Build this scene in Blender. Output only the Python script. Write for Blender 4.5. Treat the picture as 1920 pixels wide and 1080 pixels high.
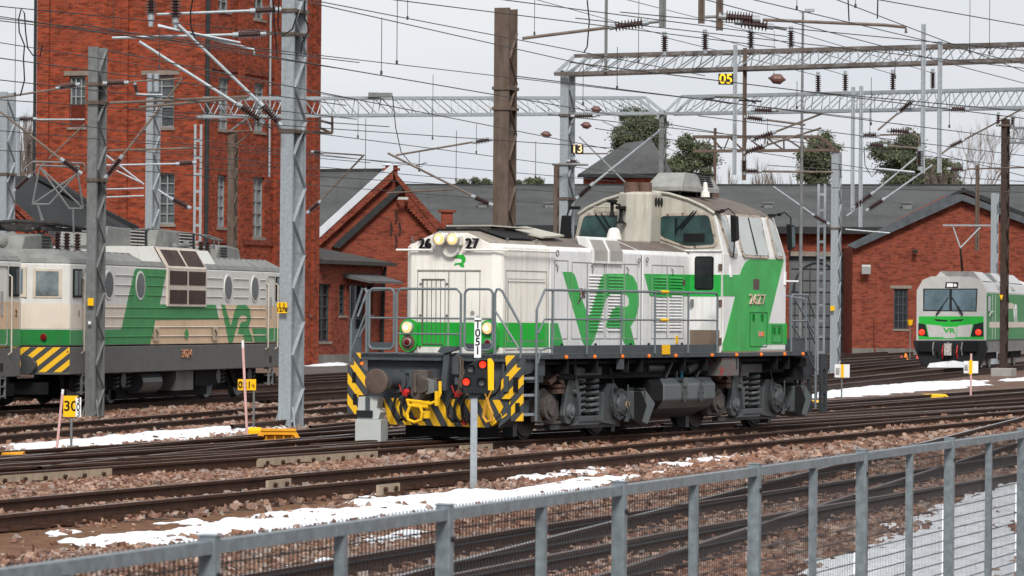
import bpy, math, random
import numpy as np
from mathutils import Vector, Matrix
random.seed(7); rng = np.random.default_rng(11)
R = math.radians; PI = math.pi
S = bpy.context.scene; COL = S.collection
for o in list(bpy.data.objects): bpy.data.objects.remove(o)

# ---------------------------------------------------------------- camera
F, CAMH, PITCH, ROLL = 7600.0, 2.111, 0.0066, 0.0085
cam = bpy.data.cameras.new('camera'); camo = bpy.data.objects.new('camera', cam); COL.objects.link(camo)
cam.sensor_width = 36; cam.lens = 36 * F / 1920; cam.clip_start = 1; cam.clip_end = 9000
camo.matrix_world = Matrix.Translation((0, 0, CAMH)) @ Matrix.Rotation(PI/2 + PITCH, 4, 'X') @ Matrix.Rotation(ROLL, 4, 'Z')
cam.dof.use_dof = True; cam.dof.focus_distance = 71; cam.dof.aperture_fstop = (cam.lens / 1000) / 0.0115
S.camera = camo
# ---------------------------------------------------------------- world, sun, exposure
SUN_EL, SUN_ROT = 42, 174
w = bpy.data.worlds.new('World'); S.world = w; w.use_nodes = True
wn, wl = w.node_tree.nodes, w.node_tree.links
wn.clear()
out = wn.new('ShaderNodeOutputWorld'); bg = wn.new('ShaderNodeBackground'); bg.inputs[1].default_value = 0.060
sky = wn.new('ShaderNodeTexSky'); sky.sky_type = 'NISHITA'; sky.sun_disc = False
sky.sun_elevation = R(SUN_EL); sky.sun_rotation = R(SUN_ROT); sky.air_density = 1.5; sky.dust_density = 4
tc = wn.new('ShaderNodeTexCoord'); mp = wn.new('ShaderNodeMapping'); mp.inputs['Scale'].default_value = (2.2, 2.2, 9)
nz = wn.new('ShaderNodeTexNoise'); nz.inputs['Scale'].default_value = 1.6; nz.inputs['Detail'].default_value = 4; nz.inputs['Roughness'].default_value = .45
cr = wn.new('ShaderNodeValToRGB')
cr.color_ramp.elements[0].position = .35; cr.color_ramp.elements[0].color = (7.4, 7.9, 8.7, 1)
cr.color_ramp.elements[1].position = .66; cr.color_ramp.elements[1].color = (10.1, 10.3, 10.6, 1)
mx = wn.new('ShaderNodeMix'); mx.data_type = 'RGBA'; mx.inputs[0].default_value = .92
wl.new(tc.outputs['Generated'], mp.inputs[0]); wl.new(mp.outputs[0], nz.inputs[0]); wl.new(nz.outputs[0], cr.inputs[0])
wl.new(sky.outputs[0], mx.inputs[6]); wl.new(cr.outputs[0], mx.inputs[7]); wl.new(mx.outputs[2], bg.inputs[0]); wl.new(bg.outputs[0], out.inputs[0])
sl = bpy.data.lights.new('sun', 'SUN'); sl.energy = 2.5; sl.angle = R(16); sl.color = (1, .96, .9)
so = bpy.data.objects.new('sun', sl); COL.objects.link(so)
_a = R(SUN_ROT); _d = Vector((math.sin(_a)*math.cos(R(SUN_EL)), math.cos(_a)*math.cos(R(SUN_EL)), math.sin(R(SUN_EL))))
so.rotation_euler = _d.to_track_quat('Z', 'Y').to_euler(); so.location = (0, -20, 60)
S.view_settings.view_transform = 'Standard'; S.view_settings.look = 'None'; S.view_settings.exposure = 0.62; S.view_settings.gamma = 1
S.render.engine = 'CYCLES'; S.render.resolution_x = 1920; S.render.resolution_y = 1080
S.cycles.max_bounces = 5; S.cycles.diffuse_bounces = 3; S.cycles.glossy_bounces = 3; S.cycles.transparent_max_bounces = 8

# ---------------------------------------------------------------- geometry of the view: where a point seen in the survey photo stands
def ray(px, py):
    a, b = px - 960, py - 540
    c, s = math.cos(ROLL), math.sin(ROLL)
    U = a*c + b*s; Yd = -(-a*s + b*c)
    c, s = math.cos(PITCH), math.sin(PITCH)
    return Vector((U, F*c - Yd*s, Yd*c + F*s))
def AT(px, py, Y):
    d = ray(px, py); return Vector((0, 0, CAMH)) + d * (Y / d.y)
def ATZ(px, py, z=0.0):
    d = ray(px, py); return Vector((0, 0, CAMH)) + d * ((z - CAMH) / d.z)
GZ = -0.2
def G(px, py): return ATZ(px, py, GZ)
class Frame:
    def __init__(s, ox, oy, th):                      # th: heading of local x measured from the view direction
        s.o = Vector((ox, oy, 0)); s.th = th; s.rz = PI/2 - th
        s.A = Vector((math.sin(th), math.cos(th), 0)); s.B = Vector((-math.cos(th), math.sin(th), 0))
    def inv(s, px, py, x=None, y=None, z=None):
        d = ray(px, py); o = Vector((0, 0, CAMH)) - s.o
        dx, dy, ox, oy = d.dot(s.A), d.dot(s.B), o.dot(s.A), o.dot(s.B)
        t = (x-ox)/dx if x is not None else ((y-oy)/dy if y is not None else (z-CAMH)/d.z)
        return (ox+t*dx, oy+t*dy, CAMH+t*d.z)

# ---------------------------------------------------------------- materials
def lin(r, g, b): return tuple(((c/255)/12.92 if c/255 <= .04045 else ((c/255+.055)/1.055)**2.4) for c in (r, g, b)) + (1,)
MATS = {}
def mat(name, col, rough=.6, metal=0, var=.12, vscale=3.0, dirt=None, damt=.5, streak=True, bump=0, bscale=40, emit=None, estr=0, spec=.4, chip=None, chipt=.62):
    if name in MATS: return MATS[name]
    m = bpy.data.materials.new(name); m.use_nodes = True; n, l = m.node_tree.nodes, m.node_tree.links
    b = n['Principled BSDF']; b.inputs['Roughness'].default_value = rough; b.inputs['Metallic'].default_value = metal
    b.inputs['Specular IOR Level'].default_value = spec if (rough < .45 or metal > .2) else .12
    c4 = tuple(col[:3]) + (1,)
    t = n.new('ShaderNodeTexCoord')
    cur = None
    if var > 0:
        nz = n.new('ShaderNodeTexNoise'); nz.inputs['Scale'].default_value = vscale; nz.inputs['Detail'].default_value = 6; nz.inputs['Roughness'].default_value = .6
        l.new(t.outputs['Object'], nz.inputs['Vector'])
        mm = n.new('ShaderNodeMix'); mm.data_type = 'RGBA'
        mm.inputs[6].default_value = tuple(x*(1-var) for x in c4[:3]) + (1,); mm.inputs[7].default_value = tuple(min(1, x*(1+var)) for x in c4[:3]) + (1,)
        cc = n.new('ShaderNodeMapRange'); cc.inputs[1].default_value = .3; cc.inputs[2].default_value = .7
        l.new(nz.outputs[0], cc.inputs[0]); l.new(cc.outputs[0], mm.inputs[0]); cur = mm.outputs[2]
    else:
        rgb = n.new('ShaderNodeRGB'); rgb.outputs[0].default_value = c4; cur = rgb.outputs[0]
    if dirt is not None:
        mp = n.new('ShaderNodeMapping'); mp.inputs['Scale'].default_value = (7, 7, .55) if streak else (2.5, 2.5, 2.5)
        l.new(t.outputs['Object'], mp.inputs[0])
        n2 = n.new('ShaderNodeTexNoise'); n2.inputs['Scale'].default_value = 1.3; n2.inputs['Detail'].default_value = 8; n2.inputs['Roughness'].default_value = .7
        l.new(mp.outputs[0], n2.inputs['Vector'])
        r2 = n.new('ShaderNodeMapRange'); r2.inputs[1].default_value = .48; r2.inputs[2].default_value = .82; r2.inputs[4].default_value = damt
        l.new(n2.outputs[0], r2.inputs[0])
        m2 = n.new('ShaderNodeMix'); m2.data_type = 'RGBA'; m2.inputs[7].default_value = tuple(dirt[:3]) + (1,)
        l.new(r2.outputs[0], m2.inputs[0]); l.new(cur, m2.inputs[6]); cur = m2.outputs[2]
    if chip is not None:
        n3 = n.new('ShaderNodeTexNoise'); n3.inputs['Scale'].default_value = 9; n3.inputs['Detail'].default_value = 7; n3.inputs['Roughness'].default_value = .65
        l.new(t.outputs['Object'], n3.inputs['Vector'])
        r3 = n.new('ShaderNodeMapRange'); r3.inputs[1].default_value = chipt; r3.inputs[2].default_value = chipt+.03
        l.new(n3.outputs[0], r3.inputs[0])
        m3 = n.new('ShaderNodeMix'); m3.data_type = 'RGBA'; m3.inputs[7].default_value = tuple(chip[:3]) + (1,)
        l.new(r3.outputs[0], m3.inputs[0]); l.new(cur, m3.inputs[6]); cur = m3.outputs[2]
    l.new(cur, b.inputs['Base Color'])
    if bump:
        nb = n.new('ShaderNodeTexNoise'); nb.inputs['Scale'].default_value = bscale; nb.inputs['Detail'].default_value = 5
        l.new(t.outputs['Object'], nb.inputs['Vector'])
        bp = n.new('ShaderNodeBump'); bp.inputs['Strength'].default_value = bump; bp.inputs['Distance'].default_value = .02
        l.new(nb.outputs[0], bp.inputs['Height']); l.new(bp.outputs[0], b.inputs['Normal'])
    if emit: b.inputs['Emission Color'].default_value = tuple(emit[:3])+(1,); b.inputs['Emission Strength'].default_value = estr
    MATS[name] = m; return m
RUST = (.10, .045, .022)
WHITE = mat('white_paint', (.74, .725, .68), .42, dirt=(.46, .38, .29), damt=.75, var=.06, vscale=1.5, chip=(.30, .20, .13), chipt=.735, bump=.05, bscale=2)
WHITES = mat('white_side_paint', (.70, .705, .705), .38, dirt=(.40, .37, .33), damt=.7, var=.06, vscale=1.5, chip=(.28, .19, .14), chipt=.73, bump=.05, bscale=2)
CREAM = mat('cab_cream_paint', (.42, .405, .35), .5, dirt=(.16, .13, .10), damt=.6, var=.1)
ROOFB = mat('roof_grime', (.15, .125, .11), .7, dirt=(.08, .045, .035), damt=.7, var=.2, streak=False)
GREEN = mat('green_paint', (.012, .36, .035), .38, var=.1, vscale=2, dirt=(.05, .22, .06), damt=.5)
GREEND = mat('green_side_paint', (.02, .34, .055), .33, var=.2, vscale=2.2, dirt=(.10, .42, .14), damt=.6)
FRAMEG = mat('frame_grey_paint', (.062, .074, .084), .5, var=.15, dirt=(.05, .045, .04), damt=.6, chip=(.11, .05, .03), chipt=.72)
UNDERG = mat('bogie_grey_paint', (.055, .064, .070), .42, var=.25, dirt=(.07, .055, .045), damt=.8, streak=False)
TANKG = mat('tank_grey_paint', (.095, .112, .118), .42, var=.12, dirt=(.05, .045, .04), damt=.5)
DARK = mat('underframe_dark', (.012, .012, .013), .8, var=.2)
BLACKR = mat('black_rubber', (.012, .012, .013), .5, var=.1)
SEAM = mat('seam_dark', (.02, .02, .022), .6, var=.1)
PANEL = mat('panel_line', (.30, .29, .27), .6, var=.2)
WHEEL = mat('wheel_steel', (.05, .045, .042), .5, metal=.3, var=.25)
RUSTM = mat('rusty_steel', (.12, .075, .06), .65, var=.3, vscale=9)
YEL = mat('yellow_paint', (.72, .42, .015), .5, var=.1, chip=(.07, .05, .04), chipt=.66)
YELS = mat('sign_yellow', (.82, .46, .01), .5, var=.05)
RED = mat('red_valve', (.45, .02, .02), .4, var=.1)
WSIGN = mat('sign_white', (.72, .73, .74), .5, var=.05)
BLKT = mat('lettering_black', (.01, .01, .012), .6, var=0)
BRONZE = mat('number_bronze', (.32, .22, .16), .5, var=.3, vscale=20)
GALV = mat('galvanised_steel', (.30, .335, .36), .48, metal=.25, var=.16, vscale=14, dirt=(.20, .21, .22), damt=.6)
GALVD = mat('weathered_grey_steel', (.17, .18, .18), .55, metal=.2, var=.2, vscale=6, dirt=(.08, .06, .05), damt=.6)
BROWNS = mat('rust_brown_steel', (.105, .076, .060), .65, var=.25, vscale=3, dirt=(.18, .165, .155), damt=.8)
DKBR = mat('dark_brown_steel', (.050, .034, .028), .65, var=.25, vscale=3)
TUBEB = mat('rust_tube', (.15, .12, .10), .6, var=.3, vscale=5)
INSUL = mat('insulator_brown', (.045, .021, .019), .25, var=.15)
WIREM = mat('wire_dark', (.045, .045, .042), .5, metal=.3, var=0)
HANDG = mat('handrail_grey', (.13, .155, .17), .42, var=.12)
GLASST = mat('teal_glass', (.018, .042, .040), .10, var=.85, vscale=2.2, spec=.35)
GLASSL = mat('sky_pale_glass', (.42, .45, .44), .08, var=.10, vscale=2, spec=.6)  # opaque pane; pale colour paints in sky reflected and seen through
GLASSD = mat('dark_glass', (.016, .019, .021), .12, var=.4, vscale=3, spec=.28)
GLASSW = mat('old_window_glass', (.05, .06, .065), .12, var=.6, vscale=1.5, spec=.5)
FRAMEW = mat('window_frame_brown', (.38, .33, .28), .6, var=.3, vscale=10, chip=(.12, .06, .04), chipt=.58)
LAMPW = mat('lit_lamp', (.75, .5, .25), .25, var=.5, vscale=14, emit=(1, .55, .2), estr=.45)
LAMPC = mat('lamp_filament_glow', (.9, .8, .6), .3, var=0, emit=(1, .82, .5), estr=1.8)
LAMPR = mat('lit_red_lens', (.7, .02, .01), .3, var=.1, emit=(1, .03, .01), estr=1.3)
LAMPD = mat('dark_lens', (.12, .12, .12), .15, var=.2)
REDL = mat('unlit_red_lens', (.14, .008, .01), .12, var=.2)
ORANGE = mat('amber_lens', (.75, .16, .02), .3, var=.1, emit=(1, .25, .02), estr=.15)
CHROME = mat('lamp_rim', (.5, .49, .46), .3, metal=.6, var=.1)
RAILR = mat('rail_rust', (.052, .026, .017), .7, var=.3, vscale=6, dirt=(.06, .035, .026), damt=.5)
RAILT = mat('rail_running_surface', (.34, .34, .35), .25, metal=.85, var=.1)
RAILD = mat('rail_glimmer_top', (.15, .115, .10), .45, metal=.4, var=.25)  # brown rail top, colour lightened as a painted highlight
PLATE = mat('joint_plate_cream', (.34, .27, .20), .7, var=.2, vscale=8, dirt=(.15, .10, .07), damt=.6)
SLEEP = mat('sleeper_wood', (.045, .036, .03), .85, var=.35, vscale=6)
SNOW = mat('snow', (.76, .79, .83), .6, var=.08, vscale=3, bump=.9, bscale=14, dirt=(.40, .34, .29), damt=.7, streak=False)
SAND = None
CONC = mat('concrete', (.28, .27, .25), .8, var=.15, vscale=6, bump=.2)
LGREY = mat('signal_box_grey', (.40, .42, .41), .6, var=.05)
SIGBLK = mat('signal_black', (.018, .02, .022), .45, var=.15)
ROOFG = mat('felt_roof_grey', (.070, .073, .074), .85, var=.25, vscale=.35, dirt=(.11, .11, .105), damt=.7, streak=False)
ROOFD = mat('dark_roof_edge', (.028, .03, .032), .7, var=.2)
METALW = mat('white_sheet_coping', (.50, .54, .58), .45, var=.1, vscale=1)
STONEB = mat('stone_plinth', (.14, .13, .12), .85, var=.25, vscale=2)
LINTEL = mat('stone_lintel', (.20, .17, .145), .85, var=.2)
WINFR = mat('window_frame_grey', (.22, .235, .24), .6, var=.15)
DOORG = mat('shed_door_grey', (.11, .115, .12), .6, var=.15)
GRILL = mat('black_mesh_grille', (.015, .015, .016), .6, var=.3, vscale=40, bump=1, bscale=60)
SRGREY = mat('skirt_grey', (.12, .118, .112), .6, var=.1, dirt=(.08, .075, .07), damt=.5)
SRWH = mat('weathered_white', (.60, .60, .575), .5, var=.05, dirt=(.42, .36, .30), damt=.6)
SRBEIGE = mat('stained_beige', (.60, .43, .28), .55, var=.14, vscale=1.5, dirt=(.66, .57, .47), damt=.8)
SRBEIG2 = mat('light_stained_paint', (.62, .55, .47), .55, var=.1, vscale=1.5, dirt=(.55, .40, .28), damt=.6)
SRGRN = mat('faded_green', (.055, .245, .085), .5, var=.12, dirt=(.09, .25, .11), damt=.6)
SRROOF = mat('electric_roof_grey', (.20, .205, .195), .65, var=.2, vscale=3, dirt=(.10, .08, .07), damt=.6, streak=False)
PINK = mat('pink_pole', (.62, .38, .36), .5, var=.1)
GLASSV = mat('windscreen_blue', (.10, .15, .18), .08, var=.4, vscale=1, spec=.6)
SILV = mat('silver_grey_paint', (.42, .42, .41), .4, var=.06)
TANDOOR = mat('brown_kick_panel', (.17, .13, .10), .7, var=.1)

def hazard(name, a, b, freq, w=.5):
    m = bpy.data.materials.new(name); m.use_nodes = True; n, l = m.node_tree.nodes, m.node_tree.links
    p = n['Principled BSDF']; p.inputs['Roughness'].default_value = .5
    t = n.new('ShaderNodeTexCoord'); d = n.new('ShaderNodeVectorMath'); d.operation = 'DOT_PRODUCT'
    d.inputs[1].default_value = (0, a*freq, b*freq)
    l.new(t.outputs['Object'], d.inputs[0])
    fr = n.new('ShaderNodeMath'); fr.operation = 'FRACT'; l.new(d.outputs['Value'], fr.inputs[0])
    gt = n.new('ShaderNodeMath'); gt.operation = 'GREATER_THAN'; gt.inputs[1].default_value = w; l.new(fr.outputs[0], gt.inputs[0])
    nz = n.new('ShaderNodeTexNoise'); nz.inputs['Scale'].default_value = 7; nz.inputs['Detail'].default_value = 8
    l.new(t.outputs['Object'], nz.inputs['Vector'])
    c = n.new('ShaderNodeMath'); c.operation = 'GREATER_THAN'; c.inputs[1].default_value = .69; l.new(nz.outputs[0], c.inputs[0])
    mx = n.new('ShaderNodeMix'); mx.data_type = 'RGBA'; mx.inputs[6].default_value = (.78, .45, .012, 1); mx.inputs[7].default_value = (.045, .05, .055, 1)
    l.new(gt.outputs[0], mx.inputs[0])
    m2 = n.new('ShaderNodeMix'); m2.data_type = 'RGBA'; m2.inputs[7].default_value = (.06, .055, .05, 1)
    l.new(c.outputs[0], m2.inputs[0]); l.new(mx.outputs[2], m2.inputs[6]); l.new(m2.outputs[2], p.inputs['Base Color'])
    return m
def brick(name, c1, c2, dark, scale=1.0):
    m = bpy.data.materials.new(name); m.use_nodes = True; n, l = m.node_tree.nodes, m.node_tree.links
    p = n['Principled BSDF']; p.inputs['Roughness'].default_value = .85; p.inputs['Specular IOR Level'].default_value = .1
    t = n.new('ShaderNodeTexCoord'); sp = n.new('ShaderNodeSeparateXYZ'); l.new(t.outputs['Object'], sp.inputs[0])
    ad = n.new('ShaderNodeMath'); ad.operation = 'ADD'; l.new(sp.outputs[0], ad.inputs[0]); l.new(sp.outputs[1], ad.inputs[1])
    cb = n.new('ShaderNodeCombineXYZ'); l.new(ad.outputs[0], cb.inputs[0]); l.new(sp.outputs[2], cb.inputs[1])
    bt = n.new('ShaderNodeTexBrick'); l.new(cb.outputs[0], bt.inputs['Vector'])
    bt.inputs['Color1'].default_value = c1; bt.inputs['Color2'].default_value = c2; bt.inputs['Mortar'].default_value = (.17, .085, .06, 1)
    bt.inputs['Scale'].default_value = 1; bt.inputs['Brick Width'].default_value = .30*scale; bt.inputs['Row Height'].default_value = .10*scale
    bt.inputs['Mortar Size'].default_value = .014*scale; bt.inputs['Bias'].default_value = -.15
    nz = n.new('ShaderNodeTexNoise'); nz.inputs['Scale'].default_value = 2.1; nz.inputs['Detail'].default_value = 9; nz.inputs['Roughness'].default_value = .8
    mq = n.new('ShaderNodeMapping'); mq.inputs['Scale'].default_value = (.8, 1.1, 1); l.new(cb.outputs[0], mq.inputs[0]); l.new(mq.outputs[0], nz.inputs['Vector'])
    mr = n.new('ShaderNodeMapRange'); mr.inputs[1].default_value = .46; mr.inputs[2].default_value = .8; mr.inputs[4].default_value = .55; l.new(nz.outputs[0], mr.inputs[0])
    mx = n.new('ShaderNodeMix'); mx.data_type = 'RGBA'; mx.inputs[7].default_value = dark
    l.new(mr.outputs[0], mx.inputs[0]); l.new(bt.outputs[0], mx.inputs[6])
    # individual burnt bricks
    vo = n.new('ShaderNodeTexVoronoi'); vo.inputs['Scale'].default_value = 5.0; mpp = n.new('ShaderNodeMapping'); mpp.inputs['Scale'].default_value = (.7, 1.9, 1)
    l.new(cb.outputs[0], mpp.inputs[0]); l.new(mpp.outputs[0], vo.inputs['Vector'])
    s2 = n.new('ShaderNodeSeparateColor'); l.new(vo.outputs['Color'], s2.inputs[0])
    g2 = n.new('ShaderNodeMapRange'); g2.inputs[1].default_value = .45; g2.inputs[2].default_value = 1.0; g2.inputs[4].default_value = .6; l.new(s2.outputs[0], g2.inputs[0])
    m2 = n.new('ShaderNodeMix'); m2.data_type = 'RGBA'; m2.inputs[7].default_value = tuple(x*.55 for x in dark[:3])+(1,)
    l.new(g2.outputs[0], m2.inputs[0]); l.new(mx.outputs[2], m2.inputs[6])
    m5 = n.new('ShaderNodeMapping'); m5.inputs['Scale'].default_value = (.9, .12, 1); l.new(cb.outputs[0], m5.inputs[0])
    n5 = n.new('ShaderNodeTexNoise'); n5.inputs['Scale'].default_value = .8; n5.inputs['Detail'].default_value = 7; l.new(m5.outputs[0], n5.inputs['Vector'])
    r5 = n.new('ShaderNodeMapRange'); r5.inputs[1].default_value = .48; r5.inputs[2].default_value = .75; r5.inputs[4].default_value = .6; l.new(n5.outputs[0], r5.inputs[0])
    x5 = n.new('ShaderNodeMix'); x5.data_type = 'RGBA'; x5.blend_type = 'MULTIPLY'; x5.inputs[7].default_value = (.62, .60, .60, 1); l.new(r5.outputs[0], x5.inputs[0]); l.new(m2.outputs[2], x5.inputs[6])
    l.new(x5.outputs[2], p.inputs['Base Color'])
    return m
BRICKT = brick('tower_brick', (.35, .052, .018, 1), (.17, .029, .013, 1), (.09, .022, .014, 1))
BRICKG = brick('shed_brick', (.26, .048, .025, 1), (.18, .036, .021, 1), (.10, .027, .020, 1))
BRICKD = brick('red_brown_brick', (.23, .040, .020, 1), (.15, .028, .016, 1), (.09, .024, .018, 1))
HAZL = hazard('hazard_stripes_left', .75, -.62, 4.6); HAZR = hazard('hazard_stripes_right', .72, .70, 4.6)
HAZP = hazard('hazard_stripes_plough', .86, -.50, 4.3, .5); HAZS = hazard('hazard_stripes_electric', -.62, -.62, 6.0)

# ---------------------------------------------------------------- mesh builder
class MB:
    def __init__(s): s.v = []; s.f = []; s.m = []
    def add(s, vs, fs, mi=0):
        k = len(s.v); s.v += [tuple(v) for v in vs]; s.f += [tuple(i+k for i in f) for f in fs]; s.m += [mi]*len(fs)
    def box(s, c, sz, rot=None, mi=0):
        h = Vector(sz)/2; c = Vector(c)
        P = [Vector((x*h.x, y*h.y, z*h.z)) for x in (-1, 1) for y in (-1, 1) for z in (-1, 1)]
        if rot is not None: P = [rot @ q for q in P]
        s.add([c+q for q in P], [(0, 1, 3, 2), (4, 6, 7, 5), (0, 4, 5, 1), (2, 3, 7, 6), (0, 2, 6, 4), (1, 5, 7, 3)], mi); return s
    def bb(s, x0, x1, y0, y1, z0, z1, mi=0): return s.box(((x0+x1)/2, (y0+y1)/2, (z0+z1)/2), (abs(x1-x0), abs(y1-y0), abs(z1-z0)), None, mi)
    def bar(s, a, b, w, h=None, mi=0, up=(0, 0, 1)):
        a = Vector(a); b = Vector(b); h = h or w; d = b-a; L = d.length
        if L < 1e-6: return s
        x = d/L; u = Vector(up)
        if abs(x.dot(u)) > .98: u = Vector((1, 0, 0))
        y = u.cross(x).normalized(); z = x.cross(y)
        return s.box((a+b)/2, (L, w, h), Matrix((x, y, z)).transposed(), mi)
    def tube(s, pts, r, n=8, cap=True, mi=0):
        pts = [Vector(p) for p in pts]; rs = r if isinstance(r, (list, tuple)) else [r]*len(pts)
        prev = None; rings = []
        for i, p in enumerate(pts):
            t = (pts[min(i+1, len(pts)-1)] - pts[max(i-1, 0)]).normalized()
            if prev is None:
                u = Vector((0, 0, 1)) if abs(t.z) < .9 else Vector((1, 0, 0)); a = t.cross(u).normalized()
            else:
                a = (prev - t*prev.dot(t)); a = a.normalized() if a.length > 1e-6 else t.orthogonal().normalized()
            prev = a; b = t.cross(a)
            rings.append([p + (a*math.cos(2*PI*k/n) + b*math.sin(2*PI*k/n))*rs[i] for k in range(n)])
        vs = [q for g in rings for q in g]; fs = []
        for i in range(len(pts)-1):
            for k in range(n): fs.append((i*n+k, i*n+(k+1) % n, (i+1)*n+(k+1) % n, (i+1)*n+k))
        if cap: fs.append(tuple(range(n))[::-1]); fs.append(tuple((len(pts)-1)*n+k for k in range(n)))
        s.add(vs, fs, mi); return s
    def lathe(s, a, b, prof, n=16, mi=0):            # prof: [(distance from a, radius)] towards b
        a = Vector(a); b = Vector(b); return s.tube_raw(a, b, prof, n, mi)
    def tube_raw(s, a, b, prof, n, mi=0):
        d = (b-a); t = d.normalized(); u = t.orthogonal().normalized(); v = t.cross(u)
        vs = []
        for (q, r) in prof:
            c = a + t*q
            vs += [c + (u*math.cos(2*PI*k/n) + v*math.sin(2*PI*k/n))*max(r, 1e-4) for k in range(n)]
        fs = []
        for i in range(len(prof)-1):
            for k in range(n): fs.append((i*n+k, i*n+(k+1) % n, (i+1)*n+(k+1) % n, (i+1)*n+k))
        fs.append(tuple(range(n))[::-1]); fs.append(tuple((len(prof)-1)*n+k for k in range(n)))
        s.add(vs, fs, mi); return s
    def cyl(s, a, b, r, n=16, mi=0): return s.lathe(a, b, [(0, r), ((Vector(b)-Vector(a)).length, r)], n, mi)
    def prism(s, poly, off, mi=0):                   # poly: 3-D points of one face, off: extrusion vector
        P = [Vector(p) for p in poly]; o = Vector(off); n = len(P)
        nrm = Vector((0, 0, 0))
        for i in range(n): nrm += P[i].cross(P[(i+1) % n])
        if nrm.dot(o) > 0: P = P[::-1]
        s.add(P + [p+o for p in P], [tuple(range(n)), tuple(range(2*n-1, n-1, -1))] + [(i, i+n, (i+1) % n+n, (i+1) % n) for i in range(n)], mi); return s
    def quad(s, *p, mi=0): s.add(p, [tuple(range(len(p)))], mi); return s
    def spring(s, c, R_, r, z0, z1, turns):
        n = int(turns*14); pts = [(c[0]+R_*math.cos(2*PI*turns*i/n), c[1]+R_*math.sin(2*PI*turns*i/n), z0+(z1-z0)*i/n) for i in range(n+1)]
        return s.tube(pts, r, 6)
    def build(s, name, mats, parent=None, smooth=False, bevel=0, **props):
        me = bpy.data.meshes.new(name); me.from_pydata(s.v, [], s.f); me.update()
        if not isinstance(mats, (list, tuple)): mats = [mats]
        for m in mats: me.materials.append(m)
        if len(mats) > 1: me.polygons.foreach_set('material_index', s.m)
        if smooth: me.polygons.foreach_set('use_smooth', [len(p.vertices) <= 4 for p in me.polygons])
        o = bpy.data.objects.new(name, me); COL.objects.link(o)
        if parent is not None: o.parent = parent
        if bevel:
            bv = o.modifiers.new('bevel', 'BEVEL'); bv.width = bevel; bv.segments = 2; bv.limit_method = 'ANGLE'; bv.angle_limit = R(35)
        for k, v in props.items(): o[k] = v
        return o
def empty(name, loc=(0, 0, 0), rz=0, label=None, cat=None, group=None, kind=None, parent=None):
    o = bpy.data.objects.new(name, None); COL.objects.link(o); o.location = loc; o.rotation_euler = (0, 0, rz); o.empty_display_size = .2
    if parent: o.parent = parent
    tag(o, label, cat, group, kind); return o
def tag(o, label=None, cat=None, group=None, kind=None):
    if label: o['label'] = label
    if cat: o['category'] = cat
    if group: o['group'] = group
    if kind: o['kind'] = kind
    return o
def copy_tree(o, parent=None):
    c = o.copy(); COL.objects.link(c); c.parent = parent
    for ch in list(o.children): copy_tree(ch, c)
    return c
def text(name, s, size, o, right, up, m, parent, depth=.003, sx=1.0, align='CENTER', bold=0):
    cu = bpy.data.curves.new(name, 'FONT'); cu.body = s; cu.size = size; cu.extrude = depth; cu.align_x = align; cu.align_y = 'CENTER'; cu.offset = bold
    cu.space_line = .72; cu.space_character = 1.12 if len(s) == 4 else 1.0
    t = bpy.data.objects.new('tmp', cu); me = bpy.data.meshes.new_from_object(t); me.name = name
    r = Vector(right).normalized(); u = Vector(up).normalized(); nn = r.cross(u)
    M = Matrix.Translation(Vector(o)) @ Matrix((r, u, nn)).transposed().to_4x4() @ Matrix.Diagonal((sx, 1, 1, 1))
    me.transform(M); me.materials.clear(); me.materials.append(m)
    bpy.data.objects.remove(t); bpy.data.curves.remove(cu)
    ob = bpy.data.objects.new(name, me); COL.objects.link(ob)
    if parent: ob.parent = parent
    return ob
def insulator(mb, a, b, r=.07, n=8, core=.03, mi=0, sides=10):
    prof = [(0, core)]
    for i in range(n):
        t = (i+.5)/n; prof += [(t-.32/n, core), (t-.05/n, r), (t+.1/n, r), (t+.3/n, core)]
    prof.append((1, core)); L = (Vector(b)-Vector(a)).length; mb.lathe(a, b, [(q*L, r_) for q, r_ in prof], sides, mi); return mb
def rrect(y0, y1, z0, z1, r, n=5):                   # rounded rectangle as 2-D points
    P = []
    for cx, cz, a0 in ((y1-r, z1-r, 0), (y0+r, z1-r, 90), (y0+r, z0+r, 180), (y1-r, z0+r, 270)):
        for k in range(n+1):
            a = R(a0+90*k/n); P.append((cx+r*math.cos(a), cz+r*math.sin(a)))
    return P
def roundcorner(P, r, n=4):                          # round the corners of a 2-D polygon
    out = []; N = len(P)
    for i in range(N):
        p0, p1, p2 = Vector(P[i-1]), Vector(P[i]), Vector(P[(i+1) % N])
        a = (p0-p1); b = (p2-p1); q = min(r, a.length*.45, b.length*.45)
        A = p1+a.normalized()*q; B = p1+b.normalized()*q
        for k in range(n+1):
            t = k/n; out.append(tuple((1-t)**2*A + 2*t*(1-t)*p1 + t*t*B))
    return out

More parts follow.
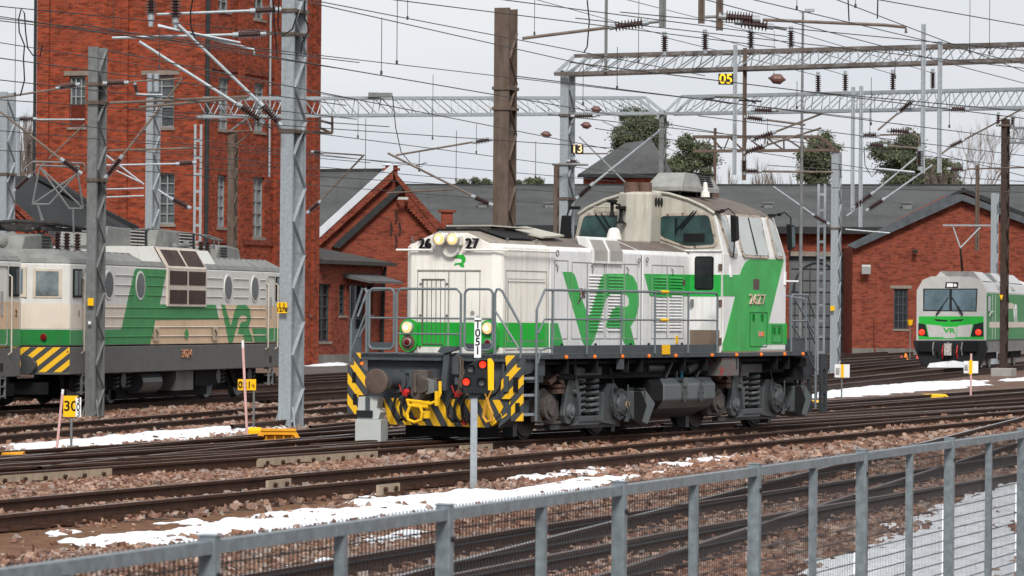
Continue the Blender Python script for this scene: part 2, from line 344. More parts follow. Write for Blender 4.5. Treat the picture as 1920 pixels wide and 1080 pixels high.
# ---------------------------------------------------------------- value noise for terrain
_tab = rng.random((256, 256))
def vn(x, y):
    xi = np.floor(x).astype(int); yi = np.floor(y).astype(int); fx = x-xi; fy = y-yi
    fx = fx*fx*(3-2*fx); fy = fy*fy*(3-2*fy)
    g = lambda a, b: _tab[a & 255, b & 255]
    return (g(xi, yi)*(1-fx)+g(xi+1, yi)*fx)*(1-fy)+(g(xi, yi+1)*(1-fx)+g(xi+1, yi+1)*fx)*fy
def fbm(x, y, o=4):
    r = 0; a = .5
    for i in range(o): r = r + a*vn(x*2**i+17*i, y*2**i+5*i); a *= .5
    return r/(1-.5**o)
def polydist(P, x, y):                               # signed distance, positive inside
    P = np.array(P); n = len(P); d = np.full(x.shape, 1e9); ins = np.zeros(x.shape, bool)
    for i in range(n):
        ax, ay = P[i]; bx, by = P[(i+1) % n]; ex, ey = bx-ax, by-ay
        t = np.clip(((x-ax)*ex+(y-ay)*ey)/(ex*ex+ey*ey+1e-12), 0, 1)
        d = np.minimum(d, np.hypot(x-ax-t*ex, y-ay-t*ey))
        c = ((ay > y) != (by > y)) & (x < ex*(y-ay)/(ey+1e-12)+ax); ins ^= c
    return np.where(ins, d, -d)
def fast_mesh(name, co, faces, mats, smooth=False):
    me = bpy.data.meshes.new(name); nf, k = faces.shape
    me.vertices.add(len(co)); me.vertices.foreach_set('co', co.astype(np.float32).ravel())
    me.loops.add(nf*k); me.loops.foreach_set('vertex_index', faces.astype(np.int32).ravel())
    me.polygons.add(nf); me.polygons.foreach_set('loop_start', (np.arange(nf)*k).astype(np.int32))
    me.polygons.foreach_set('use_smooth', np.full(nf, smooth))
    for m in mats: me.materials.append(m)
    me.update(calc_edges=True)
    o = bpy.data.objects.new(name, me); COL.objects.link(o); return o

# ================================================================= GROUND
def ground_material():
    m = bpy.data.materials.new('ballast_ground'); m.use_nodes = True; n, l = m.node_tree.nodes, m.node_tree.links
    p = n['Principled BSDF']; p.inputs['Roughness'].default_value = .9; p.inputs['Specular IOR Level'].default_value = .1
    t = n.new('ShaderNodeTexCoord')
    vo = n.new('ShaderNodeTexVoronoi'); vo.inputs['Scale'].default_value = 14; l.new(t.outputs['Object'], vo.inputs['Vector'])
    sc = n.new('ShaderNodeSeparateColor'); l.new(vo.outputs['Color'], sc.inputs[0])
    r = n.new('ShaderNodeValToRGB'); e = r.color_ramp.elements
    e[0].color = (.045, .03, .025, 1); e[1].color = (.26, .18, .15, 1); k = e.new(.5); k.color = (.15, .085, .06, 1); l.new(sc.outputs[0], r.inputs[0])
    nz = n.new('ShaderNodeTexNoise'); nz.inputs['Scale'].default_value = .35; nz.inputs['Detail'].default_value = 5; l.new(t.outputs['Object'], nz.inputs['Vector'])
    mr = n.new('ShaderNodeMapRange'); mr.inputs[1].default_value = .4; mr.inputs[2].default_value = .65; l.new(nz.outputs[0], mr.inputs[0])
    mx = n.new('ShaderNodeMix'); mx.data_type = 'RGBA'; mx.inputs[7].default_value = (.11, .075, .055, 1)
    ml = n.new('ShaderNodeMath'); ml.operation = 'MULTIPLY'; ml.inputs[1].default_value = .6; l.new(mr.outputs[0], ml.inputs[0])
    l.new(ml.outputs[0], mx.inputs[0]); l.new(r.outputs[0], mx.inputs[6]); l.new(mx.outputs[2], p.inputs['Base Color'])
    bp = n.new('ShaderNodeBump'); bp.inputs['Strength'].default_value = .8; bp.inputs['Distance'].default_value = .04
    l.new(vo.outputs['Distance'], bp.inputs['Height']); l.new(bp.outputs[0], p.inputs['Normal']); return m
MB().quad((-3000, -300, GZ), (3000, -300, GZ), (3000, 5000, GZ), (-3000, 5000, GZ)).build('ground', ground_material(), kind='structure')
# brown sand strip along the near track and asphalt in front of the sheds
def ground_sheet(name, px, z, m, label=None):
    P = [ATZ(x, y, GZ) for x, y in px]
    o = MB().quad(*[(p.x, p.y, z) for p in P][::-1]).build(name, m); o['kind'] = 'structure'; return o
SANDM = mat('brown_sand', (.15, .078, .045), .95, var=.35, vscale=5, dirt=(.26, .17, .12), damt=.6, streak=False, bump=.9, bscale=55)
ground_sheet('sand_strip', [(-60, 1000), (0, 994), (150, 985), (300, 970), (475, 952), (600, 938), (760, 915), (960, 898), (960, 905), (700, 948), (500, 980), (330, 1006), (150, 1040), (-60, 1062)], GZ+.012, SANDM)
ASPH = mat('asphalt', (.10, .088, .082), .9, var=.2, vscale=.6)
MB().quad(*[(p.x, p.y, GZ+.01) for p in (G(1290, 690), G(1730, 686), G(2050, 690), G(2050, 661), G(1290, 661))]).build('shed_yard', ASPH, kind='structure')
MB().quad(*[(p.x, p.y, GZ+.01) for p in (G(540, 703), G(790, 692), G(790, 678), G(540, 678))]).build('yard_pavement', ASPH, kind='structure')

# ----------------------------------------------------------------- stones
SPX = [(-60, 1000), (0, 994), (150, 985), (300, 970), (475, 952), (600, 938), (760, 915), (960, 898), (960, 905), (700, 948), (500, 980), (330, 1006), (150, 1040), (-60, 1062)]
SANDP = [(G(x, y).x, G(x, y).y) for x, y in SPX]
SNOWPX = [[(60, 1016), (130, 1006), (220, 1002), (330, 988), (450, 972), (560, 962), (620, 944), (700, 936), (800, 927), (960, 917), (1060, 905), (1180, 891), (1240, 900), (1130, 932), (960, 952), (820, 970), (700, 988), (560, 1004), (430, 1018), (300, 1028), (130, 1030)],
  [(1440, 1100), (1500, 1055), (1590, 1020), (1650, 982), (1720, 955), (1800, 930), (1860, 910), (1940, 898), (2000, 890), (2000, 1110)],
  [(930, 902), (1000, 882), (1090, 868), (1170, 868), (1210, 878), (1120, 894), (1040, 907), (950, 912)], [(1170, 892), (1260, 866), (1400, 854), (1430, 864), (1330, 880), (1230, 898)],
  [(-40, 842), (60, 834), (200, 820), (430, 803), (520, 795), (665, 779), (672, 795), (560, 811), (430, 826), (200, 846), (60, 858), (-40, 864)]]
SNOWP = [[(G(x, y).x, G(x, y).y) for x, y in Q] for Q in SNOWPX]
def stones(name, y0, y1, dens, r0, r1, label):
    area = .142*(y1*y1-y0*y0); N = int(area*dens)
    y = np.sqrt(rng.random(N)*(y1*y1-y0*y0)+y0*y0); x = (rng.random(N)*2-1)*.142*y
    keep = rng.random(N) < np.clip(.35+1.3*fbm(x*.5, y*.5), .35, 1)
    sd = polydist(SANDP, x, y); keep &= ~((sd+(rng.random(N)-.5)*.5 > .05) & (rng.random(N) > .012))
    for Q in SNOWP:
        keep &= ~((polydist(Q, x, y)+(rng.random(N)-.5)*.8 > .1) & (rng.random(N) > .12))
    x, y = x[keep], y[keep]; N = len(x)
    base = np.array([(a, b, c) for a in (-1, 1) for b in (-1, 1) for c in (-1, 1)], float)*.62
    F8 = np.array([(0, 1, 3, 2), (4, 6, 7, 5), (0, 4, 5, 1), (2, 3, 7, 6), (0, 2, 6, 4), (1, 5, 7, 3)])
    s = (r0+(r1-r0)*rng.random(N)**2)[:, None, None]
    v = base[None]*(1+.6*(rng.random((N, 8, 1))-.5)) + .55*(rng.random((N, 8, 3))-.5)
    v = v*s*(.65+.75*rng.random((N, 1, 3)))
    a = rng.random(N)*2*PI; c, sn = np.cos(a)[:, None], np.sin(a)[:, None]
    b = (rng.random(N)-.5)*1.6; cb, sb = np.cos(b)[:, None], np.sin(b)[:, None]
    X = v[..., 0]; Y = v[..., 1]*cb - v[..., 2]*sb; Z = v[..., 1]*sb + v[..., 2]*cb
    X, Y = X*c-Y*sn, X*sn+Y*c
    hump = (fbm(x*.8+3, y*.8)-.35)*.07
    co = np.stack([X+x[:, None], Y+y[:, None], Z+(GZ+.002+hump+s[:, 0, 0]*.3)[:, None]], -1).reshape(-1, 3)
    fa = (F8[None]+(np.arange(N)*8)[:, None, None]).reshape(-1, 4)
    o = fast_mesh(name, co, fa, [STONEM]); tag(o, label, 'ballast', kind='stuff'); return o
STONEM = bpy.data.materials.new('ballast_stone'); STONEM.use_nodes = True
_n, _l = STONEM.node_tree.nodes, STONEM.node_tree.links
_g = _n.new('ShaderNodeNewGeometry'); _r = _n.new('ShaderNodeValToRGB'); _l.new(_g.outputs['Random Per Island'], _r.inputs[0])
_e = _r.color_ramp.elements; _e[0].color = (.06, .045, .04, 1); _e[1].color = (.40, .29, .24, 1)
for _p, _c in ((.18, (.15, .075, .05, 1)), (.4, (.26, .165, .12, 1)), (.6, (.17, .10, .08, 1)), (.8, (.37, .26, .20, 1)), (.92, (.22, .20, .19, 1))):
    _k = _e.new(_p); _k.color = _c
_tc = _n.new('ShaderNodeTexCoord'); _nz = _n.new('ShaderNodeTexNoise'); _nz.inputs['Scale'].default_value = .22; _nz.inputs['Detail'].default_value = 5; _l.new(_tc.outputs['Object'], _nz.inputs['Vector'])
_mr = _n.new('ShaderNodeMapRange'); _mr.inputs[1].default_value = .42; _mr.inputs[2].default_value = .62; _mr.inputs[4].default_value = .55; _l.new(_nz.outputs[0], _mr.inputs[0])
_mx = _n.new('ShaderNodeMix'); _mx.data_type = 'RGBA'; _mx.blend_type = 'MULTIPLY'; _mx.inputs[7].default_value = (1, .76, .64, 1); _l.new(_mr.outputs[0], _mx.inputs[0]); _l.new(_r.outputs[0], _mx.inputs[6])
_l.new(_mx.outputs[2], _n['Principled BSDF'].inputs['Base Color']); _n['Principled BSDF'].inputs['Roughness'].default_value = .85; _n['Principled BSDF'].inputs['Specular IOR Level'].default_value = .15
stones('ballast_stones', 30, 62, 400, .018, .055, 'pinkish brown crushed stone ballast around the near tracks')
stones('distant_ballast_stones', 62, 100, 110, .035, .085, 'pinkish brown ballast stones between the tracks behind the shunting locomotive')

# ----------------------------------------------------------------- snow
def snow(name, px, res, h, label, rough=.10, z=GZ):
    P = [(G(x, y).x, G(x, y).y) for x, y in px]; xs = [p[0] for p in P]; ys = [p[1] for p in P]
    gx = np.arange(min(xs)-.6, max(xs)+.6, res); gy = np.arange(min(ys)-1.2, max(ys)+1.2, res*1.6)
    X, Y = np.meshgrid(gx, gy); D = polydist(P, X, Y)
    D = D + (fbm(X*1.7, Y*.9, 4)-.5)*1.7*(.3+rough*6) + (fbm(X*6, Y*3, 3)-.5)*.5 - .05
    H = np.minimum(h, D*.13) + (fbm(X*3+9, Y*3, 4)-.5)*rough*.9 + (fbm(X*14, Y*9, 2)-.5)*.018
    Z = z + H; ok = Z > z-.03
    idx = -np.ones(X.shape, int); cell = ok[:-1, :-1] | ok[1:, :-1] | ok[:-1, 1:] | ok[1:, 1:]
    use = np.zeros(X.shape, bool); use[:-1, :-1] |= cell; use[1:, :-1] |= cell; use[:-1, 1:] |= cell; use[1:, 1:] |= cell
    idx[use] = np.arange(use.sum()); Z = np.maximum(Z, z-.10)
    co = np.stack([X[use], Y[use], Z[use]], -1)
    f = np.stack([idx[:-1, :-1][cell], idx[:-1, 1:][cell], idx[1:, 1:][cell], idx[1:, :-1][cell]], -1)
    if len(f) == 0: return
    o = fast_mesh(name, co, f, [SNOW], True); tag(o, label, 'snow', kind='stuff'); return o
snow('snow_patch', SNOWPX[0], .045, .085, 'long white strip of snow beside the brown sand and near track', .07)
snow('snow_patch', [(480, 930), (600, 918), (760, 918), (700, 934), (520, 944)], .05, .04, 'thin broken snow crust on the brown sand', .12)
snow('snow_patch', [(520, 1075), (640, 1020), (720, 1008), (880, 998), (850, 1012), (730, 1035), (600, 1085)], .05, .07, 'broken snow between the foreground rails seen through the fence', .14)
snow('snow_patch', SNOWPX[1], .045, .13, 'large white snow bank behind the right end of the fence', .07)
snow('snow_patch', SNOWPX[2], .045, .06, 'ragged snow on ballast right of the thin signal post', .10)
snow('snow_patch', SNOWPX[3], .045, .06, 'ragged snow along the ballast above the fence rail', .10)
for i_, q_ in enumerate((((10, 1010), (45, 1003), (45, 1014)), ((90, 1003), (150, 997), (155, 1006), (100, 1008)), ((0, 1045), (75, 1036), (80, 1042), (0, 1052)), ((220, 986), (305, 981), (305, 985), (220, 990)), ((345, 988), (380, 986), (375, 992)), ((460, 975), (520, 970), (520, 976)), ((1280, 855), (1340, 850), (1340, 858)), ((1370, 838), (1420, 833), (1440, 840)))):
    snow('snow_crust', list(q_), .03, .03, 'small thin crust of snow lying on the sand and ballast', .05)
snow('snow_patch', [(1650, 832), (1750, 815), (1800, 808), (1850, 806), (1800, 818), (1690, 838)], .06, .06, 'small snow patch on ballast above the fence at far right', .12)
snow('snow_patch', [(620, 908), (690, 886), (800, 880), (820, 885), (720, 896)], .05, .05, 'small snow streak between the two near rails', .12)
snow('snow_strip', SNOWPX[4], .07, .13, 'long white snow strip crossing behind the yellow sign boards', .03)
snow('snow_strip', [(1490, 748), (1560, 732), (1700, 720), (1850, 714), (1850, 722), (1700, 737), (1560, 746)], .14, .10, 'white snow strip right of the shunting locomotive stairs', .05)
snow('snow_patch', [(570, 688), (600, 682), (655, 679), (655, 686)], .2, .25, 'small snow heap at foot of the low brick annex', .05)
snow('snow_patch', [(1880, 712), (1930, 708), (1930, 714), (1880, 716)], .15, .1, 'small snow patch right of the brown mast footing', .05)

# ================================================================= TRACKS
RP = [(-.065, -.172), (.065, -.172), (.065, -.16), (.014, -.145), (.010, -.045), (.035, -.035), (.036, -.006), (.030, 0), (-.030, 0), (-.036, -.006), (-.035, -.035), (-.010, -.045), (-.014, -.145), (-.065, -.16)]
def rail(mb, pts, top=1):
    n = len(RP); P = [Vector((p[0], p[1], 0)) for p in pts]; vs = []
    for i, p in enumerate(P):
        d = (P[min(i+1, len(P)-1)]-P[max(i-1, 0)]).normalized(); sd = Vector((d.y, -d.x, 0))
        vs += [p + sd*a + Vector((0, 0, b)) for a, b in RP]
    for i in range(len(P)-1):
        fs = [(i*n+k, i*n+(k+1) % n, (i+1)*n+(k+1) % n, (i+1)*n+k) for k in range(n)]
        k0 = len(mb.v) if i == 0 else base
        if i == 0: base = k0; mb.v += [tuple(v) for v in vs]
        for k, f in enumerate(fs): mb.f.append(tuple(q+base for q in f)); mb.m.append(top if k == 7 else 0)
def resample(pts, step):
    out = []; 
    for a, b in zip(pts[:-1], pts[1:]):
        a = Vector(a); b = Vector(b); n = max(1, int((b-a).length/step)); out += [a.lerp(b, i/n) for i in range(n)]
    return out + [Vector(pts[-1])]
def track(pts, shiny=(1, 1), sleepers=True, near_detail=True, gauge=1.524):
    root = empty('railway_track', (0, 0, 0), kind='structure')
    pts = [Vector((p[0], p[1])) for p in pts]
    far = []
    for i, p in enumerate(pts):
        d = (pts[min(i+1, len(pts)-1)]-pts[max(i-1, 0)]).normalized(); far.append(p + Vector((-d.y, d.x))*gauge)
    for k, line in enumerate((pts, far)):
        mb = MB(); rail(mb, line); mb.build('rail', [RAILR, RAILT if shiny[k] else RAILD], root)
    if sleepers:
        mb = MB(); mc = MB(); L0 = 0
        for a, b in zip(pts[:-1], pts[1:]):
            d = (b-a).normalized(); nrm = Vector((-d.y, d.x)); L = (b-a).length
            for i in range(int(L/.61)):
                c = a + d*(i*.61+.2)
                if not (28 < c.y < 230) or abs(c.x/c.y) > .16: continue
                m_ = c + nrm*gauge/2
                mb.box((m_.x, m_.y, -.245+random.uniform(-.008, .004)), (2.3, .25, .12), Matrix.Rotation(math.atan2(nrm.y, nrm.x)+random.uniform(-.01, .01), 3, 'Z'))
                if near_detail:
                    for r_ in (0, gauge):
                        for s in (-.10, .10):
                            q = c + nrm*(r_+s); mc.box((q.x, q.y, -.145), (.10, .13, .05), Matrix.Rotation(math.atan2(nrm.y, nrm.x)+random.uniform(-.2, .2), 3, 'Z'))
        o = mb.build('sleepers', SLEEP, root); o['kind'] = 'stuff'
        if near_detail and mc.v: o = mc.build('rail_clips', RAILR, root); o['kind'] = 'stuff'
    return root
def line(p, th, s0, s1):
    d = Vector((math.sin(R(th)), math.cos(R(th)))); p = Vector(p[:2]); return [p+d*s0, p+d*s1]
def off(pts, k):
    d = (Vector(pts[1])-Vector(pts[0])).normalized(); n = Vector((-d.y, d.x)); return [Vector(p)+n*k for p in pts]
def pxl(*px): return [Vector(ATZ(x, y, 0).xy) for x, y in px]
T0a = line((.72, 33), 12.3, -12, 70); track(T0a, (0, 1))
f0 = pxl((500, 1070), (960, 992), (1280, 945), (1600, 898)); f0 = [f0[0]-(f0[1]-f0[0])*1.3]+f0; f0.append(f0[-1]+(f0[-1]-f0[-2])*1.4); track(off(f0, -1.524), (0, 0))
T1 = line((0, 56.6), 19.7, -26, 240); track(T1, (0, 0))
T2 = pxl((-260, 905), (0, 887), (480, 856), (920, 828), (1240, 811), (1560, 791.7)); T2.append(T2[-1]+(T2[-1]-T2[-2])*9); track(T2, (0, 1))
T3 = pxl((-200, 873), (0, 860), (430, 834), (700, 816)); T3.append(T3[-1]+(T3[-1]-T3[-2]).normalized()*90); track(T3, (1, 1))
T4 = line((-5, 85.9), 11.8, -45, 260); track(T4, (0, 0))
T5 = line((-7.39, 98.7), 13.5, -60, 260); track(T5, (0, 0))
T5b = off(T5, 4.6); track(T5b, (0, 0), near_detail=False)
T6 = line(ATZ(1851, 691, 0), 12.8, -120, 160); track(T6, (0, 0), near_detail=False)
T7 = pxl((1500, 768), (1920, 735)); T7 = [T7[0]-(T7[1]-T7[0])*.8, T7[1]+(T7[1]-T7[0])*6]; track(T7, (0, 0), near_detail=False)
T8 = pxl((1557, 700), (1736, 682)); T8 = [T8[0]-(T8[1]-T8[0])*2.2, T8[1]+(T8[1]-T8[0])*4]; track(T8, (0, 0), near_detail=False)
T9 = pxl((1487, 790), (1920, 762)); T9 = [T9[0]-(T9[1]-T9[0])*.2, T9[1]+(T9[1]-T9[0])*6]; track(T9, (0, 0), near_detail=False)
T10 = pxl((300, 722), (655, 703)); T10 = [T10[0]-(T10[1]-T10[0])*1., T10[1]+(T10[1]-T10[0])*2]; track(T10, (0, 0), near_detail=False)
# switch rails and check rails lying in the turnouts
def loose_rail(px, shiny, label):
    mb = MB(); rail(mb, pxl(*px)); tag(mb.build('switch_rail', [RAILR, RAILT if shiny else RAILD]), label, 'rail', kind='structure')
loose_rail([(-40, 868), (300, 856), (600, 840), (860, 821), (1000, 812)], 0, 'curved rail of the turnout left of the shunting locomotive')
loose_rail([(-40, 878), (300, 862), (660, 836), (900, 819)], 0, 'inner switch rail of the turnout left of the locomotive')
loose_rail([(-40, 857), (300, 838), (520, 824), (760, 806)], 1, 'outer shiny switch rail behind the orange switch cover')
loose_rail([(600, 838), (760, 829), (980, 818)], 1, 'short closure rail in front of the plough')
loose_rail([(1420, 782), (1600, 768), (1980, 742)], 0, 'rusty rail right of the locomotive rear stairs')
loose_rail([(1240, 800), (1500, 783), (1980, 757)], 0, 'long rusty rail running under the locomotive to the right')
# dark slide chairs of the switch
mb = MB()
for i in range(26):
    p = Vector(ATZ(600+i*15, 838-i*.95, -.05)); mb.box(p, (.16, .42, .12), Matrix.Rotation(R(-24), 3, 'Z'))
for i in range(14):
    p = Vector(ATZ(1505+i*15, 786-i*1.0, -.05)); mb.box(p, (.16, .42, .14), Matrix.Rotation(R(-24), 3, 'Z'))
tag(mb.build('slide_chairs', RAILR), 'dark cast slide chairs under the switch rails', 'rail fitting', kind='stuff')
# cream insulated joint plates bolted to the rails
def joint(px0, px1, rp, hgt=.15, lab='', big=False):
    a, b = Vector(ATZ(px0[0], px0[1], 0)), Vector(ATZ(px1[0], px1[1], 0)); d = (b-a).normalized(); sd = Vector((d.y, -d.x, 0))*.042
    root = empty('joint_plate', ((a+b)/2), 0, lab, 'rail joint plate'); root.location.z = 0
    o = root.location; mb = MB()
    mb.bar(a+sd-o+Vector((0, 0, -.03-hgt/2)), b+sd-o+Vector((0, 0, -.03-hgt/2)), .035, hgt); n = max(2, int((b-a).length/.5))
    for i in range(n):
        p = a.lerp(b, (i+.5)/n)+sd*1.5-o+Vector((0, 0, -.03-hgt*.45)); mb.cyl(p, p+sd*.9, .028, 8, 1); mb.box(p+Vector((.1, 0, -.07)), (.18, .1, .07), None, 1)
    mb.build('plate', [PLATE, RAILR], root)
for a, b, s in (((-20, 888), (203, 874), 'leftmost long cream insulated joint plate on the rusty rail'), ((478, 856), (702, 842), 'long cream bolted joint plate before the grey signal box'), ((858, 832), (918, 828), 'short cream joint plate below the signal lamp unit'), ((790, 836), (850, 832), 'short cream joint plate left of the thin signal post')):
    joint(a, b, None, .15, s)
joint((495, 897), (538, 892.5), None, .13, 'small cream joint plate on the inner near rail')
joint((702, 905), (742, 901), None, .13, 'small cream joint plate on the outer near rail')

# ================================================================= SHUNTING LOCOMOTIVE (local x back, y to its far side, z up from the rail)
LF = Frame(.172, 66.81, .4511)
loco = empty('shunting_locomotive', LF.o, LF.rz, 'white and green diesel shunting locomotive with lit headlamps and yellow-black striped front', 'locomotive')
def part(mb, name, m, parent=None, **k): return mb.build(name, m, parent if parent is not None else loco, **k)
def plate_xz(poly, y0, y1):                          # outline in (x, z), thickness along y
    mb = MB(); mb.prism([(x, y0, z) for x, z in poly], (0, y1-y0, 0)); return mb
def plate_yz(poly, x0, x1):
    mb = MB(); mb.prism([(x0, y, z) for y, z in poly], (x1-x0, 0, 0)); return mb
# frame and deck
mb = MB(); mb.bb(0, 12.8, .02, 3.18, 1.37, 1.45); mb.bb(.0, .06, .1, 3.1, 1.33, 1.447)
deck = part(mb, 'deck', FRAMEG, bevel=.01)
mb = MB(); mb.bb(.55, 12.4, .35, .42, 1.05, 1.37); mb.bb(.55, 12.4, 2.75, 2.82, 1.05, 1.37); mb.bb(.5, 12.5, .7, 2.5, .72, 1.37); mb.bar((.6, .2, 1.3), (12.2, .2, 1.3), .05); mb.bar((2.0, .3, 1.05), (6.4, .3, 1.05), .06)
for x in (1.9, 3.1, 4.4, 5.0, 6.9, 7.9, 9.3, 11.3, 11.9): mb.bb(x, x+.05, .06, .36, 1.12, 1.37)
part(mb, 'underframe', DARK)
mb = MB(); mb.bb(.14, .3, .25, 2.95, .58, 1.37); part(mb, 'buffer_beam', FRAMEG, bevel=.008)
mb = MB(); mb.bb(.1, .14, 2.05, 2.2, 1.12, 1.17); mb.bb(.1, .14, .9, 1.35, 1.0, 1.16); mb.bb(.06, .14, 1.98, 2.12, .92, 1.16); mb.cyl((.02, 2.05, .95), (.14, 2.05, .95), .07); part(mb, 'beam_brackets', FRAMEG)
# plough
mb = MB(); mb.prism([(.02, 2.58, .70), (.02, 2.48, .26), (.02, .62, .24), (.02, .42, .45), (.02, .28, .70)], (.06, 0, 0))
mb.prism([(.02, .62, .24), (.02, .30, .45), (.02, .22, .70), (.08, .22, .70), (.5, .18, .70), (.5, .24, .45)], (0, -.02, 0))
part(mb, 'plough', HAZP)
mb = MB(); mb.prism([(.03, .44, .24), (.03, .12, .48), (.03, .12, .70), (.03, .3, .70)], (.5, 0, 0)); part(mb, 'plough_side', FRAMEG)
# striped side panels
HL = [(3.12, 1.45), (3.0, 1.45), (3.0, 1.21), (2.86, 1.12), (2.86, .74), (3.04, .74), (3.04, .42), (3.24, .42), (3.24, 1.24), (3.12, 1.24)]
a = part(plate_yz(HL, -.02, .02), 'striped_panel', HAZL); mb = MB(); mb.bb(-.03, -.021, 3.08, 3.15, .95, 1.12); mb.bb(-.03, -.021, 3.06, 3.13, .58, .76); mb.build('foothold', BLACKR, a)
HR = [(.30, 1.44), (.09, 1.44), (.09, 1.24), (-.03, 1.24), (-.03, .36), (.18, .36), (.18, .72), (.38, .72), (.36, 1.08), (.27, 1.2)]
b = part(plate_yz(HR, -.02, .02), 'striped_panel', HAZR)
mb = MB(); mb.bb(-.06, -.021, .22, .30, .84, 1.10); mb.build('foothold', FRAMEG, b)
mb = MB(); mb.bb(-.05, -.021, .05, .13, .84, 1.08); mb.bb(-.05, -.021, .02, .09, .52, .66); mb.build('foothold', BLACKR, b)
mb = MB(); mb.bb(-.01, .10, -.02, .08, 1.2, 1.45); mb.cyl((-.03, .04, 1.39), (-.01, .04, 1.39), .02); mb.cyl((-.03, .04, 1.27), (-.01, .04, 1.27), .02); part(mb, 'corner_bracket', FRAMEG)
# access steps between the panel and the first bogie
mb = MB(); mb.prism([(.06, .06, 1.37), (.8, .06, 1.37), (.5, .06, 1.15), (.12, .06, 1.1)], (0, .05, 0)); mb.bb(.04, .62, .34, .38, .4, 1.37); mb.bb(.6, .66, .0, .05, .35, 1.37); part(mb, 'step_frame', FRAMEG)
for z in (.46, .78, 1.06):
    mb = MB(); mb.bb(.05, .62, .02, .32, z-.02, z+.02); part(mb, 'step', GALV)
# buffers
for y in (2.39, .64):
    mb = MB(); mb.cyl((-.28, y, .98), (.14, y, .98), .13, 20); mb.cyl((.08, y, .98), (.14, y, .98), .2, 20)
    bf = part(mb, 'buffer', UNDERG, smooth=False); mb = MB(); mb.lathe((-.62, y, .98), (-.3, y, .98), [(0, .15), (.008, .2), (.02, .215), (.05, .215), (.07, .10), (.32, .09)], 28); mb.build('buffer_head', mat('greasy_steel', (.10, .072, .062), .55, var=.25, vscale=7), bf)
for y in (2.475, .725):
    mb = MB(); mb.cyl((12.9, y, .98), (13.2, y, .98), .13, 16); bf = part(mb, 'buffer', UNDERG); mb = MB(); mb.lathe((13.15, y, .98), (13.5, y, .98), [(0, .09), (.28, .1), (.3, .225), (.35, .225)], 24); mb.build('buffer_head', RUSTM, bf)
# coupler with its lifting post
mb = MB()
mb.prism([(-.35, 1.86, 1.18), (-.35, 1.56, 1.18), (-.35, 1.58, .78), (-.35, 1.68, .66), (-.35, 1.80, .66), (-.35, 1.88, .76)], (.22, 0, 0))
mb.bb(-.42, -.35, 1.74, 1.8, .8, 1.12); mb.prism([(-.5, 1.62, 1.1), (-.5, 1.5, 1.02), (-.5, 1.5, .84), (-.5, 1.64, .78)], (.16, 0, 0)); mb.bb(-.15, .15, 1.5, 1.85, .82, 1.05)
cp = part(mb, 'coupler', mat('greasy_brown', (.09, .075, .068), .55, var=.35, vscale=5), bevel=.015)
mb = MB(); mb.prism([(-.45, 1.58, 1.06), (-.45, 1.40, 1.0), (-.45, 1.38, .82), (-.45, 1.55, .78)], (.12, 0, 0)); mb.build('coupler_jaw', GALVD, cp)
mb = MB(); mb.bar((-.2, 1.33, .85), (-.2, 1.26, 1.54), .10, .08); mb.prism([(-.28, 1.42, 1.48), (-.28, 1.35, 1.58), (-.28, 1.08, 1.58), (-.28, 1.08, 1.52), (-.28, 1.3, 1.46)], (.14, 0, 0)); mb.bar((-.2, 1.33, .95), (-.2, 1.55, .88), .12, .1); part(mb, 'lifting_post', FRAMEG)
mb = MB(); mb.lathe((-.12, 1.14, 1.1), (-.12, 1.14, 1.47), [(0, .08), (.02, .095), (.3, .095), (.31, .07), (.34, .07), (.37, .045)], 16); mb.cyl((-.12, 1.14, .95), (-.12, 1.14, 1.1), .04); part(mb, 'air_cylinder', FRAMEG)
mb = MB(); mb.tube([(-.2, 1.05, 1.42), (-.2, 1.02, 1.2), (-.2, 1.05, .95), (-.15, 1.1, .8)], .018, 6); mb.tube([(-.22, .98, 1.4), (-.22, .97, 1.1), (-.2, 1.02, .85)], .014, 6); part(mb, 'chains', BROWNS)
# yellow coupling adapter
mb = MB(); mb.tube([(-.45, 1.28, 1.0), (-.48, 1.26, .8), (-.5, 1.30, .68), (-.52, 1.42, .63), (-.52, 1.62, .66), (-.52, 1.86, .68)], .028, 8)
mb.tube([(-.52, 1.84, .68), (-.52, 1.82, .60), (-.52, 1.62, .58), (-.52, 1.46, .58)], .03, 8)
mb.tube([(-.54, 1.78, .60), (-.54, 1.84, .46), (-.54, 1.82, .36), (-.54, 1.70, .32), (-.54, 1.58, .36), (-.54, 1.56, .48), (-.54, 1.60, .58)], .028, 8)
mb.box((-.5, 1.6, .64), (.08, .3, .07)); mb.box((-.5, 1.30, .72), (.08, .06, .24)); mb.box((-.54, 1.47, .45), (.06, .1, .12)); part(mb, 'coupling_adapter', YEL)
for i, ys in enumerate(((2.22, 2.26, 2.12), (2.02, 2.12, 1.98), (1.92, 1.98, 1.72), (1.27, 1.25, 1.12), (1.06, 1.12, .98), (.96, .98, .86))):
    y0, y1, y2 = ys; mb = MB(); mb.tube([(0, y0, .78), (-.14, y1-.0, .72), (-.2, y1+.02, .56), (-.2, y1, .42), (-.18, (y1+y2)/2, .335), (-.1, y2, .36)], .026, 8); part(mb, 'air_hose', BLACKR)
for y in (2.12, 1.14):
    mb = MB(); mb.cyl((.14, y, .80), (-.12, y, .77), .035, 10); mb.lathe((-.02, y-.06, .81), (-.02, y+.06, .81), [(0, .03), (.03, .05), (.09, .05), (.12, .03)], 10); mb.bar((-.08, y+.06, .80), (-.1, y+.10, .93), .016); mb.box((-.10, y-.03, .76), (.05, .05, .07)); part(mb, 'air_valve', RED)
for y in (1.92, 1.0): mb = MB(); mb.cyl((-.06, y, .36), (-.16, y, .36), .035, 8); mb.box((-.1, y, .31), (.08, .06, .06)); part(mb, 'hose_end', RED)
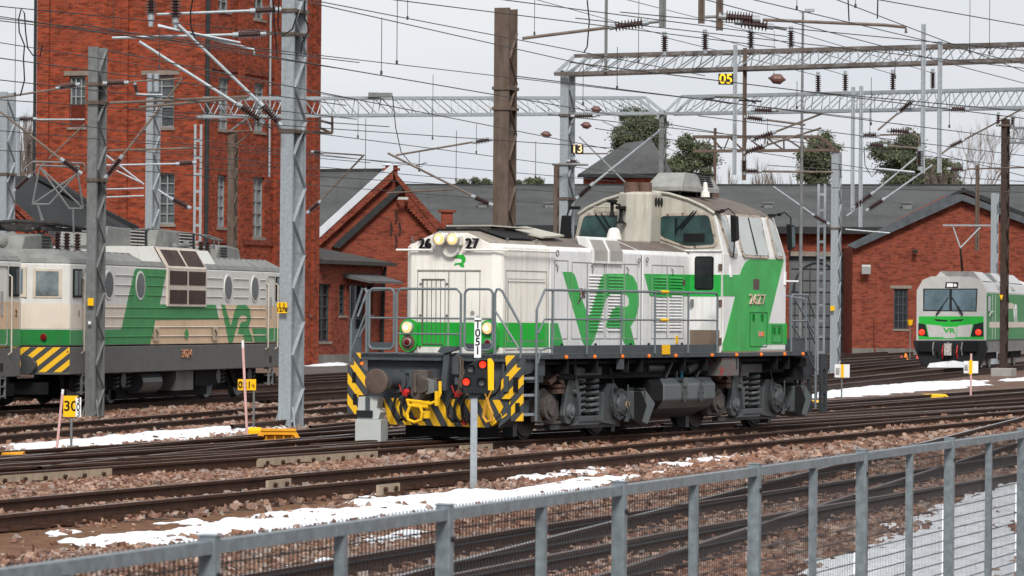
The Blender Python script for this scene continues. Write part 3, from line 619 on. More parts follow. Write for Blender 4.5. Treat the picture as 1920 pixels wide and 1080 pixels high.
mb = MB(); mb.tube([(-.1, .58, .92), (-.12, .47, .9), (-.14, .55, .72), (-.14, .62, .82), (-.14, .58, .92)], .018, 6); mb.tube([(-.16, .58, .62), (-.16, .62, .42), (-.16, .56, .34), (-.16, .48, .36), (-.16, .46, .48), (-.16, .52, .60), (-.16, .56, .74)], .03, 8); part(mb, 'shackle_hook', mat('orange_hook', (.5, .26, .04), .6, var=.2))
mb = MB(); mb.bb(-.05, .1, .62, .84, 1.2, 1.26); part(mb, 'side_marker', ORANGE); mb = MB(); mb.cyl((-.04, 2.97, 1.27), (.0, 2.97, 1.27), .028); part(mb, 'side_marker', ORANGE)
mb = MB(); mb.bb(.3, 1.0, .9, 2.3, .06, .45); mb.cyl((.5, 2.0, .1), (.5, 2.0, .3), .05); part(mb, 'rail_guard', DARK)
# hood
HP = [(.70, 1.45), (.70, 3.24), (.76, 3.30), (1.30, 3.51), (1.90, 3.51), (2.44, 3.30), (2.50, 3.24), (2.50, 1.45)]
mb = MB()
def hoodsec(mb, x0, x1, P, cham=0):
    n = len(P); k = len(mb.v); c = 1.6
    A = [((x0), c+(y-c)*(1-cham/.9 if cham else 1), z) for y, z in P]; Bm = [(x0+cham, y, z) for y, z in P] if cham else None; E_ = [(x1, y, z) for y, z in P]
    rings = [A] + ([Bm] if cham else []) + [E_]
    if cham: rings[0] = [(x0, (y if abs(y-c) < .35 else c+(y-c)*(1-cham/.9)), z-(.03 if z > 3.4 else 0)) for y, z in P]
    vs = [q for r_ in rings for q in r_]; fs = []
    for i in range(len(rings)-1): fs += [(i*n+j, i*n+(j+1) % n, (i+1)*n+(j+1) % n, (i+1)*n+j) for j in range(n)]
    mi = []
    fs2 = [tuple(range(n))[::-1], tuple(range((len(rings)-1)*n, len(rings)*n))]
    side = [f for q, f in enumerate(fs) if (q % n) not in (2, 3, 4)]; top = [f for q, f in enumerate(fs) if (q % n) in (2, 3, 4)]
    mb.add(vs, side+fs2, 0); kk = len(mb.v)-len(vs); mb.f += [tuple(v+kk for v in f) for f in top]; mb.m += [1]*len(top)
hoodsec(mb, .58, 2.51, HP, .13); hood = part(mb, 'hood', [WHITE, mat('hood_roof', (.27, .235, .20), .6, dirt=(.12, .08, .06), damt=.8, streak=False)], bevel=.018)
HP2 = [(.70, 1.45), (.70, 3.22), (.77, 3.29), (1.20, 3.46), (2.0, 3.46), (2.43, 3.29), (2.50, 3.22), (2.50, 1.45)]
mb = MB(); hoodsec(mb, 2.55, 6.38, HP2); hood2 = part(mb, 'hood', [WHITES, ROOFB], bevel=.018)
mb = MB(); hoodsec(mb, 6.44, 8.6, HP2); hood3 = part(mb, 'hood', [WHITES, ROOFB], bevel=.018)
mb = MB(); HPs = [(y+(.02 if y < 1.6 else -.02), z-.02) for y, z in HP]
mb.prism([(2.50, y, z) for y, z in HPs], (.06, 0, 0)); part(mb, 'hood_seam', SEAM)
HPs = [(y+(.02 if y < 1.6 else -.02), z-.02) for y, z in HP2]
mb = MB(); mb.prism([(6.37, y, z) for y, z in HPs], (.08, 0, 0)); part(mb, 'hood_seam', SEAM)
# green bands on the hood
def chamY(z): return .70
mb = MB(); gz0, gz1 = 1.565, 1.975
mb.bb(.574, .58, .83, 2.37, gz0, gz1); mb.prism([(.58, .829, gz0), (.58, .829, gz1), (.712, .696, gz1), (.712, .696, gz0)], (-.003, -.003, 0)); mb.bb(.712, 2.50, .6945, .70, gz0, gz1)
part(mb, 'green_band', GREEN, hood)
part(plate_xz([(2.56, gz0), (3.12, gz0), (2.86, gz1), (2.56, gz1)], .694, .70), 'green_band', GREEND, hood2)
VRP = [(3.04, 2.86), (3.39, 2.86), (3.51, 2.83), (3.59, 2.75), (3.82, 2.42), (4.07, 2.13), (4.14, 2.11), (4.46, 2.55), (4.58, 2.74), (4.66, 2.81), (4.76, 2.84), (4.93, 2.85), (5.78, 2.86), (6.0, 2.82), (6.17, 2.7), (6.26, 2.51), (6.27, 2.3), (6.14, 2.07), (5.91, 1.92), (6.13, 1.56), (5.81, 1.56), (5.64, 1.63), (5.51, 1.77), (5.44, 1.87), (5.33, 1.9), (4.83, 1.91), (4.97, 2.08), (5.07, 2.19), (5.22, 2.26), (5.73, 2.27), (5.84, 2.31), (5.84, 2.42), (5.73, 2.49), (5.19, 2.49), (5.0, 2.48), (4.86, 2.41), (4.73, 2.26), (4.37, 1.68), (4.23, 1.59), (4.13, 1.57), (4.0, 1.58), (3.88, 1.65)]
part(plate_xz(VRP, .694, .70), 'logo_letters', GREEND, hood2)
S2 = [(6.5, 2.87), (8.58, 2.88), (8.58, 2.48), (6.76, 2.47)]
part(plate_xz(S2, .694, .70), 'green_band', GREEND, hood3)
def spans(poly, z):
    xs = []
    for i in range(len(poly)):
        (x0, z0), (x1, z1) = poly[i], poly[(i+1) % len(poly)]
        if (z0 > z) != (z1 > z): xs.append(x0+(z-z0)*(x1-x0)/(z1-z0))
    return sorted(xs)
def louvre_panel(x0, x1, z0, z1, n, poly, parent):
    mb = MB()
    for i in range(n):
        z = z1-(z1-z0)*(i+.5)/n; xs = [min(max(q, x0), x1) for q in spans(poly, z)]; cuts = [x0]+xs+[x1]
        for k in range(len(cuts)-1):
            if cuts[k+1]-cuts[k] < .01: continue
            h = (z1-z0)/n*.26; mb.prism([(cuts[k], .69, z-h), (cuts[k], .672, z-h*.8), (cuts[k], .69, z+h)], (cuts[k+1]-cuts[k], 0, 0), 1 if k % 2 else 0)
    mb.build('louvre_panel', [WHITES, GREEND], parent)
louvre_panel(4.12, 4.72, 1.83, 2.84, 18, VRP, hood2); louvre_panel(4.92, 5.55, 1.83, 2.84, 18, VRP, hood2)
louvre_panel(6.92, 7.48, 1.83, 2.84, 18, S2, hood3); louvre_panel(7.62, 8.2, 1.83, 2.84, 18, S2, hood3)
# door outlines on the hood side
def outline_xz(x0, x1, z0, z1, parent, y=.692, t=.012, name='hood_door', m=PANEL):
    mb = MB()
    for a in ((x0, x0+t, z0, z1), (x1-t, x1, z0, z1), (x0+t, x1-t, z1-t, z1), (x0+t, x1-t, z0, z0+t)): mb.bb(a[0], a[1], y, y+.005, a[2], a[3])
    mb.build(name, m, parent)
for x0, x1, p_ in ((2.7, 3.26, hood2), (3.42, 4.05, hood2), (4.06, 4.78, hood2), (4.84, 5.62, hood2), (5.63, 6.22, hood2), (6.84, 7.52, hood3), (7.53, 8.28, hood3)): outline_xz(x0, x1, 1.70, 3.04 if x0 > 3.3 else 3.06, p_)
for x in (4.2, 5.7, 7.7, 2.75):
    mb = MB(); mb.tube([(x, .685, 2.98), (x+.05, .67, 2.93), (x+.05, .685, 2.86)], .008, 5); mb.build('door_latch', SEAM, hood2)
for x in (3.0, 4.4, 5.9, 6.7, 8.2): mb = MB(); mb.cyl((x, .67, 1.60), (x, .70, 1.60), .025, 8); mb.build('plug', SEAM, hood2)
mb = MB(); mb.box((3.85, .69, 2.50), (.22, .012, .16)); mb.box((3.72, .69, 2.36), (.16, .012, .03), Matrix.Rotation(R(-40), 3, 'Y')); mb.build('peeled_patch', mat('peeled_paint', (.09, .05, .045), .8, var=.6, vscale=30, chip=(.6, .6, .58), chipt=.55), hood2)
mb = MB(); mb.cyl((8.28, .685, 2.73), (8.28, .70, 2.73), .06, 14); part(mb, 'filler_cap', RUSTM)
mb = MB(); mb.box((7.98, .69, 1.68), (.09, .012, .14)); part(mb, 'warning_sticker', YELS)
# hood side front panel (shutter)
outline_xz(.80, 2.40, 1.52, 2.86, hood); outline_xz(.88, 2.32, 1.66, 2.72, hood, t=.02)
mb = MB()
for i in range(28):
    x = .93+i*.05; mb.bb(x, x+.022, .684, .694, gz1+.005, 2.66); 
    mb.bb(x, x+.022, .684, .694, 1.68, gz1, 1)
mb.bb(.9, 2.32, .675, .70, 2.67, 2.70); mb.build('side_shutter', [WHITE, GREEN], hood)
# front face details
def fx(x0=.572): return x0
mb = MB()
for (a, b, c, d) in ((2.23, 2.24, 1.48, 2.84), (1.06, 1.07, 1.48, 2.84), (1.64, 1.66, 1.48, 2.84), (1.33, 1.345, 1.98, 2.84)): mb.bb(.568, .578, a, b, c, d)
mb.bb(.56, .578, 1.05, 2.24, 2.84, 2.86); mb.build('front_door', PANEL, hood)
mb = MB()
for i in range(6): y = 2.14-i*.085; mb.bb(.568, .574, y-.005 if i else y-.014, y+.005 if i else y+.014, 1.63, 2.68)
mb.bb(.56, .574, 1.72, 2.16, 2.69, 2.705); mb.bb(.56, .574, 1.74, 2.14, 1.60, 1.62)
for y in (1.68, 2.18):
    for z in (2.62, 2.09, 1.56): mb.cyl((.56, y, z), (.576, y, z), .018, 8)
mb.build('shutter_slots', mat('slot_grey', (.12, .12, .11), .7, var=.2), hood)
mb = MB(); mb.cyl((.565, 1.2, 2.14), (.578, 1.2, 2.14), .035, 14); mb.build('lock_ring', PANEL, hood)
# rain gutter bars
mb = MB(); mb.tube([(.52, 2.62, 3.19), (.52, 1.92, 3.19)], .018, 8); part(mb, 'gutter_bar', WHITE)
mb = MB(); mb.tube([(.52, 1.36, 3.19), (.52, .82, 3.19), (.66, .62, 3.19), (2.58, .62, 3.19)], .018, 8); part(mb, 'gutter_bar', WHITE)
mb = MB(); mb.tube([(2.62+.05*math.cos(t*PI/6), .60, 3.17+.05*math.sin(t*PI/6)) for t in range(13)], .012, 6); part(mb, 'lifting_eye', GALVD)
for x, y, z in ((.62, 2.36, 3.36), (1.2, .86, 3.36), (2.3, .84, 3.36), (6.2, .66, 3.1), (6.55, .66, 3.12)):
    mb = MB(); mb.tube([(x+.04*math.cos(t*PI/6), y, z+.04*math.sin(t*PI/6)) for t in range(13)], .01, 6); part(mb, 'lifting_eye', GALVD)
# twin top headlamps
hs = MB(); hs.bb(.46, .60, 1.38, 1.84, 3.26, 3.44); hs.lathe((.50, 1.60, 3.22), (.58, 1.60, 3.22), [(0, .16), (.08, .16)], 20)
hl = part(hs, 'top_lamp_housing', WHITE, bevel=.02)
for y in (1.735, 1.485):
    mb = MB(); mb.lathe((.36, y, 3.37), (.56, y, 3.37), [(0, .108), (.01, .122), (.04, .122), (.06, .108), (.2, .09)], 24); a = mb.build('top_headlamp', CHROME, hl)
    mb = MB(); mb.lathe((.345, y, 3.37), (.37, y, 3.37), [(0, .07), (.010, .09), (.020, .102)], 24); ln = mb.build('lens', LAMPW, a); mb = MB(); mb.lathe((.34, y+.01, 3.37), (.346, y+.01, 3.37), [(0, .03), (.006, .045)], 12); mb.build('bulb_glow', LAMPC, ln)
# numbers and emblem on the front
text('number', '26', .24, (.54, 2.09, 3.29), (0, -1, 0), (0, 0, 1), BLKT, loco, .03, bold=.0)
text('number', '27', .25, (.535, 1.20, 3.29), (0, -1, 0), (0, 0, 1), BLKT, loco, .03, bold=.0)
EM = [(1.60, 3.08), (1.54, 3.11), (1.38, 3.11), (1.34, 3.06), (1.34, 3.0), (1.38, 2.96), (1.36, 2.90), (1.42, 2.91), (1.47, 2.95), (1.56, 2.93), (1.53, 2.97), (1.42, 2.98), (1.40, 3.02), (1.44, 3.05), (1.52, 3.05)]
mb = MB(); mb.prism([(.572, y, z) for y, z in EM], (.008, 0, 0)); mb.build('front_emblem', GREEN, hood)
# lower lamps in their oval panels
for i, y in enumerate((2.37, .86)):
    P = []
    for k in range(24):
        a = 2*PI*k/24; P.append((y+.165*math.cos(a), (1.86 if math.sin(a) > 0 else 1.64)+.165*math.sin(a)))
    mb = MB(); mb.prism([(.50, a, b) for a, b in P], (.09, 0, 0)); lp = part(mb, 'lamp_panel', GREEN)
    mb = MB(); mb.lathe((.44, y, 1.88), (.52, y, 1.88), [(0, .095), (.015, .11), (.05, .11), (.08, .11)], 24); a = mb.build('headlamp', CHROME, lp); mb = MB(); mb.lathe((.425, y, 1.88), (.45, y, 1.88), [(0, .05), (.01, .085), (.02, .10)], 24); ln = mb.build('lens', LAMPW, a); mb = MB(); mb.lathe((.420, y+.01, 1.885), (.426, y+.01, 1.885), [(0, .03), (.006, .045)], 12); mb.build('bulb_glow', LAMPC, ln)
    mb = MB(); mb.lathe((.492, y, 1.63), (.505, y, 1.63), [(0, .13), (.013, .13)], 11); mb.build('rust_stain', RUSTM, lp) if i == 0 else None
    mb = MB(); mb.lathe((.45, y, 1.635), (.51, y, 1.635), [(0, .062), (.01, .07), (.06, .07)], 20); a = mb.build('tail_lamp', CHROME, lp); mb = MB(); mb.lathe((.435, y, 1.635), (.455, y, 1.635), [(0, .03), (.01, .05), (.018, .057)], 20); mb.build('lens', REDL, a)
# roof grille and hatch of the front hood
mb = MB(); mb.prism([(1.25, .92, 3.392), (2.42, .92, 3.392), (2.42, 1.32, 3.54), (1.0, 1.32, 3.54)], (0, 0, .02)); mb.bb(1.0, 2.42, 1.32, 2.1, 3.515, 3.56); part(mb, 'roof_grille', GRILL)
mb = MB(); mb.bar((1.5, 1.75, 3.62), (2.9, 1.62, 3.60), .9, .025); mb.box((1.6, 1.7, 3.57), (.1, .6, .06)); part(mb, 'roof_hatch', CREAM)
mb = MB(); mb.box((3.25, 1.35, 3.545), (.9, .75, .03), Matrix.Rotation(R(-3), 3, 'Y') @ Matrix.Rotation(R(12), 3, 'X')); part(mb, 'roof_hatch', CREAM)
# intake grilles on the hood shoulder
for x in (4.22, 4.87):
    mb = MB(); mb.bb(x, x+.61, .655, .70, 3.02, 3.24); mb.prism([(x, .655, 3.24), (x, .78, 3.48), (x, 1.0, 3.50), (x, .9, 3.2)], (.61, 0, 0)); g = part(mb, 'intake_box', WHITES, bevel=.01)
    mb = MB()
    for i in range(12): xx = x+.05+i*.045; mb.prism([(xx, .652, 3.08), (xx, .645, 3.08), (xx, .645, 3.25), (xx, .745, 3.44), (xx, .752, 3.44)], (.02, 0, 0))
    mb.build('intake_slats', mat('slat_grey', (.30, .29, .27), .6, var=.1), g)
mb = MB(); mb.lathe((7.2, 1.62, 3.45), (7.2, 1.62, 3.72), [(0, .12), (.05, .12), (.05, .145), (.19, .11), (.24, .09), (.265, .04)], 20); part(mb, 'radio_dome', WHITE, smooth=False)
# ----- cab
CP = [(.05, 1.45), (.05, 3.25), (.22, 4.0), (.42, 4.12), (.75, 4.26), (1.15, 4.37), (1.6, 4.42), (2.05, 4.37), (2.45, 4.26), (2.78, 4.12), (2.98, 4.0), (3.15, 3.25), (3.15, 1.45)]
mb = MB(); X0_, X1_ = 8.6, 11.74; n = len(CP)
A = [(X0_, y, z) for y, z in CP]; B_ = [(X1_-(.0 if z < 3.3 else (.22 if z < 4.05 else .45)), y, z) for y, z in CP]
mb.add(A+B_, [tuple(range(n)), tuple(range(2*n-1, n-1, -1))], 0)
for j in range(n):
    f = (j, j+n, (j+1) % n+n, (j+1) % n); roof = 2 <= j <= 9; mb.f.append(f); mb.m.append(2 if roof else 0)
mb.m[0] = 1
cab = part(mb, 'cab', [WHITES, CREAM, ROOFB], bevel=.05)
mb = MB(); RPf = [(y, z) for y, z in CP[1:-1]]     # roof rim over the front
mb.tube([(8.585, y, z+.01) for y, z in CP[2:-2]], .03, 6); part(mb, 'roof_rim', CREAM, cab)
mb = MB(); mb.bb(8.585, 8.602, .07, .72, 1.45, 3.30); door = mb.build('cab_door', WHITES, cab, bevel=.004)
mb = MB(); mb.bb(8.578, 8.584, .075, .715, 2.48, 2.88); mb.build('green_band', GREEND, door)
mb = MB(); mb.bb(8.575, 8.584, .1, .69, 1.47, 1.86); mb.build('kick_panel', TANDOOR, door)
mb = MB(); mb.prism([(8.568, a, b) for a, b in rrect(.225, .60, 2.60, 3.22, .05)], (.016, 0, 0)); g = mb.build('door_window', BLACKR, door); mb = MB(); mb.prism([(8.56, a, b) for a, b in rrect(.25, .575, 2.63, 3.19, .04)], (.009, 0, 0)); mb.build('pane', GLASSD, g)
for z in (3.02, 2.36, 1.66): mb = MB(); mb.bb(8.55, 8.60, .06, .12, z-.06, z+.06); mb.build('hinge', RUSTM, door)
mb = MB(); mb.box((8.55, .64, 2.36), (.05, .05, .13)); mb.build('door_handle', GALVD, door)
mb = MB(); mb.bb(8.55, 8.6, .06, .80, 3.31, 3.34); mb.build('door_gutter', WHITES, cab)
# cab side green
CG = [(8.62, 1.47), (8.62, 1.62), (8.74, 1.77), (9.19, 2.49), (8.62, 2.49), (8.62, 2.88), (9.41, 2.89), (9.51, 3.01), (9.68, 3.13), (9.91, 3.19), (11.58, 3.21), (10.83, 1.99), (11.66, 1.99), (11.66, 1.59), (10.6, 1.59), (10.34, 1.47)]
part(plate_xz(CG, .044, .05), 'green_band', GREEND, cab)
mb = MB(); mb.bb(11.66, 11.745, .04, .046, 1.59, 1.99); mb.build('green_band', GREEN, cab)
text('number', '2627', .27, (10.22, .028, 2.43), (1, 0, 0), (0, 0, 1), mat('pale_bronze', (.55, .40, .33), .5, var=.3, vscale=18), cab, .012, 1.3, bold=.0)
mb = MB(); mb.prism([(a, .04, b) for a, b in rrect(10.05, 10.35, 2.62, 2.82, .03)], (0, .01, 0)); mb.build('builder_plate', mat('plate_bronze', (.10, .07, .07), .5, var=.5, vscale=25), cab)
for x0, x1, z0, z1 in ((9.9, 10.75, 1.55, 2.2), (11.0, 11.5, 1.62, 1.95)):
    outline_xz(x0, x1, z0, z1, cab, y=.036, name='locker_door', m=mat('green_line', (.01, .12, .02), .6, var=0))
    for q in (.2, .7): mb = MB(); mb.box((x0+(x1-x0)*q, .03, z1-.1), (.05, .02, .13)); mb.build('latch', mat('green_line', (.01, .12, .02)), cab)
mb = MB(); mb.box((10.5, .038, 1.79), (.17, .01, .09)); a = mb.build('sticker', mat('orange_sticker', (.75, .22, .03)), cab); mb = MB(); mb.box((10.41, .037, 1.79), (.17, .009, .09)); a = mb.build('sticker', mat('red_white_sticker', (.6, .25, .22)), cab)
mb = MB(); mb.box((8.95, .035, 2.95), (.07, .03, .22)); mb.build('bracket', WSIGN, cab); mb = MB(); mb.box((11.62, .035, 2.85), (.05, .03, .25)); mb.bar((11.65, .03, 2.80), (11.9, -.12, 2.80), .03); mb.build('bracket', WSIGN, cab)
mb = MB(); mb.bar((8.6, .035, 1.455), (11.7, .035, 1.455), .02); mb.build('lower_rim', mat('rust_edge', (.3, .2, .13)), cab)
# cab windows
def win(name, pts, fr, gm, parent, nrm, off_=.03):
    P = [Vector(p) for p in pts]; c = sum(P, Vector())/len(P); N = Vector(nrm)
    u = (P[1]-P[0]).normalized(); v = N.cross(u)
    Q = [((p-c).dot(u), (p-c).dot(v)) for p in P]; Qo = roundcorner([(a*1+ (.05 if a > 0 else -.05), b*1+(.05 if b > 0 else -.05)) for a, b in Q], .12); Qi = roundcorner(Q, .09)
    mb = MB(); mb.prism([c+u*a+v*b-N*.02 for a, b in Qo], N*.045); o = mb.build(name, fr, parent)
    mb = MB(); mb.prism([c+u*a+v*b+N*.02 for a, b in Qi], N*.012); mb.build('pane', gm, o); return o
wr = win('front_window', [(8.6, 1.31, 3.96), (8.6, .33, 3.98), (8.6, .20, 3.44), (8.6, .78, 3.41), (8.6, 1.31, 3.60)], FRAMEW, GLASST, cab, (-1, 0, 0))
wl_ = win('front_window', [(8.6, 2.86, 3.98), (8.6, 2.0, 3.98), (8.6, 2.0, 3.50), (8.6, 2.99, 3.50)], FRAMEW, GLASST, cab, (-1, 0, 0))
for y0, y1 in ((.95, .62), (.88, .56)): mb = MB(); mb.bar((8.55, y1, 4.06), (8.53, y0, 3.72), .018); mb.bar((8.53, .97, 3.62), (8.53, .97, 3.93), .02); mb.build('wiper', BLACKR, wr)
for y0, y1 in ((2.3, 2.62), (2.2, 2.5)): mb = MB(); mb.bar((8.55, y1, 4.02), (8.53, y0, 3.6), .018); mb.build('wiper', BLACKR, wl_)
mb = MB(); mb.box((8.562, .62, 3.56), (.006, .42, .16)); mb.build('driver_console', BLACKR, wr)
mb = MB(); mb.tube([(8.55, 2.1, 4.13), (8.5, 2.1, 4.13), (8.5, 2.62, 4.13), (8.55, 2.62, 4.13)], .015, 6); part(mb, 'grab_bar', CREAM, cab)
Nt = Vector((0, -.75, .17)).normalized()
def tw(x0t, x1t, x0b, x1b, zt=3.97, zb=3.26): return [(x0t, .05+.17*(zt-3.25)/.75, zt), (x1t, .05+.17*(zt-3.25)/.75, zt), (x1b, .05+.17*(zb-3.25)/.75, zb), (x0b, .05+.17*(zb-3.25)/.75, zb)]
w1 = win('side_window', tw(8.74, 9.02, 8.95, 9.24), FRAMEW, GLASSL, cab, Nt)
w2 = win('side_window', tw(9.48, 10.72, 9.55, 10.76), FRAMEW, GLASSL, cab, Nt)
mb = MB(); a, b = Vector((10.1, .22, 3.96)), Vector((10.18, .06, 3.27)); mb.bar(a+Nt*.04, b+Nt*.04, .03); mb.build('window_divider', BLACKR, w2)
w3 = win('side_window', tw(11.1, 11.3, 11.16, 11.5), FRAMEW, GLASSL, cab, Nt)
# mirrors
for (x, z, w_) in ((8.66, 3.74, .22), (11.42, 3.64, .24)):
    mb = MB(); mb.prism([(x-.04, -.16, z+.24), (x+w_-.04, -.16, z+.22), (x+w_, -.16, z-.22), (x+.02, -.16, z-.26)], (.0, .09, 0)); mr_ = part(mb, 'mirror', BLACKR, bevel=.02)
    mb = MB(); mb.prism([(x+.0, -.172, z+.19), (x+w_-.08, -.172, z+.18), (x+w_-.04, -.172, z-.18), (x+.04, -.172, z-.2)], (0, .008, 0)); mb.build('mirror_glass', GLASST if x > 10 else SEAM, mr_)
    mb = MB(); mb.tube([(x-.3 if x > 10 else x, .18, 4.02), (x+.02, -.02, 4.10), (x+.08, -.12, 4.0), (x+.08, -.12, 3.5), (x+.12, -.08, 3.2)], .014, 6); mb.build('mirror_arm', BLACKR, mr_)
    mb = MB(); mb.box((x-.15 if x > 10 else x+.02, .18, 4.04), (.16, .10, .05)); mb.cyl((x-.08, .08, 4.06), (x+.03, .08, 4.06), .03); mb.build('mirror_bracket', SEAM, mr_)
mb = MB(); mb.prism([(8.5, 3.30, 3.98), (8.5, 3.12, 3.98), (8.5, 3.12, 3.55), (8.5, 3.34, 3.52)], (.1, 0, 0)); mm_ = part(mb, 'mirror', BLACKR, bevel=.02); mb = MB(); mb.tube([(8.55, 3.2, 3.98), (8.55, 3.16, 4.12), (8.6, 2.98, 4.14)], .014, 6); mb.box((8.55, 3.05, 4.12), (.12, .2, .06)); mb.build('mirror_arm', BLACKR, mm_)
# exhaust stack with chimneys and horns
mb = MB(); mb.prism([(7.95, 1.75, 3.44), (7.95, 1.55, 3.44), (8.1, 1.30, 3.44), (8.62, 1.30, 3.44), (8.62, 2.0, 3.44), (8.1, 2.0, 3.44)], (.06, -.02, .96)); st = part(mb, 'exhaust_stack', CREAM, bevel=.05)
mb = MB(); mb.lathe((8.18, 1.72, 4.36), (8.18, 1.72, 4.58), [(0, .14), (.22, .14)], 18); mb.build('chimney', RUSTM, st); mb = MB(); mb.lathe((8.42, 1.55, 4.36), (8.42, 1.55, 4.58), [(0, .13), (.22, .13)], 18); mb.build('chimney', RUSTM, st)
for i in range(3): mb = MB(); c = (8.30+i*.13, 1.27, 4.22); mb.prism([(c[0]+.04*math.cos(t), 1.262, c[2]+.08*math.sin(t)) for t in [k*PI/6 for k in range(12)]], (0, .02, 0)); mb.build('vent_hole', SEAM, st)
for y, z in ((1.98, 4.05), (1.80, 3.93)):
    mb = MB(); mb.lathe((7.9, y, z+.20), (7.9, y, z-.12), [(0, .10), (.05, .10), (.06, .035), (.2, .03), (.28, .05), (.32, .11)], 14); mb.bar((7.9, y, z+.15), (8.1, y-.08, z+.1), .03); part(mb, 'horn', BLACKR)
# air conditioner on the roof
mb = MB(); AX0, AX1, AY0, AY1 = 8.7, 10.5, .93, 1.66
base = [(AX0, AY0, 4.43), (AX1, AY0, 4.43), (AX1, AY1, 4.43), (AX0, AY1, 4.43)]; mid_ = [(AX0, AY0, 4.52), (AX1, AY0, 4.52), (AX1, AY1, 4.52), (AX0, AY1, 4.52)]; top_ = [(AX0+.22, AY0+.04, 4.78), (AX1-.25, AY0+.06, 4.76), (AX1-.25, AY1-.12, 4.76), (AX0+.22, AY1-.16, 4.78)]
mb.add(base+mid_+top_, [(0, 4, 5, 1), (1, 5, 6, 2), (2, 6, 7, 3), (3, 7, 4, 0), (4, 8, 9, 5), (5, 9, 10, 6), (6, 10, 11, 7), (7, 11, 8, 4), (8, 11, 10, 9), (0, 1, 2, 3)])
ac = part(mb, 'air_conditioner', mat('aluminium_grey', (.33, .33, .31), .45, metal=.4, var=.15, vscale=8), bevel=.015)
mb = MB()
for r_ in range(5):
    for c_ in range(2):
        t = (r_+.5)/5; z = 4.74-t*.2; mb.box((9.70+c_*.30+t*.08, AY0+.045-t*.04, z), (.24, .03, .022))
mb.build('grille_slots', SEAM, ac); mb = MB(); mb.bb(9.5, 10.25, AY0+.0, AY0+.16, 4.765, 4.795); mb.build('vent_lip', SEAM, ac)
for x in (8.9, 9.7, 10.35): mb = MB(); mb.box((x, 1.3, 4.40), (.12, .5, .08)); mb.build('foot', SEAM, ac)
mb = MB(); mb.lathe((9.55, .82, 4.34), (9.55, .82, 4.62), [(0, .09), (.1, .08), (.11, .05), (.25, .04), (.28, .02)], 12); part(mb, 'roof_beacon', WHITE)
mb = MB(); mb.lathe((10.9, 1.2, 4.36), (10.9, 1.2, 4.50), [(0, .08), (.1, .08), (.1, .1), (.14, .09)], 12); part(mb, 'roof_vent', RUSTM)
# ----- hand rails
def rr_frame(x, y0, y1, z0, z1, r=.09, parent=loco, name='gate', mids=()):
    P = rrect(y0, y1, z0, z1, r); mb = MB(); pts = [(x, a, b) for a, b in P]; mb.tube(pts+pts[:1], .022, 7, cap=False)
    for m in mids: mb.tube([(x, y0, m), (x, y1, m)], .018, 6)
    return part(mb, name, HANDG)
rr_frame(-.0, 2.38, 2.85, 1.52, 2.53, mids=(2.04,)); rr_frame(-.0, .54, 1.06, 1.52, 2.53, mids=(2.04,))
mb = MB(); mb.tube([(0, 2.33, 1.45), (0, 2.33, 2.45), (0, 2.25, 2.53), (0, 1.21, 2.53), (0, 1.13, 2.45), (0, 1.13, 1.45)], .022, 7); mb.tube([(0, 2.33, 2.04), (0, 1.13, 2.04)], .018, 6); mb.tube([(0, 2.33, 1.78), (0, 1.13, 1.78)], .018, 6); part(mb, 'front_railing', HANDG)
for y0, y1 in ((2.40, 2.83), (.56, 1.04)): mb = MB(); mb.bb(-.01, .01, y0, y1, 1.53, 1.63); part(mb, 'gate_kick_plate', FRAMEG)
mb = MB(); mb.tube([(0, 2.90, 1.45), (0, 2.90, 2.46), (0, 2.93, 2.53), (0, 2.98, 2.53), (0, 3.19, 1.95), (0, 3.20, 1.3)], .022, 7); mb.tube([(0, 2.90, 2.15), (0, 3.18, 1.5)], .018, 6); part(mb, 'step_handrail', HANDG)
mb = MB(); mb.tube([(0, .50, 1.45), (0, .50, 2.46), (0, .47, 2.53), (0, .42, 2.53), (0, .37, 2.50), (0, .02, 1.93), (0, .02, 1.40)], .022, 7); mb.tube([(0, .49, 2.17), (0, .05, 1.55)], .018, 6); part(mb, 'step_handrail', HANDG)
mb = MB(); mb.tube([(1.6, 2.95, 1.45), (1.6, 2.95, 2.5)], .02, 6); mb.tube([(.05, 3.1, 2.05), (.4, 3.1, 2.5), (1.6, 3.1, 2.53), (8.4, 3.1, 2.53)], .02, 6); mb.tube([(.1, 3.1, 1.7), (.45, 3.1, 2.04), (8.4, 3.1, 2.04)], .018, 6)
for x in (.45, 2.0, 4.0, 6.0, 8.0): mb.tube([(x, 3.1, 1.45), (x, 3.1, 2.5)], .018, 6)
part(mb, 'far_side_railing', HANDG)
mb = MB(); mb.tube([(.55, 0, .35), (.55, 0, 2.2), (.86, 0, 2.53), (8.18, 0, 2.54), (8.24, 0, 2.48), (8.24, 0, 1.45)], .022, 7); mb.tube([(.62, 0, 1.8), (.86, 0, 2.04), (8.24, 0, 2.04)], .018, 6)
mb.tube([(.6, .0, 1.3), (.72, 0, 1.52), (.95, 0, 1.56), (1.15, 0, 1.56)], .018, 6)
for x in (1.17, 2.55, 3.97, 5.42, 6.9): mb.tube([(x, 0, 1.45), (x, 0, 2.53)], .02, 6)
sr = part(mb, 'side_railing', HANDG); mb = MB(); mb.bb(1.2, 8.24, .01, .03, 1.46, 1.60); mb.build('kick_plate', FRAMEG, sr)
for z, x in ((2.54, 5.82), (2.04, 5.82)): mb = MB(); mb.cyl((x-.16, 0, z), (x+.16, 0, z), .027, 8); mb.build('yellow_tape', YELS, sr)
mb = MB(); mb.bb(5.75, 6.1, .0, .008, 1.43, 1.60); mb.build('yellow_tape', YELS, sr)
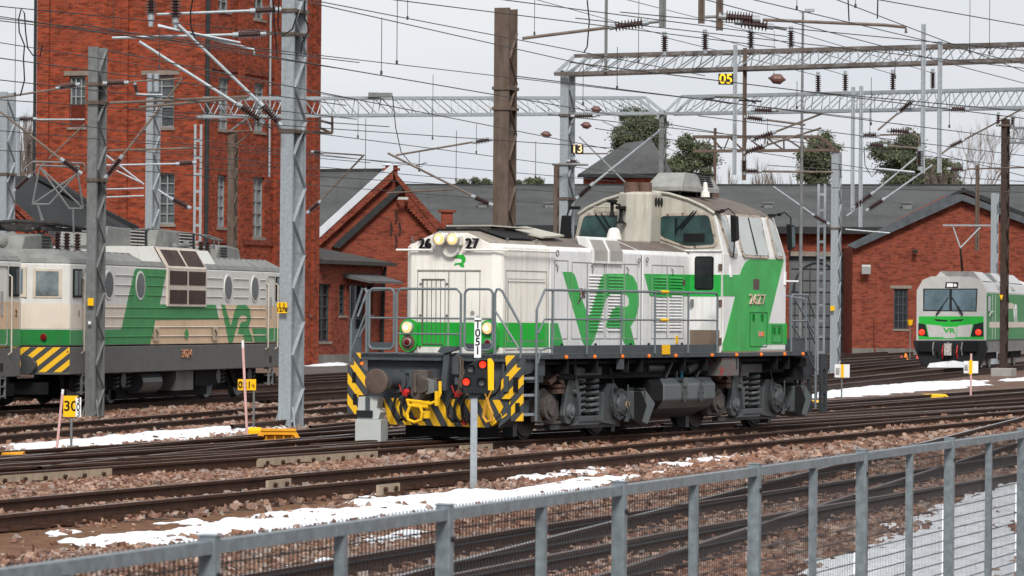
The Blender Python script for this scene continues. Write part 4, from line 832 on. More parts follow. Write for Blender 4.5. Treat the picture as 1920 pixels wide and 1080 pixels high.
mb = MB(); mb.tube([(11.86, 0, 1.45), (11.86, 0, 2.48), (11.92, 0, 2.54), (12.7, 0, 2.54), (13.1, 0, 2.1), (13.15, 0, .35)], .022, 7); mb.tube([(11.86, 0, 2.04), (12.6, 0, 2.04), (13.12, 0, 1.6)], .018, 6)
mb.tube([(12.62, 0, 1.45), (12.62, 0, 2.54)], .02, 6); mb.tube([(12.7, .9, 1.45), (12.7, .9, 2.5), (12.75, .6, 2.54), (12.95, .1, 2.45)], .02, 6); mb.tube([(12.62, 0, 1.5), (13.1, 0, 1.1)], .018, 6)
mb.tube([(13.1, .5, 1.2), (13.1, .5, 2.48), (13.16, .5, 2.53), (13.24, .5, 2.5), (13.9, .3, 1.75), (13.95, .3, .5)], .022, 7); mb.tube([(13.1, .5, 2.0), (13.9, .3, 1.2)], .018, 6); part(mb, 'rear_railing', HANDG)
mb = MB(); mb.bb(11.86, 12.6, .01, .03, 1.46, 1.66); mb.bb(12.78, 12.8, .1, 3.0, 1.46, 1.7); part(mb, 'rear_kick_plate', FRAMEG)
mb = MB(); mb.bb(12.85, 13.05, .35, .7, .35, 1.3); mb.bb(13.0, 13.6, .25, .3, .95, 1.45)
for x0, x1, z0, z1 in ((13.0, 13.12, .25, 1.0), (13.46, 13.6, .25, 1.0), (13.12, 13.46, .25, .42), (13.12, 13.46, .62, .70), (13.12, 13.46, .9, 1.0)): mb.bb(x0, x1, .25, .3, z0, z1)
for x0, x1, z0, z1 in ((13.75, 13.85, .25, 1.4), (13.98, 14.08, .25, 1.4), (13.85, 13.98, .25, .36), (13.85, 13.98, .62, .8), (13.85, 13.98, 1.1, 1.4)): mb.bb(x0, x1, .12, .17, z0, z1)
for z in (.38, .72, 1.06): mb.bb(13.1, 14.0, .3, .9, z-.015, z+.015)
part(mb, 'rear_steps', mat('step_dark_grey', (.035, .04, .045), .5, var=.2))
# side marker lamps
for x in (1.75, 2.9, 4.05, 5.19, 6.37, 8.03, 9.19, 10.39, 11.56, 12.5):
    mb = MB(); mb.lathe((x, -.02, 1.405), (x, .02, 1.405), [(0, .015), (.01, .03), (.04, .034)], 12); part(mb, 'side_marker', ORANGE)
# ----- running gear
def bogie(x0):
    b = MB(); b.bb(x0-.3, x0+3.2, .55, .66, .48, .78); b.bb(x0-.3, x0+3.2, 2.54, 2.65, .48, .78); b.bb(x0+.9, x0+2.0, .6, 2.6, .4, .7); fr = part(b, 'bogie_frame', UNDERG, bevel=.02)
    for x in (x0, x0+2.9):
        for y in (.80, 2.26):
            b = MB(); b.lathe((x, y-.03, .5), (x, y+.13, .5), [(0, .30), (.005, .45), (.03, .47), (.035, .50), (.12, .50), (.13, .54), (.16, .54)], 40); wh = part(b, 'wheel', WHEEL)
        b = MB(); b.cyl((x, .8, .5), (x, 2.4, .5), .1, 12); part(b, 'axle', DARK)
    # first axle box, guide arm, springs, second axle box
    b = MB(); b.prism([(x0-.25, .44, .30), (x0-.25, .44, .82), (x0+.05, .44, .88), (x0+.5, .44, .68), (x0+.62, .44, .62), (x0+.62, .44, .38), (x0+.4, .44, .25)], (0, .12, 0)); b.cyl((x0+.05, .34, .55), (x0+.05, .46, .55), .22, 20); b.cyl((x0+.07, .30, .55), (x0+.07, .36, .55), .15, 20); part(b, 'axle_box', mat('axle_box_rusty', (.085, .075, .07), .6, var=.3, vscale=8, chip=(.12, .06, .04), chipt=.62), bevel=.01)
    b = MB(); b.prism([(x0+.62, .34, .40), (x0+.70, .34, .26), (x0+.85, .34, .24), (x0+1.0, .34, .34), (x0+1.3, .34, .60), (x0+1.2, .34, 1.0), (x0+1.05, .34, 1.12), (x0+.82, .34, 1.08), (x0+.72, .34, .8)], (0, .1, 0)); part(b, 'guide_arm', UNDERG, bevel=.015)
    b = MB(); b.lathe((x0+.84, .26, .47), (x0+.84, .34, .47), [(0, .03), (.01, .07), (.03, .07), (.03, .12), (.08, .13)], 18); part(b, 'pivot_bolt', TANKG)
    b = MB(); b.lathe((x0+1.0, .28, .80), (x0+1.0, .34, .80), [(0, .04), (.06, .06)], 12); b.tube([(x0+1.0, .30, .85), (x0+.95, .3, 1.0), (x0+.92, .3, 1.3)], .015, 6); part(b, 'damper', UNDERG)
    b = MB(); b.bb(x0+1.12, x0+2.12, .28, .5, .28, .38); b.prism([(x0+1.12, .28, .38), (x0+1.18, .28, .38), (x0+1.18, .28, .78), (x0+1.02, .28, .78)], (0, .25, 0)); b.prism([(x0+2.06, .28, .38), (x0+2.12, .28, .38), (x0+2.12, .28, .78), (x0+2.08, .28, .78)], (0, .25, 0)); b.prism([(x0+1.12, .3, .30), (x0+2.12, .3, .30), (x0+1.95, .3, .22), (x0+.9, .3, .22)], (0, .2, 0)); part(b, 'spring_seat', UNDERG, bevel=.01)
    b = MB(); b.bb(x0+1.08, x0+2.1, .32, .55, 1.06, 1.22); b.bb(x0+1.0, x0+1.35, .28, .32, 1.0, 1.2); part(b, 'spring_beam', mat('beam_grey', (.10, .10, .095), .6, var=.2))
    b = MB(); b.spring((x0+1.36, .42), .10, .032, .40, 1.06, 6.5); part(b, 'coil_spring', UNDERG)
    b = MB(); b.spring((x0+1.82, .42), .14, .036, .40, 1.06, 6.5); part(b, 'coil_spring', UNDERG)
    b = MB(); b.prism([(x0+2.1, .40, .26), (x0+2.1, .40, .6), (x0+2.5, .40, .92), (x0+2.85, .40, .92), (x0+3.2, .40, .70), (x0+3.25, .40, .35), (x0+2.9, .40, .2)], (0, .12, 0)); b.lathe((x0+2.9, .24, .56), (x0+2.9, .42, .56), [(0, .10), (.02, .17), (.06, .2), (.06, .27), (.18, .29)], 20)
    for k in range(8): a = k*PI/4; b.cyl((x0+2.9+.23*math.cos(a), .27, .56+.23*math.sin(a)), (x0+2.9+.23*math.cos(a), .31, .56+.23*math.sin(a)), .022, 6)
    part(b, 'gear_case', UNDERG)
    b = MB(); b.prism([(x0-.1, .3, 1.0), (x0+.25, .3, 1.12), (x0+.55, .3, .98), (x0+.5, .3, .92), (x0+.25, .3, 1.02), (x0+.0, .3, .93)], (0, .2, 0)); b.bb(x0+.3, x0+.5, .28, .5, .78, .86); b.bb(x0+.28, x0+.52, .28, .5, .88, .94); part(b, 'spring_hanger', RUSTM)
    b = MB(); b.tube([(x0+2.4, .3, 1.2), (x0+2.5, .28, .95), (x0+2.45, .28, .7), (x0+2.6, .28, .35), (x0+2.8, .28, .28)], .014, 6); b.tube([(x0+2.7, .26, .45), (x0+3.2, .3, .30), (x0+3.6, .35, .42)], .02, 6); b.tube([(x0+.95, .3, 1.37), (x0+.97, .28, 1.1), (x0+.93, .28, .9)], .014, 6)
    b.tube([(x0+3.0, .22, .9), (x0+2.95, .2, .6), (x0+3.05, .2, .4), (x0+3.2, .22, .3)], .013, 6); b.bb(x0+.4, x0+3.3, .5, .62, .16, .24); b.cyl((x0+3.1, .3, .25), (x0+3.1, .3, .45), .05); part(b, 'pipes', UNDERG)
    b = MB(); b.bb(x0-.6, x0-.45, .72, .9, .06, .45); part(b, 'brake_shoe', UNDERG); b = MB(); b.bb(x0+3.4, x0+3.55, .72, .9, .06, .45); part(b, 'brake_shoe', UNDERG)
bogie(1.77); bogie(9.09)
mb = MB(); mb.lathe((4.78, .22, .55), (4.78, .30, .55), [(0, .07), (.08, .07)], 10); part(mb, 'generator_cap', mat('brass_cap', (.30, .20, .13), .5, var=.2))
for x0 in (5.02, 12.62):                              # hexagonal sand boxes
    mb = MB(); mb.prism([(x0, .22, .78), (x0+.55, .22, .78), (x0+.95, .22, .55), (x0+.62, .22, .18), (x0+.1, .22, .28)], (0, .55, 0)); sb = part(mb, 'sand_box', TANKG, bevel=.02)
    mb = MB(); mb.prism([(x0, .219, .78), (x0+.30, .219, .78), (x0+.55, .219, .52), (x0+.30, .219, .18), (x0+.05, .219, .25)], (0, -.006, 0)); mb.build('box_front', DARK, sb); mb = MB(); mb.cyl((x0+.4, .5, .78), (x0+.4, .5, .84), .09); mb.bar((x0+.42, .2, .82), (x0+.4, .5, .82), .02); mb.bar((x0+.42, .2, .82), (x0+.45, .2, .65), .02); mb.build('filler_lid', UNDERG, sb)
# fuel tank
TP = [(.30, 1.0), (.30, .95), (.22, .88), (.22, .60), (.34, .45), (.75, .26), (2.45, .26), (2.86, .45), (2.98, .6), (2.98, .9), (2.9, 1.0)]
mb = MB(); mb.prism([(6.35, y, z) for y, z in TP], (2.35, 0, 0)); tk = part(mb, 'fuel_tank', TANKG, bevel=.06)
mb = MB(); mb.prism([(6.34, y, z) for y, z in [(.3, .98), (.24, .88), (.24, .6), (.36, .46), (.76, .28), (2.3, .28), (2.3, 1.0)]], (-.55, 0, 0)); mb.build('tank_end', DARK, tk)
for x in (7.25, 8.0):
    P = [(x+.12*math.cos(t), .72+.17*math.sin(t)) for t in [k*PI/12 for k in range(24)]]; mb = MB(); mb.prism([(a, .205, b) for a, b in P], (0, .02, 0))
    for k in range(8): t = k*PI/4; mb.cyl((x+.085*math.cos(t), .19, .72+.135*math.sin(t)), (x+.085*math.cos(t), .206, .72+.135*math.sin(t)), .012, 6)
    mb.build('inspection_cover', UNDERG, tk)
mb = MB(); mb.bb(7.15, 7.35, .19, .23, .84, 1.0); mb.build('level_gauge', TANKG, tk); mb = MB(); mb.cyl((7.3, .3, 1.0), (7.3, .3, 1.15), .03); mb.bar((7.25, .3, 1.15), (7.4, .3, 1.17), .03); mb.build('filler_tap', mat('blue_tap', (.03, .18, .28)), tk)
for a_, b_ in (((6.55, .3, 1.0), (6.85, .25, 1.36)), ((7.95, .3, 1.0), (8.3, .25, 1.37)), ((7.05, .3, 1.0), (7.05, .3, 1.37))): mb = MB(); mb.bar(a_, b_, .05); part(mb, 'tank_hanger', UNDERG)
for a_, b_ in (((7.6, .35, 1.12), (7.9, .3, 1.22)), ((5.9, .4, 1.18), (6.6, .4, 1.18))): mb = MB(); mb.cyl(a_, b_, .09); part(mb, 'air_filter', UNDERG)
mb = MB(); mb.bb(8.62, 9.42, .06, .45, 1.02, 1.35); part(mb, 'equipment_box', mat('box_grey_redworn', (.13, .13, .125), .6, var=.1, chip=(.35, .03, .02), chipt=.57))
mb = MB(); mb.bb(4.0, 4.15, .02, .1, 1.18, 1.36); mb.bb(.75, 1.1, .1, .4, 1.1, 1.36); mb.bb(.6, 1.25, .2, .6, .98, 1.1); part(mb, 'side_brackets', FRAMEG)
mb = MB(); mb.bb(12.55, 13.0, .2, 2.9, .9, 1.36); mb.bb(12.6, 12.9, .1, .5, 1.15, 1.33); mb.bb(12.1, 12.5, .2, .5, .85, .95); part(mb, 'rear_beam', DARK)

# ================================================================= BUILDINGS
def wall(mb, O, Rv, Iv, u0, u1, z0, z1, ops, depth=.25):
    O, Rv, Iv = Vector(O), Vector(Rv), Vector(Iv); U = sorted({u0, u1, *[v for o in ops for v in o[:2]]}); Zs = sorted({z0, z1, *[v for o in ops for v in o[2:4]]})
    p = lambda u, z, d=0: O+Rv*u+Iv*d+Vector((0, 0, z))
    for a, b in zip(U[:-1], U[1:]):
        for c, d in zip(Zs[:-1], Zs[1:]):
            if any(o[0] <= a and b <= o[1] and o[2] <= c and d <= o[3] for o in ops): continue
            mb.quad(p(a, c), p(b, c), p(b, d), p(a, d))
    for o in ops:
        a, b, c, d = o[:4]
        mb.quad(p(a, c), p(a, d), p(a, d, depth), p(a, c, depth)); mb.quad(p(b, c), p(b, c, depth), p(b, d, depth), p(b, d))
        mb.quad(p(a, d), p(b, d), p(b, d, depth), p(a, d, depth)); mb.quad(p(a, c), p(a, c, depth), p(b, c, depth), p(b, c))
def window(parent, O, Rv, Iv, op, nx, nz, fr=None, gl=None, depth=.16, lower=None, name='window', lintel=True, arch=False):
    O, Rv, Iv = Vector(O), Vector(Rv), Vector(Iv); a, b, c, d = op[:4]; Zv = Vector((0, 0, 1)); fr = fr or WINFR; gl = gl or GLASSW
    P = lambda u, z, q: O+Rv*u+Zv*z+Iv*q
    def bx(mb, u0, u1, z0, z1, q0, q1, mi=0):
        mb.prism([P(u0, z0, q0), P(u1, z0, q0), P(u1, z1, q0), P(u0, z1, q0)], Iv*(q1-q0), mi)
    t = .07; mb = MB()
    bx(mb, a, a+t, c, d, depth-.04, depth+.04); bx(mb, b-t, b, c, d, depth-.04, depth+.04); bx(mb, a+t, b-t, d-t, d, depth-.04, depth+.04); bx(mb, a+t, b-t, c, c+t, depth-.04, depth+.04)
    for i in range(1, nx): u = a+(b-a)*i/nx; bx(mb, u-.03, u+.03, c+t, d-t, depth-.03, depth+.02)
    for i in range(1, nz): z = c+(d-c)*i/nz; bx(mb, a+t, b-t, z-.025, z+.025, depth-.026, depth+.018)
    w_ = mb.build(name, fr, parent)
    mb = MB(); bx(mb, a, b, c, d, depth+.045, depth+.08); mb.build('pane', gl, w_)
    if lower: mb = MB(); bx(mb, a+.02, b-.02, c, c+(d-c)*lower[0], depth-.06, depth-.042); mb.build('board', lower[1], w_)
    if lintel: mb = MB(); bx(mb, a-.25, b+.25, d+.03, d+.22, -.04, -.003); mb.build('lintel', LINTEL, w_)
    mb = MB(); bx(mb, a-.08, b+.08, c-.12, c-.005, -.06, .08); mb.build('sill', LINTEL, w_)
    return w_
def lamp_on_wall(p, s=1): pass
# ---- brick tower
tc_ = AT(384, 587, 170); TF = Frame(tc_.x, tc_.y, R(109))
tower = empty('brick_tower', TF.o, TF.rz, 'tall red brick tower block with tall narrow windows behind the electric locomotives', 'building')
TW = -TF.inv(70, 300, y=0)[0]; TD = TF.inv(595, 300, x=0)[1]; TH = 22
def opL(x0, x1, y0, y1):
    a, b = TF.inv(x0, (y0+y1)/2, y=0), TF.inv(x1, (y0+y1)/2, y=0); c = TF.inv((x0+x1)/2, y0, y=0); d = TF.inv((x0+x1)/2, y1, y=0); return (a[0], b[0], d[2], c[2])
def opR(x0, x1, y0, y1):
    a, b = TF.inv(x0, (y0+y1)/2, x=0), TF.inv(x1, (y0+y1)/2, x=0); c = TF.inv((x0+x1)/2, y0, x=0); d = TF.inv((x0+x1)/2, y1, x=0); return (a[1], b[1], d[2], c[2])
oL = [opL(130, 160, 143, 238), opL(275, 326, 142, 239), opL(296, 327, 325, 420)]
oR = [opR(410, 431, 145, 243), opR(477, 497, 155, 247), opR(408, 425, 328, 426), opR(475, 496, 332, 445), opR(410, 431, -70, 20), opR(477, 497, -60, 36), opR(408, 424, 500, 590), opR(475, 492, 505, 590), opR(563, 581, 530, 590)]
mb = MB(); wall(mb, (0, 0, 0), (1, 0, 0), (0, 1, 0), -TW, 0, -.2, TH, oL); wall(mb, (0, 0, 0), (0, 1, 0), (-1, 0, 0), 0, TD, -.2, TH, oR)
mb.quad((-TW, 0, -.2), (-TW, 0, TH), (-TW, TD, TH), (-TW, TD, -.2)); mb.quad((-TW, TD, -.2), (-TW, TD, TH), (0, TD, TH), (0, TD, -.2)); mb.quad((-TW, 0, TH), (0, 0, TH), (0, TD, TH), (-TW, TD, TH))
mb.build('wall', BRICKT, tower)
for i, o in enumerate(oL): window(tower, (0, 0, 0), (1, 0, 0), (0, 1, 0), o, 3 if i == 0 else 2, 5, WINFR, GLASSW, lower=(.45, mat('dark_red_board', (.10, .02, .012), .7, var=.2)) if i == 0 else None, lintel=i < 2)
for i, o in enumerate(oR): window(tower, (0, 0, 0), (0, 1, 0), (-1, 0, 0), o, 2, 5, WINFR, mat('pale_window_glass', (.20, .22, .22), .15, var=.4, vscale=2) if i < 4 else GLASSW, lintel=False)
def pil(a, b, face, pr=.14, z0=-.2, z1=TH):
    mb = MB()
    if face == 'L': mb.bb(a, b, -pr, -.003, z0, z1)
    else: mb.bb(.003, pr, a, b, z0, z1)
    mb.build('pilaster', BRICKT, tower)
def xl(px): return TF.inv(px, 300, y=0)[0]
def yr(px): return TF.inv(px, 300, x=0)[1]
pil(-TW+.0, -TW+.55, 'L'); pil(xl(228), xl(240), 'L'); pil(xl(365), -.003, 'L')
pil(0, yr(390), 'R'); pil(yr(443), yr(452), 'R'); pil(yr(512), yr(524), 'R'); pil(yr(572), yr(580), 'R', .1); pil(TD-.7, TD, 'R')
mb = MB(); mb.tube([(.12, -.22, -.2), (.12, -.22, TH)], .10, 8); mb.build('downpipe', ROOFD, tower)
mb = MB(); mb.tube([(-TW-.1, -.1, -.2), (-TW-.1, -.1, TH)], .07, 8); mb.build('downpipe', ROOFD, tower)
for z in (TF.inv(384, 455, y=0)[2], TF.inv(384, 128, y=0)[2]): mb = MB(); mb.bb(.004, .07, yr(391), yr(442), z, z+.22); mb.bb(.004, .07, yr(453), yr(511), z, z+.22); mb.build('string_course', BRICKD, tower)
mb = MB(); mb.tube([(.3, yr(493), 8), (.3, yr(493), TH)], .05, 6); mb.build('conduit', GALV, tower)
# ---- low annex with flat dark roof
AO = AT(596, 587, 183.5); AF = Frame(AO.x, AO.y, R(109)); annex = empty('brick_annex', AF.o, AF.rz, 'low red brick annex with dark flat roof, arched windows and grey door', 'building')
AL = AF.inv(718, 560, x=0)[1]; AZ = AF.inv(660, 497, x=0)[2]
def opA(x0, x1, y0, y1):
    a, b = AF.inv(x0, (y0+y1)/2, x=0), AF.inv(x1, (y0+y1)/2, x=0); c = AF.inv((x0+x1)/2, y0, x=0); d = AF.inv((x0+x1)/2, y1, x=0); return (a[1], b[1], d[2], c[2])
oA = [opA(598, 620, 532, 640), opA(636, 649, 533, 591), opA(655, 683, 533, 662), opA(688, 699, 533, 590)]
mb = MB(); wall(mb, (0, 0, 0), (0, 1, 0), (-1, 0, 0), 0, AL, -.2, AZ, oA); mb.quad((0, AL, -.2), (-9, AL, -.2), (-9, AL, AZ), (0, AL, AZ)); mb.build('wall', BRICKG, annex)
mb = MB(); mb.prism([(.5, -.3, AZ), (.5, AL+.5, AZ), (-9, AL+.5, AZ), (-9, -.3, AZ)], (0, 0, .16)); mb.add([(.4, -.2, AZ+.17), (.4, AL+.4, AZ+.17), (-9, AL+.4, AZ+.17), (-9, -.2, AZ+.17), (-4, 0, AZ+1.35), (-4, AL-6, AZ+1.35)], [(0, 1, 5, 4), (1, 2, 5), (2, 3, 4, 5), (3, 0, 4)]); mb.build('roof', mat('annex_roof', (.055, .052, .048), .85, var=.2), annex)
for i, o in enumerate(oA):
    if i == 2: window(annex, (0, 0, 0), (0, 1, 0), (-1, 0, 0), o, 2, 4, mat('grey_blue_door', (.10, .12, .14)), GLASSD, name='door', lintel=False, lower=(.35, mat('grey_blue_door', (.10, .12, .14))))
    else: window(annex, (0, 0, 0), (0, 1, 0), (-1, 0, 0), o, 2, 5, mat('dark_frame', (.05, .06, .065)), GLASSD, lintel=False)
c0, c1 = oA[2][0]-.8, oA[2][1]+1.6; mb = MB(); mb.prism([(.003, c0, oA[2][3]+.5), (1.3, c0, oA[2][3]+.15), (1.3, c0, oA[2][3]+.05), (.003, c0, oA[2][3]+.3)], (0, c1-c0, 0)); mb.build('door_canopy', mat('canopy_grey', (.10, .10, .10)), annex)
mb = MB(); mb.tube([(.15, AL-.1, AZ-.05), (.15, AL-.3, AZ-.5), (.1, AL-.35, 0)], .09, 8); mb.build('downpipe', ROOFD, annex)
mb = MB(); mb.bb(.003, .18, -.2, AL, -.2, AF.inv(650, 664, x=0)[2]); mb.build('plinth', STONEB, annex)
# ---- gable building
def YP(px, py, Y): return AT(px, py, Y)
def facade(name, label, pts, Y, th_, depth_, m, off_=(0, 1, 0)):
    pass
GY = 204; gb = empty('gabled_brick_house', (0, GY, 0), 0, 'red brick gable end with white sheet coping and a chimney at its peak', 'building')
def L_(px, py, dy=0, Y=GY): p = AT(px, py, Y+dy); return Vector((p.x, p.y-GY, p.z))
ap = L_(737, 330); le = L_(598, 462); ri = L_(836, 428); bl = L_(598, 690); br = L_(836, 690); bl.z = br.z = -.2
mb = MB(); mb.prism([bl, br, ri, ap, le], (0, 14, 0)); mb.build('wall', BRICKG, gb)
mb = MB(); mb.prism([L_(590, 452, -.4), L_(598, 462, -.4), L_(737, 336, -.4), L_(737, 318, -.4)], (0, .9, 0)); mb.build('brick_verge', BRICKD, gb)
mb = MB(); mb.prism([L_(737, 317, -.4), L_(737, 300, -.4)+Vector((0, 1.2, 0)), L_(590, 434, -.4)+Vector((0, 1.2, 0)), L_(590, 451, -.4)], (0, .02, .05)); mb.prism([L_(591, 453, -.45), L_(737, 319, -.45), L_(737, 305, -.45), L_(588, 440, -.45)], (0, .9, 0)); mb.build('white_coping', METALW, gb)
mb = MB(); mb.prism([L_(622, 462, -.35), L_(636, 466, -.35), L_(760, 352, -.35), L_(752, 344, -.35)], (0, .33, 0)); mb.build('dark_drip_band', ROOFD, gb)
mb = MB(); mb.prism([L_(737, 318, -.4), L_(742, 336, -.4), L_(820, 432, -.4), L_(836, 432, -.4)], (0, .9, 0)); mb.build('brick_verge', BRICKD, gb)
mb = MB()
for i in range(13): c = L_(762+i*4.6, 368+i*5.3, -.2); mb.box(c, (.12, .3, 1.0-.02*i))
mb.build('corbel_course', BRICKD, gb)
mb = MB()
for (a, b, c, d) in ((742, 393, 744, 405), (744, 405, 742, 418), (733, 417, 735, 428), (735, 428, 733, 441), (749, 418, 751, 429), (751, 429, 749, 441), (742, 440, 744, 452), (744, 452, 742, 465)): mb.bar(L_(a, b, -.06), L_(c, d, -.06), .07)
mb.build('wall_anchors', SEAM, gb)
mb = MB(); c = L_(734, 320, .5); mb.bb(c.x-.30, c.x+.30, c.y-.4, c.y+.4, c.z-.6, c.z+.25); mb.bb(c.x-.42, c.x+.42, c.y-.5, c.y+.5, c.z+.02, c.z+.12); ch = mb.build('chimney', BRICKT, gb); mb = MB(); mb.prism([(c.x-.48, c.y-.5, c.z+.26), (c.x+.48, c.y-.5, c.z+.26), (c.x+.2, c.y, c.z+.42), (c.x-.2, c.y, c.z+.42)], (0, .9, 0)); mb.build('chimney_cap', METALW, ch)
mb = MB(); c = L_(686, 321, -.3); 
mb.prism([L_(829, 425, 1), L_(862, 425, 1), L_(862, 398, 1), L_(829, 398, 1)], (0, .9, 0)) if 0 else None
c = L_(838, 402, .8); mb.bb(c.x-.3, c.x+.3, c.y-.3, c.y+.3, c.z-.6, c.z+.1); mb.bb(c.x-.45, c.x+.45, c.y-.4, c.y+.4, c.z+.1, c.z+.22, 0); mb.build('small_chimney', BRICKG, gb)
mb = MB(); c = L_(756, 372, -.7); mb.bar(L_(745, 374, -.2), c, .06); mb.box(c, (.5, .25, .12)); mb.build('wall_lamp', LGREY, gb)
# ---- long workshop roofs behind
def slab_house(name, label, px, Ye, Yr, wall_m, ridge, eave, door=None, back=18):
    x0, x1 = px; hs = empty(name, (0, Ye, 0), 0, label, 'building')
    E0, E1 = AT(x0, eave[0], Ye), AT(x1, eave[1], Ye); R0, R1 = AT(x0, ridge[0], Yr), AT(x1, ridge[1], Yr)
    o = Vector((0, Ye, 0)); sh = Vector((0, 0, .05))
    mb = MB(); mb.prism([E0-o+Vector((0, -.7, -.1)), E1-o+Vector((0, -.7, -.1)), R1-o, R0-o], sh); r_ = mb.build('roof', ROOFG, hs)
    mb = MB(); mb.prism([E0-o+Vector((0, -.85, -.35)), E1-o+Vector((0, -.85, -.35)), E1-o+Vector((0, -.85, .1)), E0-o+Vector((0, -.85, .1))], (0, .12, 0)); mb.build('eave_board', ROOFD, r_)
    mb = MB(); mb.prism([R0-o+Vector((0, -.3, -.3)), R1-o+Vector((0, -.3, -.3)), R1-o+Vector((0, -.3, .12)), R0-o+Vector((0, -.3, .12))], (0, .6, 0)); mb.build('ridge_cap', ROOFD, r_)
    mb = MB(); n_ = int((E1.x-E0.x)/1.15)
    for i in range(n_):
        t = (i+.5)/n_; mb.bar((E0-o+Vector((0, -.7, -.1))).lerp(E1-o+Vector((0, -.7, -.1)), t)+sh, (R0-o).lerp(R1-o, t)+sh, .05, .05)
    for t in (.33, .68): mb.bar((E0-o).lerp(R0-o, t)+sh, (E1-o).lerp(R1-o, t)+sh, .06, .03)
    mb.build('roof_seams', ROOFG, r_)
    mb = MB(); P = [Vector((E0.x, 0, -.2)), Vector((E1.x, 0, -.2)), E1-o-Vector((0, 0, .15)), E0-o-Vector((0, 0, .15))]
    if door:
        da = AT(door[0], door[2], Ye)-o; db = AT(door[1], door[3], Ye)-o; wall(mb, (0, 0, 0), (1, 0, 0), (0, 1, 0), E0.x, E1.x, -.2, min(E0.z, E1.z)-.15, [(da.x, db.x, -.2, da.z)], .4)
    else: mb.prism(P, (0, .3, 0))
    mb.build('wall', wall_m, hs); return hs
slab_house('long_roofed_shed', 'wide dark grey roof of the shed left of the white-coped gable', (480, 742), 212, 224, BRICKG, (322, 320), (470, 458))
lw = slab_house('long_brick_workshop', 'long brick workshop with low grey felt roof and tall grey arched doors', (752, 1960), 262, 280, BRICKD, (348, 349), (424, 431), door=(1480, 1586, 480, 663))
for px_ in (905, 1030, 1440, 1700):
    c = AT(px_, 392, 270)-Vector((0, 262, 0)); mb = MB(); mb.bb(c.x-.3, c.x+.3, c.y-.4, c.y+.2, c.z-.8, c.z+.35); mb.bb(c.x-.4, c.x+.4, c.y-.5, c.y+.3, c.z+.36, c.z+.44); mb.build('roof_vent', GALVD, lw)
o = Vector((0, 262, 0)); da = AT(1480, 480, 262)-o; db = AT(1586, 663, 262)-o
mb = MB(); mb.bb(da.x, db.x, .30, .40, -.2, da.z); dr = mb.build('shed_door', DOORG, lw)
mb = MB(); xm = (da.x+db.x)/2; wd = (db.x-da.x)
pts = [(xm+wd*.42*math.cos(t), .27, da.z-2.3+1.9*math.sin(t)) for t in [k*PI/16 for k in range(17)]]; mb.tube(pts, .07, 6)
for k in range(-3, 4): mb.bar((xm+k*wd*.13, .27, 0), (xm+k*wd*.13, .27, da.z-(.45+.14*k*k)), .06)
for k in range(1, 8): mb.bar((da.x+.15, .27, k*.75), (db.x-.15, .27, k*.75), .05)
mb.build('glazing_bars', mat('door_bars', (.035, .04, .045), .6, var=.1), dr)
mb = MB(); c = AT(1533, 478, 261.9)-o; mb.bb(da.x-.4, db.x+.4, -.08, -.003, da.z, da.z+.3); mb.build('door_lintel', LINTEL, lw)
for px in (1475, 1592): c = AT(px, 600, 262)-o; mb = MB(); mb.bb(c.x-.35, c.x+.1, -.22, -.003, -.2, 6.5); mb.build('door_pier', BRICKD, lw)
for (a, b, c, d) in ((965, 386, 990, 428), (1090, 352, 1200, 352)):
    pass
# right gable
gy = 254; rg = empty('brick_engine_shed', (0, gy, 0), 0, 'large red brick engine shed gable with dark sloped drip moulding and one window', 'building')
def Q_(px, py, dy=0): p = AT(px, py, gy+dy); return Vector((p.x, p.y-gy, p.z))
wL, wR = Q_(1598, 560).x, Q_(2020, 560).x
wo = (Q_(1676, 580).x, Q_(1702, 580).x, Q_(1690, 617).z, Q_(1690, 542).z); zt = Q_(1598, 462).z
mb = MB(); wall(mb, (0, 0, 0), (1, 0, 0), (0, 1, 0), wL, wR, -.2, zt, [wo]); P = [Vector((wL, 0, zt)), Vector((wR, 0, zt)), Q_(2020, 455), Q_(1915, 402), Q_(1806, 358)]
P[2] = Vector((wR, 0, max(P[2].z, zt+.01))); mb.prism(P, (0, 12, 0)); mb.quad((wL, 0, -.2), (wL, 0, zt), (wL, 7, zt), (wL, 7, -.2)); mb.build('wall', BRICKG, rg)
window(rg, (0, 0, 0), (1, 0, 0), (0, 1, 0), wo, 3, 5, mat('dark_frame', (.05, .06, .065)), GLASSD)
mb = MB(); mb.prism([Q_(1588, 460, -.5), Q_(1604, 466, -.5), Q_(1804, 376, -.5), Q_(1804, 364, -.5), Q_(1780, 366, -.5)], (0, .5, 0)); mb.prism([Q_(1804, 376, -.5), Q_(1804, 364, -.5), Q_(1940, 414, -.5), Q_(1940, 426, -.5)], (0, .5, 0)); mb.build('drip_moulding', mat('moulding_grey', (.075, .085, .095), .6, var=.3, vscale=2), rg)
mb = MB(); mb.prism([Q_(1660, 428, -.3), Q_(1700, 405, -.3), Q_(1808, 352, -.3), Q_(1808, 359, -.3), Q_(1700, 412, -.3)], (0, 1, 0)); mb.prism([Q_(1806, 352, -.3), Q_(1806, 360, -.3), Q_(1960, 424, -.3), Q_(1960, 414, -.3)], (0, 1, 0)); mb.build('roof_edge', ROOFD, rg)
mb = MB(); c = Q_(1597, 640); mb.bb(wL, wR, -.15, -.003, -.2, Q_(1640, 653).z); mb.build('plinth', STONEB, rg)
mb = MB(); c = Q_(1624, 505, -.6); mb.box(c, (.55, .3, .5), Matrix.Rotation(.4, 3, 'X')); mb.bar(c, c+Vector((0, .6, .1)), .08); mb.build('floodlight', LGREY, rg)
mb = MB(); c = Q_(1716, 472, -.4); mb.box(c, (.3, .4, .18)); mb.build('wall_lamp', SEAM, rg)
